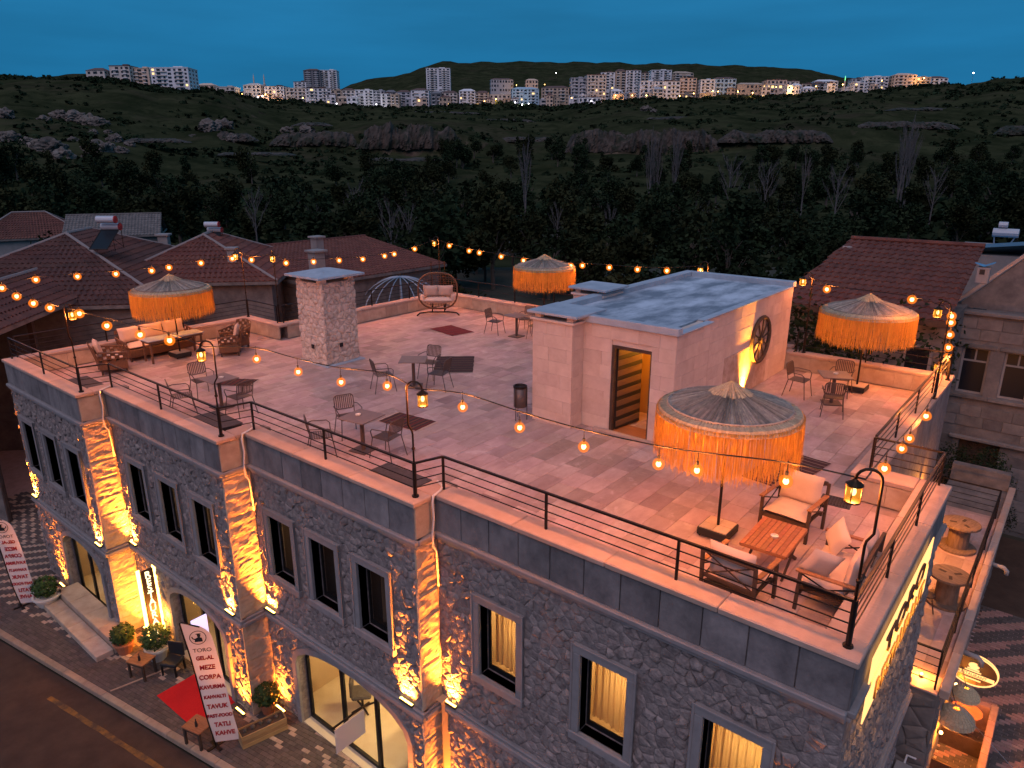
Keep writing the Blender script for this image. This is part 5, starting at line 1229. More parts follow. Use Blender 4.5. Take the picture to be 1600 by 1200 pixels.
obj('bracket', MB().beam((-.42, .03, .1), (-.5, .03, .1), .02, .02).beam((-.42, .03, -.1), (-.5, .03, -.1), .02, .02), 'iron', t)
light('POINT', 'oval_glow', 5, (1, .6, .15), .1, parent=t, loc=(0, -.22, 0), world=False)
# seating nook at the foot of the terrace
nk = thing('seating_nook', 'low walled seating nook lit orange at the foot of the terrace', 'wall', (-.4, 15.5, GZ))
for k in range(6):
    obj('wall_block', MB().bx(.05, .19, 13.2+k*.58, 13.2+k*.58+.575, GZ, GZ+.62, .01), 'paver_red', nk, world=True)
obj('wall_end', MB().bx(-.62, .045, 16.5, 16.66, GZ, GZ+.62, .01), 'paver_red', nk, world=True)
for k in range(2): obj('partition', MB().bx(-.70, .045, 14.4+k*1.1, 14.46+k*1.1, GZ, GZ+.4), 'dark_wood', nk, world=True)
def shade(x, y, z, r, label, e):
    t = thing('rattan_lamp', label, 'lamp', (x, y, z), group='woven lamp shades in the nook'); m = MB(); n = 26
    prof = [(.18*r, .62*r), (.55*r, .5*r), (.92*r, .15*r), (1.0*r, -.12*r)]
    for k in range(n):
        m.tube([(p*math.cos(2*PI*k/n), p*math.sin(2*PI*k/n), q) for p, q in prof], .008, 4)
    for p, q in ((.18*r, .62*r), (.4*r, .56*r), (.62*r, .45*r), (.8*r, .3*r), (.93*r, .13*r), (r, -.12*r)): m.tube([(p*math.cos(2*PI*k/20), p*math.sin(2*PI*k/20), q) for k in range(20)], .010, 4, closed=True)
    m.lathe([(p*.985, q) for p, q in prof], 26, cap=False)
    obj('shade', m, 'straw', t); obj('cord', MB().tube([(0, 0, .6*r), (-.3, .1, .95)], .008, 4), 'cable', t)
    b = obj('bulb', bc_, None, t, loc=(0, 0, .05))
    light('POINT', 'shade%d' % e, e, (1, .30, .03), .06, parent=t, loc=(0, 0, -.02), world=False)
shade(-.42, 15.35, GZ+1.5, .27, 'smaller woven lamp shade hanging below the oval sign', 55); shade(-.48, 14.55, GZ+1.45, .36, 'larger woven lamp shade hanging over the red seats', 90)
for k, (x, y) in enumerate(((-.55, 13.7), (-.2, 13.6))):
    t = thing('upholstered_bench', 'red upholstered seat under the larger woven lamp shade', 'seat', (x, y, GZ), 0, 'red seats in the nook'); obj('seat_pad', MB().box((0, 0, .38), (.32, .5, .12), ch=.03), 'carpet_red', t); obj('seat_base', MB().box((0, 0, .16), (.3, .46, .32)), 'dark_wood', t)
for k, (x, y) in enumerate(((-.78, 15.95), (-.78, 14.2))):
    lw = thing('wall_bulb', ['lit bare bulb on the terrace wall below the oval sign', 'lit bare bulb on the terrace wall by the red seats'][k], 'light', (TX+.25, y, GZ+1.25)); obj('fitting', MB().box((-.05, 0, 0), (.06, .06, .06), ch=.006), 'iron', lw); b = obj('bulb', bc_, None, lw, loc=(.02, 0, .0))
    light('POINT', 'nook_bulb', 90, (1, .30, .03), .05, parent=lw, loc=(.07, 0, 0), world=False)
nt_ = thing('nook_table', 'round brown table in the nook below the oval sign', 'table', (-.35, 15.95, GZ)); obj('table_top', MB().lathe([(.3, .7), (.3, .73)], 18), 'teak', nt_); obj('column', MB().tube([(0, 0, .02), (0, 0, .7)], .04, 8), 'iron', nt_); obj('base_plate', MB().lathe([(.2, 0), (.2, .025)], 14), 'iron', nt_)
ac = thing('wall_unit', 'small boxed air unit with pipe at the corner below the terrace', 'air unit', (-1.05, 12.9, GZ)); obj('casing', MB().box((.0, 0, .7), (.28, .7, .55), ch=.01), 'plaster', ac); obj('pipe', MB().tube([(.0, .3, .95), (.0, .55, 1.0), (.15, .62, .95)], .02, 6), 'white_pipe', ac); obj('stand', MB().box((0, 0, .21), (.26, .6, .42)), 'dark_wood', ac)
# yard paving on the right: two tone bricks laid in zigzag
yard = struct('yard', MB().bx(-1.2, 12, 7.0, 27, GZ-.06, GZ-.018), 'asphalt')
n_ = 0; fieldm = {'paver_red': MB(), 'paver_grey': MB()}; cl_ = []
for i in range(0, 14):
    for j in range(0, 110):
        x, y = -.95+i*.2+(.1 if j % 2 else 0), 11.0+j*.1
        if TX+.2 > x and y > TY0-.1: continue
        z = ((j-(i+j % 2*.5)*2.2) % 9) < 3.6; cl_.append((x, y, 'paver_red' if z else 'paver_grey'))
cl_.sort(key=lambda c: (c[2] != 'paver_red', (c[0]-.6)**2*4+(c[1]-17)**2))
for k, (x, y, q) in enumerate(cl_):
    if k < 250: obj('paver', ms[q], None, yard, world=True, loc=(x, y, GZ-.008+random.uniform(-.002, .002)))
    else: fieldm[q].box((x, y, GZ-.008), (.194, .094, .03)); fieldm[q].tint(random.random())
for q in fieldm: obj('paver_field', fieldm[q], q, yard, world=True, stuff=True)
tag(obj('overhead_wire', MB().tube([(-.85, 14.6, -4.2), (-.2, 14.0, -4.35), (.6, 13.2, -4.4)], .006, 4), 'pipe_pale'), 'thin pale wire crossing above the nook to the yard', 'wire')
# ------------------------------------------------------------ houses
def tiled(m, P0, U, V, su=.26, sv=.36, tri=None):
    """pan tiles: corrugated, lapped courses over the plane P0 + u*U + v*V; tri(v) gives the trimmed u range"""
    P0, U, V = Vector(P0), Vector(U), Vector(V); Lu, Lv = U.length, V.length; u_, v_ = U/Lu, V/Lv; n = u_.cross(v_).normalized()
    if n.z < 0: n = -n
    nv = max(1, round(Lv/sv))
    for j in range(nv):
        va, vb = j/nv, (j+1)/nv
        a0, a1 = tri(va) if tri else (0, 1); b0, b1 = tri(vb) if tri else (0, 1)
        nu = max(2, round((a1-a0)*Lu/su*3)); vs = []
        for i in range(nu+1):
            ua, ub = a0+(a1-a0)*i/nu, b0+(b1-b0)*i/nu; h = .035*math.sin(ua*Lu/su*2*PI)
            vs += [P0+U*ua+V*va+n*(.045+h), P0+U*ub+V*vb+n*(.012+h), P0+U*ua+V*va+n*(-.01)]
        m.add(vs, [(3*i, 3*i+3, 3*i+4, 3*i+1) for i in range(nu)]+[(3*i+2, 3*i+5, 3*i+3, 3*i) for i in range(nu)]); m.tint(random.random()*.3)
def house(label, c, rz, w, d, z0, ze, zr, name='village_house', hip=1, wall='old_wall', tile='roof_tile', ov=.35, wins=(), chim=(), open_front=False, caps=True):
    t = thing(name, label, 'house', (c[0], c[1], z0), rz); h = ze-z0; hr = zr-z0
    if open_front:
        wl = obj('wall', MB().bx(-w/2, w/2, d/2-.25, d/2, 0, h).bx(-w/2, -w/2+.25, -d/2, d/2-.25, 0, h).bx(w/2-.25, w/2, -d/2+d*.5, d/2-.25, 0, h), wall, t)
        for k in range(4): obj('post', MB().bx(-w/2+.1+k*(w-.4)/3, -w/2+.28+k*(w-.4)/3, -d/2, -d/2+.18, 0, h), 'dark_wood', t)
    else: wl = obj('wall', MB().bx(-w/2, w/2, -d/2, d/2, 0, h-.02), wall, t)
    W2, D2 = w/2+ov, d/2+ov; hl = D2*hip*.9 if hip else 0
    m = MB()
    for s in (-1, 1):
        k = hl/(2*W2); tiled(m, (-W2, s*D2, h), (2*W2, 0, 0), (0, -s*D2, hr-h), tri=lambda v: (k*v, 1-k*v))
        if hip: tiled(m, (s*W2, -D2, h), (0, 2*D2, 0), (-s*hl, 0, hr-h), tri=lambda v: (.5*v, 1-.5*v))
    obj('roof', m, tile, t)
    if not hip:
        g = MB()
        for s in (-1, 1): g.add([(s*w/2, -d/2, h-.02), (s*w/2, d/2, h-.02), (s*w/2, 0, hr-.05), (s*(w/2-.25), -d/2, h-.02), (s*(w/2-.25), d/2, h-.02), (s*(w/2-.25), 0, hr-.05)], [(0, 1, 2), (5, 4, 3), (0, 2, 5, 3), (1, 4, 5, 2)])
        obj('gable', g, wall, t)
    if caps:
        obj('ridge_cap', MB().tube([(-W2+hl, 0, hr+.03), (W2-hl, 0, hr+.03)], .09, 6), 'ridge_cap' if hip else tile, t)
        if hip:
            for s in (-1, 1):
                for q in (-1, 1): obj('hip_cap', MB().tube([(s*(W2-hl), 0, hr+.03), (s*W2, q*D2, h+.03)], .07, 6), 'ridge_cap', t)
    obj('eave_board', MB().bx(-W2, W2, -D2-.02, -D2+.03, h-.16, h-.01).bx(-W2, W2, D2-.03, D2+.02, h-.16, h-.01).bx(-W2-.02, -W2+.03, -D2+.03, D2-.03, h-.16, h-.01).bx(W2-.03, W2+.02, -D2+.03, D2-.03, h-.16, h-.01), 'old_wall', t)
    for face, u, z, ww, hh_ in wins:
        f = obj('window', MB().bx(u-ww/2, u+ww/2, -d/2-.03, -d/2+.02, z, z+hh_) if face == 'f' else MB().bx(w/2-.02, w/2+.03, u-ww/2, u+ww/2, z, z+hh_), 'plaster', t)
        e = .06
        obj('pane', MB().bx(u-ww/2+e, u-.03, -d/2-.04, -d/2-.032, z+e, z+hh_-e).bx(u+.03, u+ww/2-e, -d/2-.04, -d/2-.032, z+e, z+hh_-e) if face == 'f' else MB().bx(w/2+.032, w/2+.04, u-ww/2+e, u-.03, z+e, z+hh_-e).bx(w/2+.032, w/2+.04, u+.03, u+ww/2-e, z+e, z+hh_-e), 'pane_dark', f)
        obj('sill', MB().bx(u-ww/2-.08, u+ww/2+.08, -d/2-.12, -d/2-.031, z-.1, z-.005) if face == 'f' else MB().bx(w/2+.031, w/2+.12, u-ww/2-.08, u+ww/2+.08, z-.1, z-.005), 'plaster', f)
    for x, y, z1, s in chim:
        c_ = obj('chimney', MB().bx(x-s/2, x+s/2, y-s/2, y+s/2, h-.2, z1-z0), 'plaster', t); obj('chimney_cap', MB().bx(x-s*.7, x+s*.7, y-s*.7, y+s*.7, z1-z0, z1-z0+.1, .01), 'plaster', c_)
    return t
e0, e1 = un(30, 502, .35), un(192, 436, .35); ed = (e1-e0).normalized(); aL = math.atan2(ed.y, ed.x)
def at(o, a, u, v): return (o.x+math.cos(a)*u-math.sin(a)*v, o.y+math.sin(a)*u+math.cos(a)*v)
c2 = at(e1, aL, -6.2, 2.35); house('low brown tiled house with an open dark shed front beside the roof', c2, aL, 12.2, 4.1, GZ, .35, 1.25, hip=1, tile='roof_tile2', open_front=True)
house('brown tiled hip roofed house behind the open shed', (-38.6, 13.9), aL, 12.5, 11.0, GZ, .1, 2.55, hip=1, tile='roof_tile2', chim=((4.2, -2.5, 1.9, .5),))
house('smaller red hip roofed house behind the sofa parasol', (-36.2, 19.2), aL, 8.5, 7.5, GZ, .35, 2.2, hip=1, tile='roof_tile', chim=((-3.0, -1.8, 1.7, .4),))
g_ = house('grey stone gabled house by the rear wall corner with small dark openings', (-37.2, 25.6), PI/2, 9.0, 14.2, GZ, .0, 1.15, hip=0, wall='old_wall', tile='roof_tile', ov=.25, chim=((-1.5, -3.5, 1.75, .5), (-3.4, -6.0, 1.35, .6)))
for zz in range(15):
    u = -7.0+random.uniform(-.5, 0); z0_ = .02+zz*.415
    while u < 6.6:
        L_ = random.uniform(.55, 1.0); a_, b_ = max(u, -7.05), min(u+L_, 7.05); u += L_
        if u < -1: continue
        obj('block', MB().bx(-4.53-random.uniform(0, .015), -4.49, -b_+.01, -a_-.01, z0_+.01, z0_+.405, .01), 'old_block', g_)
for xx, zz in ((unY(398, 434, 21.1).x, unY(398, 434, 21.1).z), (unY(420, 432, 21.1).x, unY(420, 432, 21.1).z)): obj('vent_opening', MB().box((-4.55, -(xx+37.2), zz-GZ), (.04, .3, .3)), 'black_box', g_)
p5h = unD(55, 385, 72); house('far pale house with red roof half hidden by a tree', (p5h.x, p5h.y), R(70), 9, 7, GZ-2, -1.2, 1.0, hip=1, wall='plaster', wins=(('f', -2, 3.2, 1.0, 1.3), ('f', 1.5, 3.2, 1.0, 1.3)))
p6h = unD(185, 372, 66); house('far unfinished stone house with pale gable', (p6h.x, p6h.y), R(60), 7, 6, GZ-2, -.4, 1.2, hip=0, wall='old_wall', tile='old_wall')
def heater(p, rz, label, s=1.):
    t = thing('solar_heater', label, 'water heater', p, rz, 'solar water heaters')
    for k, z in enumerate((1.05, 1.55)):
        tk = obj('tank', MB().tube([(-.65*s, .05-.3*k, z*s), (.55*s, .05-.3*k, z*s)], .24*s, 14), 'tank', t); obj('tank_end', MB().tube([(.55*s, .05-.3*k, z*s), (.62*s, .05-.3*k, z*s)], .25*s, 14), 'tank_red', tk)
    obj('collector', MB().add([(-.6*s, -.2*s, .85*s), (.6*s, -.2*s, .85*s), (.6*s, -1.9*s, -.25*s), (-.6*s, -1.9*s, -.25*s)], [(0, 1, 2, 3)]), 'pane_dark', t)
    m = MB()
    for x in (-.6, .6): m.tube([(x*s, -.2*s, .85*s), (x*s, -1.9*s, -.25*s)], .03*s, 5).tube([(x*s, .1*s, .85*s), (x*s, .1*s, -.4*s)], .025*s, 5).tube([(x*s, .1*s, -.3*s), (x*s, -1.0*s, .33*s)], .02*s, 5).tube([(x*s, -1.0*s, .33*s), (x*s, -1.0*s, -.5*s)], .02*s, 5)
    m.tube([(-.6*s, -.2*s, .85*s), (.6*s, -.2*s, .85*s)], .03*s, 5).tube([(-.6*s, -1.9*s, -.25*s), (.6*s, -1.9*s, -.25*s)], .03*s, 5)
    obj('frame', m, 'iron', t)
q = unX(178, 382, -35.5); heater((q.x, q.y, q.z+.1), R(38), 'twin tank solar water heater on the brown tiled roof', .68)
q = unX(338, 378, -36.5); heater((q.x, q.y, q.z+.0), R(38), 'twin tank solar water heater on the smaller red roof', .6)
# right hand neighbours
rb = thing('tiled_house', 'neighbouring house with broad red tiled roof beyond the rear side parasol', 'house', (-6, 27, GZ))
m = MB(); tiled(m, (-8.3, 24.4, 1.20), (5.2, 0, 0), (.0, 5.2, 1.75), tri=lambda v: (.16*v, 1)); obj('roof', m, 'roof_tile', rb, world=True)
obj('wall', MB().bx(-8.0, -3.1, 24.7, 29.4, GZ-.3, 1.18), 'old_wall', rb, world=True); obj('ridge_cap', MB().tube([(-7.45, 29.6, 3.0), (-3.1, 29.6, 3.0)], .1, 6), 'roof_tile', rb, world=True); obj('eave_board', MB().bx(-8.3, -3.1, 24.32, 24.39, 1.02, 1.2), 'dark_wood', rb, world=True)
wn_ = obj('window', MB().bx(-4.2, -3.4, 24.66, 24.71, -.75, .35), 'plaster', rb, world=True); obj('pane', MB().bx(-4.12, -3.48, 24.645, 24.655, -.65, .27), 'pane_dark', wn_, world=True)
def chimney_pot(x, y, z, h, label, cap='blue_paint', s=.5):
    t = thing('chimney', label, 'chimney', (x, y, z), group='neighbour chimneys'); s *= .7; obj('shaft', MB().box((0, 0, h/2), (s, s, h), ch=.02), 'plaster', t); obj('opening', MB().box((-.02, -s/2-.003, h*.72), (s*.4, .01, s*.45)), 'black_box', t)
    if cap: obj('cowl', MB().add([(-.75*s, -.5*s, h+.12), (0, -.6*s, h+.02), (.75*s, -.5*s, h+.14), (.75*s, .5*s, h+.16), (0, .6*s, h+.04), (-.75*s, .5*s, h+.1)], [(0, 1, 4, 5), (1, 2, 3, 4)]), cap, t)
cpos = unY(1537, 440, 26.2); chimney_pot(cpos.x-.05, 26.2, cpos.z-.05, .5, 'pale chimney with bent blue sheet cowl on the red tiled roof')
cpos = unY(1323, 405, 29.0); chimney_pot(cpos.x, 29.0, cpos.z-.5, 1.0, 'small pale chimney at the far end of the red tiled roof', None)
rs = thing('stone_house', 'old stone house with tall windows across the side yard', 'house', (1, 29, GZ))
SY = 27.6; wp = [(1452, 0), (1525, .0), (1590, 0)]
sw = MB(); wins = []
for xx, zt, zb_ in ((unY(1525, 545, SY).x+.02, 0, 0), (unY(1590, 560, SY).x+.05, 0, 0)): wins.append((xx-.40, xx+.40, -1.75, -.15))
for k in (1.0, 2.6, 4.2): wins.append((k-.4, k+.4, -1.75, -.15))
dr = (-2.55, -1.35, GZ, -3.35)
wallgrid(sw, -3.35, 7, GZ-.3, .95, wins+[dr], lambda u, v, t: (u, SY+.3*t, v)); sw.bx(-3.35, -3.0, SY+.31, 33, GZ-.3, .95)
s_ = obj('wall', sw, 'old_wall', rs, world=True)
blk = 0
for zz in range(19):
    u = -3.35+random.uniform(-.5, 0); z0_ = GZ+zz*.375
    while u < 6:
        L = random.uniform(.5, .95); a, b = max(u, -3.35), u+L; u += L
        if any(b > h[0]-.12 and a < h[1]+.12 and z0_+.37 > h[2]-.14 and z0_ < h[3]+.14 for h in wins+[dr]): continue
        if a < 1.5: obj('block', MB().bx(a+.008, b-.008, SY-.02-random.uniform(0, .015), SY+.02, z0_+.008, z0_+.367, .01), 'old_block', s_, world=True)
for h in wins:
    cx_ = (h[0]+h[1])/2; f = obj('window', MB().bx(h[0], h[0]+.07, SY+.16, SY+.22, h[2], h[3]).bx(h[1]-.07, h[1], SY+.16, SY+.22, h[2], h[3]).bx(h[0]+.07, h[1]-.07, SY+.16, SY+.22, h[3]-.07, h[3]).bx(h[0]+.07, h[1]-.07, SY+.16, SY+.22, h[2], h[2]+.07).bx(h[0]+.07, h[1]-.07, SY+.16, SY+.22, h[3]-.5, h[3]-.44).bx(cx_-.025, cx_+.025, SY+.16, SY+.22, h[3]-.44, h[3]-.07), 'plaster', rs, world=True)
    obj('pane', MB().bx(h[0]+.05, h[1]-.05, SY+.18, SY+.20, h[2]+.05, h[3]-.05), 'pane_dark', f, world=True)
    obj('lintel', MB().bx(h[0]-.16, h[1]+.16, SY-.06, SY+.12, h[3]+.01, h[3]+.13, .01), 'old_block', f, world=True); obj('sill', MB().bx(h[0]-.2, h[1]+.2, SY-.12, SY+.12, h[2]-.13, h[2]-.01, .01), 'old_block', f, world=True)
obj('doorway', MB().bx(dr[0], dr[1], SY+.25, SY+.29, dr[2], dr[3]), 'dark_wood', rs, world=True); obj('door_hood', MB().bx(dr[0]-.3, dr[1]+.9, SY-.18, SY-.021, dr[3]+.02, dr[3]+.14, .02), 'old_block', rs, world=True)
obj('cornice', MB().bx(-3.45, 7, SY-.12, SY+.35, .955, 1.08, .02), 'old_block', rs, world=True)
obj('gable_wall', MB().prism([(-3.3, 1.09), (7, 1.09), (7, 6), (1.2, 6), (-3.3, 1.25)], lambda u, v, t: (u, SY+.5+.35*t, v)), 'old_wall', rs, world=True)
obj('gable_coping', MB().beam((-3.42, SY+.67, 1.28), (1.2, SY+.67, 6.05), .5, .1), 'coping', rs, world=True)
bh = thing('blue_roofed_house', 'grey house with blue metal roof edge behind the red tiled roof', 'house', (0, 38, GZ))
bl, br_ = unY(1478, 386, 33), unY(1600, 377, 33); obj('wall', MB().bx(bl.x, 9, 33, 38, GZ-.3, bl.z-.2), 'plaster', bh, world=True)
obj('roof', MB().prism([(bl.x-.3, bl.z-.12), (bl.x-.3, bl.z), (br_.x, br_.z), (9, br_.z+1.2), (9, br_.z+1.0), (br_.x, br_.z-.14)], lambda u, v, t: (u, 32.8+5.2*t, v-1.4*t)), 'blue_paint', bh, world=True)
wt = unY(1572, 368, 34); t = thing('roof_tank', 'white roof tank on thin legs above the blue roof', 'tank', (wt.x, 34, wt.z-.45)); obj('tank', MB().tube([(-.45, 0, .55), (.4, 0, .55)], .17, 10).tube([(-.3, 0, .85), (.0, 0, .85)], .12, 10), 'tank', t)
obj('leg_frame', MB().tube([(-.4, 0, .5), (-.3, 0, -.2)], .025, 5).tube([(.35, 0, .5), (.05, 0, -.15)], .025, 5), 'pipe_pale', t)
# white ribbed dome frame in the yard behind the hanging chair
DMX = unY(626, 455, 26.0).x
t = thing('dome_frame', 'pale metal ribbed canopy frame in the yard behind the hanging chair', 'canopy', (DMX, 26.0, GZ))
dtop = hz((DMX, 26.0), 432)-GZ
for k in range(18):
    a = 2*PI*k/18; obj('rib', MB().tube([(2.3*math.sin(b)*math.cos(a), 2.3*math.sin(b)*math.sin(a), dtop-1.9*(1-math.cos(b))) for b in [PI/2*i/7 for i in range(8)]], .028, 4), 'pipe_pale', t)
obj('mast', MB().tube([(0, 0, 0), (0, 0, dtop)], .05, 6), 'pipe_pale', t)
obj('skirt_ring', MB().tube([(2.3*math.cos(2*PI*k/24), 2.3*math.sin(2*PI*k/24), dtop-1.9) for k in range(24)], .03, 4, closed=True), 'pipe_pale', t)
# ------------------------------------------------------------ valley, hills and sky line
struct('ground', MB().quad((-160, -60, GZ-.17), (60, -60, GZ-.17), (60, 140, GZ-.17), (-160, 140, GZ-.17)), M('earth', (.03, .03, .02), (.05, .045, .03), scale=.6, rough=1, bump=.3, detail=8))
TCX = [-700, 0, 150, 300, 450, 600, 700, 800, 1000, 1200, 1400, 1600, 2300]
TD = [60, 90, 130, 180, 250, 320, 400, 414, 500, 600, 700, 850, 1100, 1700, 2400, 3200]
TYT = [[489, 409, 345, 300, 255, 215, 180, 174, 145, 124, 121, 125, 150, 185, 200, 210],
       [489, 409, 345, 300, 255, 215, 180, 174, 145, 126, 121, 124, 150, 185, 200, 210],
       [489, 409, 350, 310, 262, 228, 192, 186, 152, 127, 119, 124, 150, 180, 195, 205],
       [489, 409, 357, 320, 278, 245, 212, 206, 172, 141, 138, 139, 160, 175, 180, 190],
       [489, 409, 360, 325, 288, 260, 232, 222, 198, 184, 172, 162, 163, 165, 165, 165],
       [489, 409, 362, 330, 295, 268, 240, 206, 193, 184, 176, 165, 164, 143, 120, 140],
       [489, 409, 362, 332, 298, 272, 243, 208, 197, 187, 178, 165, 163, 128, 97, 125],
       [489, 409, 362, 332, 300, 275, 248, 236, 206, 190, 180, 164, 161, 126, 96, 125],
       [489, 409, 362, 330, 297, 268, 240, 208, 190, 179, 170, 158, 148, 125, 99, 120],
       [489, 409, 360, 328, 292, 262, 232, 206, 188, 174, 162, 149, 139, 128, 104, 120],
       [489, 409, 358, 325, 288, 258, 228, 212, 181, 160, 146, 140, 152, 142, 130, 140],
       [489, 409, 355, 320, 282, 250, 218, 208, 170, 146, 128, 124, 150, 170, 170, 170],
       [489, 409, 355, 320, 282, 250, 218, 208, 170, 146, 128, 124, 150, 170, 170, 170]]
TYT = np.array(TYT, float); LTD = np.log(np.array(TD, float))
def ty(x, s):
    ls = math.log(max(60, s)); cols = [np.interp(ls, LTD, TYT[k]) for k in range(len(TCX))]
    # smooth between columns
    for k in range(len(TCX)-1):
        if x <= TCX[k+1] or k == len(TCX)-2:
            t = min(1, max(0, (x-TCX[k])/(TCX[k+1]-TCX[k]))); t = t*t*(3-2*t) if TCX[k] not in (-700, 1600) else t
            return cols[k]*(1-t)+cols[k+1]*t
def terr(x, s):
    p = unD(x, ty(x, s), s); a = min(1, max(0, (s-90)/150))
    k = min(s, 900)
    p.z += a*(noise.noise((p.x*.012, p.y*.012, 3))*k*.009+noise.noise((p.x*.045, p.y*.045, 7))*k*.004+noise.noise((p.x*.13, p.y*.13, 1))*1.1)
    return p
XSN = list(range(-700, 2301, 12)); NS = 190; SS = [60*(3200/60)**(k/(NS-1)) for k in range(NS)]
vs = [tuple(terr(x, s)) for s in SS for x in XSN]; nx = len(XSN)
ter = MB().add(vs, [(j*nx+i, j*nx+i+1, (j+1)*nx+i+1, (j+1)*nx+i) for j in range(NS-1) for i in range(nx-1)])
m = M('hillside', (.014, .019, .009), (.040, .044, .022), scale=.035, rough=1, detail=12, spec=.0, ramp=(.36, .62))
veins('hillside', (.048, .038, .026), .016, .52, .68, .7); veins('hillside', (.012, .017, .008), .09, .50, .62, .8)
t = m.node_tree; N = t.nodes; L = t.links
ge = N.new('ShaderNodeNewGeometry'); sp = N.new('ShaderNodeSeparateXYZ'); L.new(ge.outputs['True Normal'], sp.inputs[0])
n2 = N.new('ShaderNodeTexNoise'); n2.inputs['Scale'].default_value = .06; n2.inputs['Detail'].default_value = 8; tcn = N.new('ShaderNodeTexCoord'); L.new(tcn.outputs['Object'], n2.inputs['Vector'])
ad = N.new('ShaderNodeMath'); ad.operation = 'MULTIPLY_ADD'; ad.inputs[1].default_value = .5; L.new(n2.outputs[0], ad.inputs[0]); L.new(sp.outputs[2], ad.inputs[2])
mr_ = N.new('ShaderNodeMapRange'); mr_.inputs[1].default_value = .98; mr_.inputs[2].default_value = 1.10; mr_.inputs[3].default_value = 1; mr_.inputs[4].default_value = 0; L.new(ad.outputs[0], mr_.inputs[0])
rk = N.new('ShaderNodeTexNoise'); rk.inputs['Scale'].default_value = .16; rk.inputs['Detail'].default_value = 10; mpn = N.new('ShaderNodeMapping'); mpn.inputs['Scale'].default_value = (1, 1, .35); L.new(tcn.outputs['Object'], mpn.inputs[0]); L.new(mpn.outputs[0], rk.inputs['Vector'])
rr = N.new('ShaderNodeValToRGB'); rr.color_ramp.elements[0].color = (.03, .022, .018, 1); rr.color_ramp.elements[1].color = (.15, .105, .078, 1); rr.color_ramp.elements[0].position = .38; rr.color_ramp.elements[1].position = .66; L.new(rk.outputs[0], rr.inputs[0])
b = N['Principled BSDF']; src = b.inputs['Base Color'].links[0].from_socket
mixn = N.new('ShaderNodeMix'); mixn.data_type = 'RGBA'; L.new(mr_.outputs[0], mixn.inputs[0]); L.new(src, mixn.inputs[6]); L.new(rr.outputs[0], mixn.inputs[7]); L.new(mixn.outputs[2], b.inputs['Base Color'])
struct('hillside', ter, 'hillside', smooth=False)
def gz(x, s): return terr(x, s)
# rock cliffs in the hillside
M('cliff_rock', (.022, .018, .014), (.085, .062, .048), scale=.3, rough=1, detail=12, stretch=(1, 1, .35), bump=.5, ramp=(.32, .66))
veins('cliff_rock', (.016, .020, .010), .11, .48, .58, .95)
CLF = [(555, 725, 194, 233, 402), (880, 1130, 203, 238, 402), (1120, 1305, 203, 223, 402), (420, 570, 206, 228, 405), (1330, 1500, 190, 202, 430), (280, 405, 207, 221, 400), (1550, 1720, 196, 210, 420), (455, 520, 190, 197, 470), (185, 300, 216, 223, 330), (1000, 1170, 182, 187, 540), (620, 760, 174, 179, 690), (1180, 1330, 176, 181, 590), (720, 850, 186, 194, 600), (1380, 1600, 168, 173, 520), (330, 470, 238, 243, 330), (560, 700, 246, 252, 350), (760, 890, 214, 222, 470)]
for ci, (x0, x1, ya, yb, s0) in enumerate(CLF):
    cm = MB(); vs = []; nx_ = int((x1-x0)/2.5); nr_ = 12
    for i in range(nx_+1):
        x = x0+(x1-x0)*i/nx_; e = min(1, i/14, (nx_-i)/14); q_ = (yb-ya); br = max(0, noise.noise((x*.02, ci*5, 9))*.9-.05); tp = ya+q_*(.22*noise.noise((x*.05, ci, 0))+.12*noise.noise((x*.25, ci, 2))+min(.9, br)+.9*(1-e)**2); bt = yb+q_*(.16*noise.noise((x*.04, ci, 5))+.08*noise.noise((x*.3, ci, 3))); tp = min(tp, bt-.2)
        for j in range(nr_+1):
            t_ = j/nr_; dd = 5*noise.noise((x*.12, ci*3, t_*.7))+2.2*noise.noise((x*.4, ci*3, t_*3))+1.2*noise.noise((x*.9, 1, t_*6)); vs.append(tuple(unD(x, bt+(tp-bt)*t_, s0-2+dd+10*t_**2)))
    cm.add(vs, [(i*(nr_+1)+j, (i+1)*(nr_+1)+j, (i+1)*(nr_+1)+j+1, i*(nr_+1)+j+1) for i in range(nx_) for j in range(nr_)])
    struct('cliff', cm, 'cliff_rock')
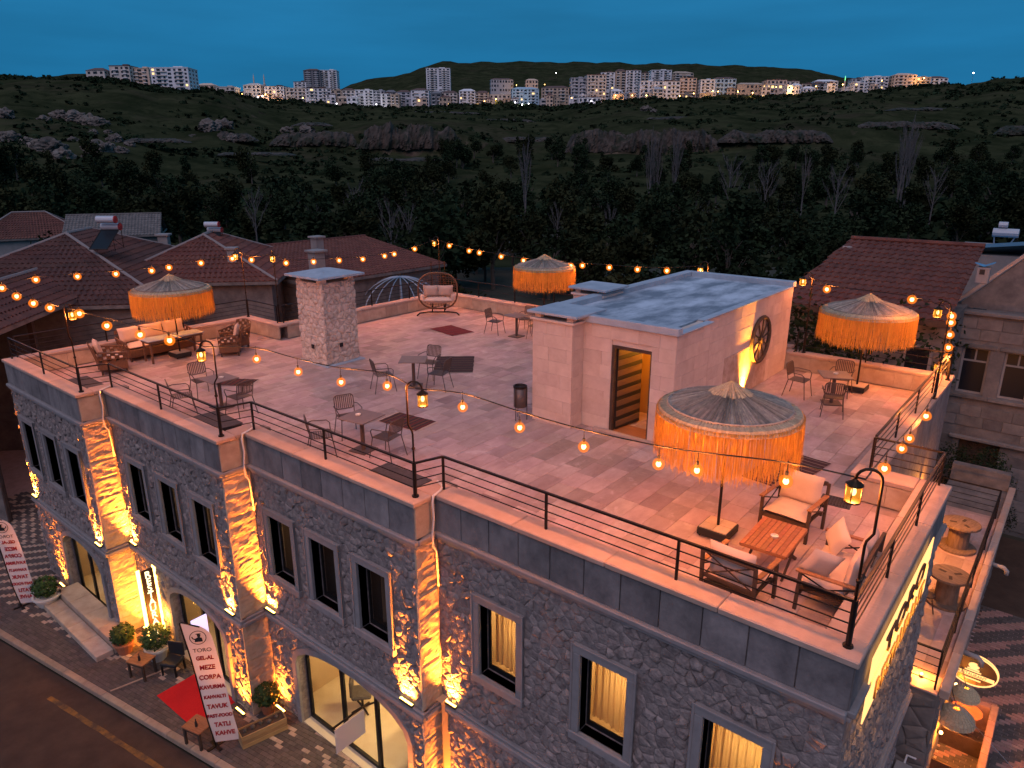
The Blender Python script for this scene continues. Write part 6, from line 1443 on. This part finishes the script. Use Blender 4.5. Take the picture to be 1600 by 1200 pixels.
# boulders on the left slope
def rock(seed, n=4):
    bm = bmesh.new(); bmesh.ops.create_icosphere(bm, subdivisions=n, radius=1)
    for v in bm.verts:
        d = v.co.normalized(); k = 1+.45*noise.noise(d*1.6+Vector((seed, 0, 0)))-.35*abs(noise.noise(d*3.1+Vector((0, seed, 0))))+.14*noise.noise(d*7+Vector((0, 0, seed))); v.co = Vector((d.x*k*1.2, d.y*k, d.z*k*.85))
    me = bpy.data.meshes.new('boulder'); bm.to_mesh(me); bm.free(); return me
M('pale_rock', (.06, .05, .042), (.17, .142, .12), scale=.9, rough=1, bump=.8, detail=9, rnd=.1)
rocks = [rock(k*3.7) for k in range(5)]
for r_ in rocks: r_.materials.append(MATS['pale_rock'])
RK = [(62, 240, 300, 3.2), (80, 245, 300, 4.6), (100, 252, 295, 3.6), (45, 232, 310, 2.6), (20, 222, 320, 4.2), (8, 215, 325, 3.), (155, 245, 300, 4.2), (172, 238, 300, 2.6), (190, 245, 296, 2.2), (140, 250, 296, 2.4), (95, 185, 400, 4.2), (118, 188, 400, 5.), (140, 192, 398, 5.4), (155, 196, 396, 4.), (146, 210, 360, 2.4), (170, 206, 362, 1.8), (70, 190, 400, 3), (10, 190, 390, 4), (115, 222, 330, 2), (180, 226, 320, 3.4), (205, 235, 300, 2), (330, 205, 420, 6), (350, 203, 420, 5), (365, 218, 410, 3.5), (380, 220, 410, 3), (450, 200, 420, 4), (480, 205, 420, 5), (1010, 172, 640, 4), (1022, 173, 640, 3)]
for k, (x, y, s, r_) in enumerate(RK):
    p = gz(x, s); best = min(range(60, 900, 6), key=lambda q: abs(ty(x, q)-y)); p = gz(x, best)
    o = obj('boulder', rocks[k % 5], None, loc=(p.x, p.y, p.z+r_*.2), rot=(0, 0, k*1.3)); o.scale = (r_, r_, r_*.9); tag(o, ('large' if r_ > 4.1 else 'small' if r_ < 2.7 else 'middling')+' pale weathered boulder '+('low on the slope above the wood' if best < 350 else 'high on the slope under the flats'), 'boulder', 'boulders on the far slope')
# ------------------------------------------------------------ trees
def crown_mesh(seed, n=1500, size=.42, shape='round'):
    rg = random.Random(seed); m = MB(); lobes = []
    for k in range(rg.randint(7, 11)):
        if shape == 'round': lobes.append((Vector((rg.uniform(-1.4, 1.4), rg.uniform(-1.4, 1.4), rg.uniform(2.0, 5.4))), rg.uniform(.9, 1.6)))
        else: lobes.append((Vector((rg.uniform(-.4, .4), rg.uniform(-.4, .4), 1.8+k*.75)), rg.uniform(.55, .95)))
    for k in range(n):
        c, r_ = rg.choice(lobes); d = Vector((rg.gauss(0, 1), rg.gauss(0, 1), rg.gauss(0, 1))).normalized(); p = c+d*r_*rg.uniform(.55, 1.08)
        a = Vector((rg.gauss(0, 1), rg.gauss(0, 1), rg.gauss(0, .7))).normalized(); bq = a.cross(Vector((rg.gauss(0, 1), rg.gauss(0, 1), 1))).normalized(); s = size*rg.uniform(.5, 1.1)
        m.add([p-a*s*.6, p+bq*s*.35, p+a*s*.6, p-bq*s*.35], [(0, 1, 2, 3)]); m.tint(int(lobes.index((c, r_)))*.09)
    return m.mesh('crown')
def trunk_mesh(seed, bare=False, tall=False):
    rg = random.Random(seed); m = MB(); H = 4.2 if not bare else 7.0
    m.tube([(0, 0, -.8), (rg.uniform(-.15, .15), rg.uniform(-.15, .15), H*.4), (rg.uniform(-.3, .3), rg.uniform(-.3, .3), H)], [.24, .16, .05] if not bare else [.17, .12, .02], 6)
    def br(p, d, L, r_, lev):
        q = p+d*L*.5+Vector((rg.uniform(-.1, .1), rg.uniform(-.1, .1), .05))*L; e = p+d*L+Vector((0, 0, .12*L)); m.tube([p, q, e], [r_, r_*.7, r_*.25], 4)
        if lev > 0:
            for _ in range(rg.randint(3, 4)):
                nd = (d+Vector((rg.uniform(-.8, .8), rg.uniform(-.8, .8), rg.uniform(0, .7)))*(.55 if not tall else .25)).normalized(); br(p.lerp(e, rg.uniform(.35, .95)), nd, L*rg.uniform(.45, .7), r_*.5, lev-1)
    n = 5 if not bare else 11
    for k in range(n):
        a = 2.4*k; z = H*(.35+.55*k/n); br(Vector((0, 0, z)), Vector((math.cos(a), math.sin(a), 1.1 if not tall else 3.6)).normalized(), (1.5 if not bare else 2.3)*(1-.4*k/n), .07 if not bare else .05, 1 if not bare else 2)
    return m.mesh('trunk')
CR = [crown_mesh(k, 1500, .5) for k in range(5)]; CP = [crown_mesh(20+k, 1100, .42, 'tall') for k in range(2)]
CF = [crown_mesh(60+k, 6500, .155) for k in range(2)]
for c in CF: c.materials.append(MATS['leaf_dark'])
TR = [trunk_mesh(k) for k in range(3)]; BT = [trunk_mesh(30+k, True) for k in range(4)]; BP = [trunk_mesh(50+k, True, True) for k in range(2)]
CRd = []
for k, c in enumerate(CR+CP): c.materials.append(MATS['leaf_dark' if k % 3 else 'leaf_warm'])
for c in TR: c.materials.append(MATS['bark'])
for c in BT+BP: c.materials.append(MATS['bark_pale'])
rg = random.Random(11); placed = []
def ok(x, s, tall):
    if s < 82 and x < 470: return False
    if s < 46 and x > 1270: return False
    return True
def tree(x, s, sc_, kind, label, group='trees of the valley wood', Y=None):
    p = unY(x, 500, Y) if Y else gz(x, s) if s > 60 else unD(x, 500, s); z = p.z if s > 60 else GZ-.17
    t = thing('broadleaf_tree' if kind == 'round' else 'columnar_tree', label, 'tree', (p.x, p.y, z), rg.uniform(0, 6.28), group); t.scale = (sc_, sc_, sc_*rg.uniform(.9, 1.2))
    obj('crown', rg.choice(CF if Y else CR if kind == 'round' else CP), None, t); obj('trunk', rg.choice(TR), None, t)
def where(x):
    for lim, w_ in ((200, ' beyond the open shed'), (380, ' beyond the smaller red roof'), (520, ' beyond the grey gabled house'), (620, ' beyond the stone chimney'), (740, ' beyond the hanging chair'), (880, ' beyond the far parasol'), (1060, ' beyond the flues'), (1270, ' beyond the stair hut'), (1480, ' beyond the red tiled roof')):
        if x < lim: return w_
    return ' beyond the blue roofed house'
zones = [('dark leafy tree at the near edge of the wood', 40, 85, 470, 1330, 56, 1.0), ('dark leafy tree amid the wood', 85, 140, -80, 1700, 84, 1.15), ('dark leafy tree at the far edge of the wood', 140, 250, -150, 1800, 88, 1.25), ('dark leafy tree climbing the slope above the wood', 250, 330, 560, 1750, 44, 1.35), ('dark leafy tree in the gully below the cliffs', 330, 390, 690, 920, 22, 1.5)]
for lab, s0, s1, x0, x1, n, k in zones:
    for q in range(n):
        for _ in range(20):
            x, s = rg.uniform(x0, x1), s0+(s1-s0)*rg.random()
            if ok(x, s, 1) and all((x-a)**2*(s/FPX)**2+(s-b_)**2 > (2.0 if s < 90 else 3.2)**2 for a, b_ in placed): break
        placed.append((x, s)); kind = 'tall' if rg.random() < .12 else 'round'
        sc_ = k*rg.uniform(.75, 1.3)
        if s < 60: sc_ *= .8
        tree(x, s, sc_, kind, (lab if kind == 'round' else lab.replace('leafy', 'narrow'))+where(x))
for x, s, sc_, lab in ((1300, 24.0, 1.3, 'leafy garden tree in front of the red tiled roof'), (1360, 24.0, 1.15, 'smaller leafy garden tree beside the red tiled roof'), (1262, 25.4, 1.1, 'dark leafy tree behind the stair hut'), (110, 0, .9, 'dark tree half hiding the far pale house'), (1560, 26.4, .5, 'dark climbing bush in the side yard'), (1596, 26.2, .45, 'low dark bush by the stone house wall')):
    tree(x, s or 58, sc_, 'round', lab, 'garden trees beside the houses', Y=s or None)
for k, (x, s, sc_, kind) in enumerate(((615, 75, 1.0, 0), (498, 88, .8, 1), (820, 120, 1.6, 4), (1012, 150, 1.9, 4), (1022, 152, 1.8, 5), (1050, 150, 1.9, 5), (1135, 130, 1.5, 2), (1190, 125, 1.4, 3), (1400, 140, 2.0, 4), (1395, 138, 1.9, 5), (1408, 141, 1.9, 4), (950, 90, .8, 1), (1095, 95, .8, 0), (1105, 96, .8, 2), (405, 95, 1., 3), (1450, 130, 1.2, 2), (640, 80, .9, 2), (870, 95, .8, 3), (1300, 120, 1.3, 1), (560, 100, 1.1, 0), (760, 95, .9, 5), (1250, 150, 1.4, 4))):
    p = gz(x, s); kind = kind % 6
    o = thing('bare_tree', ['pale leafless tree with spreading branches standing in the dark wood', 'tall pale leafless poplar in the dark wood'][kind > 3], 'tree', (p.x, p.y, p.z), k*1.1, 'bare trees in the wood'); o.scale = (sc_*.8, sc_*.8, sc_*1.15); obj('trunk', (BT+BP)[kind], None, o)
# scrub over the hillsides
sm = MB(); sr = random.Random(4)
for q in range(11400):
    if q < 7600: x = sr.uniform(-500, 2100); s = 110*(850/110)**sr.random(); p = gz(x, s); r_ = sr.uniform(.6, 1.9)*(1+s/700)
    elif q < 8700: x = sr.uniform(300, 1500); s = sr.uniform(770, 815); p = gz(x, s); r_ = sr.uniform(1.5, 4.2)
    elif q < 9900:
        cf = sr.choice(CLF); x = sr.uniform(cf[0]-10, cf[1]+10); s = cf[4]+sr.choice((-9, -6, 12, 16))+sr.uniform(-4, 4); p = gz(x, s); r_ = sr.uniform(.8, 2.6)
    elif q < 10600: x = sr.uniform(120, 310); s = sr.uniform(596, 614); p = gz(x, s); r_ = sr.uniform(1.6, 4.2)
    else: x = sr.choice((sr.uniform(-300, 330), sr.uniform(1480, 1900))); s = sr.uniform(610, 740); p = gz(x, s); r_ = sr.uniform(1.5, 4)
    if 260 < s < 600 and noise.noise((p.x*.02, p.y*.02, 9)) < -.05: continue
    tn = sr.random()
    for k in range(9):
        d = Vector((sr.gauss(0, 1), sr.gauss(0, 1), abs(sr.gauss(0, .8)))).normalized()*r_; a = Vector((sr.gauss(0, 1), sr.gauss(0, 1), sr.gauss(0, .6))).normalized()*r_*.5; bq = a.cross(d).normalized()*r_*.4; c = p+d*.6
        sm.add([c-a, c+bq, c+a, c-bq], [(0, 1, 2, 3)])
    sm.tint(tn)
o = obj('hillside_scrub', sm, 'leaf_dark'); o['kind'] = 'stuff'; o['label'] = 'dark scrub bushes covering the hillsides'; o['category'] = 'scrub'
# ------------------------------------------------------------ the town on the plateau
CWN = {'white': (.70, .68, .68), 'cream': (.58, .50, .43), 'tan': (.46, .35, .26), 'grey': (.36, .36, .38), 'dark': (.16, .16, .17), 'blue': (.34, .46, .54), 'warm': (.64, .46, .34)}  # warm is a wall tone, with lamplight painted in for the lit blocks
for q, c in CWN.items(): M('town_'+q, c, tuple(v*.9 for v in c), scale=.08, rough=.9)
M('town_window', (.02, .022, .028), rough=.25); M('town_lit', (.9, .6, .25), emit=(1, .66, .26), estr=1.6, nosample=True); M('town_roof', (.12, .07, .06), rough=.9)
M('street_glow', (1, .5, .1), emit=(1, .56, .14), estr=14, nosample=True); M('street_white', (1, .9, .8), emit=(.95, .92, 1), estr=12, nosample=True)
TB = [(136, 166, 110, 121, 640, 'cream', 2, 0), (175, 207, 103, 131, 640, 'cream', 5, 0), (207, 237, 107, 132, 645, 'warm', 5, 0), (239, 298, 106, 139, 620, 'white', 6, 1), (308, 337, 133, 154, 800, 'warm', 4, 1), (339, 369, 136, 155, 800, 'cream', 4, 2), (383, 411, 133, 158, 830, 'cream', 5, 1), (416, 447, 135, 160, 830, 'white', 5, 1), (447, 478, 138, 162, 830, 'cream', 5, 1), (477, 503, 110, 150, 900, 'dark', 14, 1), (503, 528, 110, 150, 905, 'white', 14, 0), (460, 480, 128, 140, 900, 'white', 4, 0), (478, 517, 138, 164, 830, 'white', 6, 1), (517, 535, 141, 164, 832, 'tan', 5, 1), (535, 555, 141, 164, 834, 'cream', 5, 1), (555, 583, 141, 165, 836, 'white', 6, 0), (583, 602, 142, 165, 838, 'grey', 6, 0), (602, 620, 144, 166, 840, 'dark', 6, 0), (620, 643, 144, 166, 838, 'grey', 6, 0), (643, 671, 141, 167, 830, 'white', 6, 0), (667, 704, 107, 160, 900, 'white', 16, 0), (674, 691, 146, 166, 828, 'dark', 4, 0), (691, 716, 145, 166, 832, 'cream', 5, 0), (718, 743, 142, 166, 830, 'white', 6, 2), (743, 765, 145, 162, 850, 'tan', 5, 2), (765, 798, 148, 163, 855, 'cream', 3, 1), (799, 841, 139, 164, 835, 'blue', 6, 1), (847, 890, 137, 160, 850, 'tan', 5, 0), (891, 915, 122, 160, 850, 'grey', 8, 0), (915, 945, 117, 162, 845, 'cream', 9, 1), (938, 960, 113, 150, 880, 'white', 9, 1), (960, 977, 111, 150, 882, 'tan', 10, 0), (977, 1000, 110, 150, 880, 'white', 10, 1), (1000, 1012, 114, 145, 884, 'tan', 8, 0), (999, 1026, 127, 155, 845, 'white', 5, 1), (1016, 1048, 110, 135, 900, 'white', 8, 0), (1021, 1061, 127, 156, 840, 'white', 5, 1), (1048, 1082, 114, 130, 905, 'tan', 5, 0), (1061, 1087, 122, 153, 850, 'warm', 7, 0), (1092, 1115, 125, 152, 845, 'white', 6, 0), (1113, 1149, 123, 147, 855, 'blue', 4, 1), (1150, 1196, 132, 149, 850, 'tan', 3, 2), (1196, 1227, 125, 150, 845, 'warm', 4, 3), (1227, 1247, 127, 148, 850, 'cream', 4, 1), (1250, 1272, 131, 146, 850, 'tan', 3, 2), (1272, 1308, 127, 144, 845, 'white', 4, 1), (1329, 1349, 123, 142, 840, 'grey', 5, 0), (1349, 1386, 120, 141, 830, 'white', 5, 1), (1397, 1430, 117, 139, 820, 'warm', 5, 0), (1430, 1452, 121, 138, 822, 'tan', 4, 1), (1452, 1479, 122, 138, 824, 'white', 4, 0), (766, 801, 124, 141, 1250, 'grey', 3, 0), (821, 840, 125, 140, 1250, 'warm', 3, 4), (958, 975, 148, 162, 820, 'tan', 2, 2), (905, 940, 152, 166, 815, 'white', 2, 0)]
tr = random.Random(8)
ti = random.Random(21)
for x in range(306, 1470, 17):
    x0 = x+ti.uniform(-6, 6); w_ = ti.uniform(9, 20); yb_ = float(np.interp(x0, [300, 450, 850, 1000, 1200, 1480], [154, 162, 163, 157, 149, 139])); h_ = ti.uniform(7, 17)
    TB.append((x0, x0+w_, yb_-h_, yb_+1, float(np.interp(x0, [300, 850, 1480], [815, 822, 812]))+ti.uniform(0, 50), ti.choice(('white', 'cream', 'tan', 'grey', 'white', 'warm', 'dark')), max(2, int(h_/3.6)), ti.choice((0, 1, 2))))
def twhere(x):
    for lim, w_ in ((300, 'on the near hill crest'), (380, 'left of the mosque'), (475, 'behind the minarets'), (540, 'by the twin towers'), (660, 'in the long white row'), (720, 'round the tall white tower'), (850, 'under the dark mountain'), (1020, 'in the dense cluster'), (1120, 'past the dense cluster'), (1260, 'by the warm lit court'), (1330, 'by the green lit minaret')):
        if x < lim: return w_
    return 'on the right hand ridge'
for x0, x1, y0, y1, s, colr, fl, lit in TB:
    P0, P1 = unD(x0, y1+3, s), unD(x1, y1+3, s); top = hz(unD((x0+x1)/2, y1, s), y0); zb_ = min(P0.z, terr(x0, s).z, terr(x1, s).z)-2.5; w_ = (P1-P0).length; d_ = min(max(w_*.8, 8), 18); ax = (P1-P0); ax.z = 0; ax.normalize(); ay = Vector((-ax.y, ax.x, 0)); c = (P0+P1)/2+ay*d_/2
    tall = 'tower block' if fl >= 9 else 'apartment block' if fl >= 4 else 'low building'
    t = thing('apartment_block', 'far %s %s with %d storeys %s' % ({'warm': 'warm toned', 'blue': 'bluish', 'dark': 'dark grey'}.get(colr, colr), tall, fl, twhere(x0)), 'building', (c.x, c.y, zb_), math.atan2(ax.y, ax.x)+tr.uniform(-.12, .12), 'town buildings on the plateau'); H = top-zb_
    obj('wall', MB().box((0, 0, H/2), (w_, d_, H)), 'town_'+colr, t)
    obj('roof', MB().box((0, 0, H+.25), (w_+.6, d_+.6, .5)).box((w_*.15, 0, H+1.1), (w_*.25, d_*.3, 1.6)) if tr.random() < .6 else MB().add([(-w_/2-.4, -d_/2-.4, H), (w_/2+.4, -d_/2-.4, H), (w_/2+.4, d_/2+.4, H), (-w_/2-.4, d_/2+.4, H), (-w_/2+d_*.35, 0, H+2.6), (w_/2-d_*.35, 0, H+2.6)], [(0, 1, 5, 4), (1, 2, 5), (2, 3, 4, 5), (3, 0, 4)]), 'town_roof' if tr.random() < .5 else 'town_'+colr, t)
    wn2, wl2 = MB(), MB(); hv = (top-P0.z); nfl = fl; nb = max(2, int(w_/4.2)); f0 = H-hv
    for k in range(nfl):
        for i in range(nb):
            if tr.random() < .12: continue
            xx = -w_/2+(i+.5)*w_/nb; zz = f0+(k+.5)*hv/nfl; wide = w_/nb*(.62 if i % 2 else .38)
            (wl2 if tr.random() < lit*.035 else wn2).box((xx, -d_/2-.05, zz), (wide, .3, hv/nfl*.5))
        for i in range(3):
            yy = -d_/2+(i+.5)*d_/3; zz = f0+(k+.5)*hv/nfl
            for sgn in (-1, 1): wn2.box((sgn*(w_/2+.02), yy, zz), (.2, d_/3*.4, hv/nfl*.45))
    if wn2.v: obj('windows', wn2, 'town_window', t, stuff=True)
    if wl2.v: obj('lit_windows', wl2, 'town_lit', t, stuff=True)
    bal = MB()
    for k in range(1, nfl):
        if fl >= 4: bal.box((-w_*.22, -d_/2-.6, f0+k*hv/nfl), (w_*.3, 1.2, .5)).box((w_*.25, -d_/2-.6, f0+k*hv/nfl), (w_*.22, 1.2, .5))
    if bal.v: obj('balconies', bal, 'town_white' if colr != 'white' else 'town_cream', t, stuff=True)
for k, x in enumerate((399, 415)):
    p = unD(x, 150, 880); z1 = hz(p, 115); t = thing('minaret', 'slim pale minaret rising beside the far mosque', 'minaret', (p.x, p.y, p.z-4), 0, 'twin minarets'); H = z1-p.z+4
    obj('shaft', MB().lathe([(1.5, 0), (1.1, H*.55), (1.7, H*.57), (1.7, H*.6), (.9, H*.61), (.8, H*.85), (.02, H)], 10), 'town_cream', t)
p = unD(1318, 144, 835); H = hz(p, 118)-p.z; t = thing('minaret', 'slim minaret with green lit top among the far houses', 'minaret', (p.x, p.y, p.z)); obj('shaft', MB().lathe([(1., 0), (.8, H*.6), (1.2, H*.62), (.6, H*.66), (.5, H*.7)], 8), 'town_cream', t); obj('lit_top', MB().lathe([(.5, H*.7), (.45, H*.9), (.02, H)], 8), M('green_lit', (.2, .8, .4), emit=(.15, .8, .3), estr=1.5, nosample=True), t)
LP = [(308, 143, 'o'), (378, 147, 'o'), (363, 150, 'w'), (381, 152, 'o'), (403, 152, 'w'), (410, 150, 'w'), (415, 147, 'o'), (473, 153, 'o'), (475, 160, 'w'), (526, 162, 'w'), (588, 163, 'w'), (757, 158, 'o'), (775, 155, 'o'), (805, 160, 'w'), (816, 163, 'w'), (826, 162, 'w'), (807, 133, 'o'), (851, 132, 'o'), (869, 114, 'w'), (893, 153, 'o'), (962, 149, 'o'), (988, 149, 'o'), (1010, 149, 'o'), (1084, 146, 'o'), (1114, 142, 'o'), (1122, 143, 'o'), (1153, 143, 'o'), (1213, 136, 'o'), (1238, 137, 'o'), (1275, 135, 'o'), (1317, 132, 'o'), (1378, 126, 'o'), (1444, 122, 'o'), (1521, 114, 'w'), (1176, 145, 'o'), (924, 158, 'w'), (1062, 150, 'o')]
sg = MB().ball((0, 0, 0), .55, 6).mesh('lamp_head', True)
for k, (x, y, c) in enumerate(LP):
    s = 812 if 300 < x < 1480 else 700; s = 1230 if y < 134 and 800 < x < 900 else s; p = unD(x, y, s); zg = p.z-7
    t = thing('street_lamp', 'tiny %s street lamp glowing in the far town' % ('orange' if c == 'o' else 'white'), 'street lamp', (p.x, p.y, zg), 0, 'street lamps of the far town'); obj('pole', MB().tube([(0, 0, -3), (0, 0, 7)], .12, 5), 'iron', t)
    me = sg.copy(); me.materials.append(MATS['street_glow' if c == 'o' else 'street_white']); h_ = obj('lamp_head', me, None, t, loc=(0, 0, 7)); 
    if k % 2 == 0: light('POINT', 'town_'+c, 9000 if c == 'o' else 7000, (1, .5, .16) if c == 'o' else (.9, .9, 1), .5, parent=t, loc=(0, -1.5, 6), world=False)
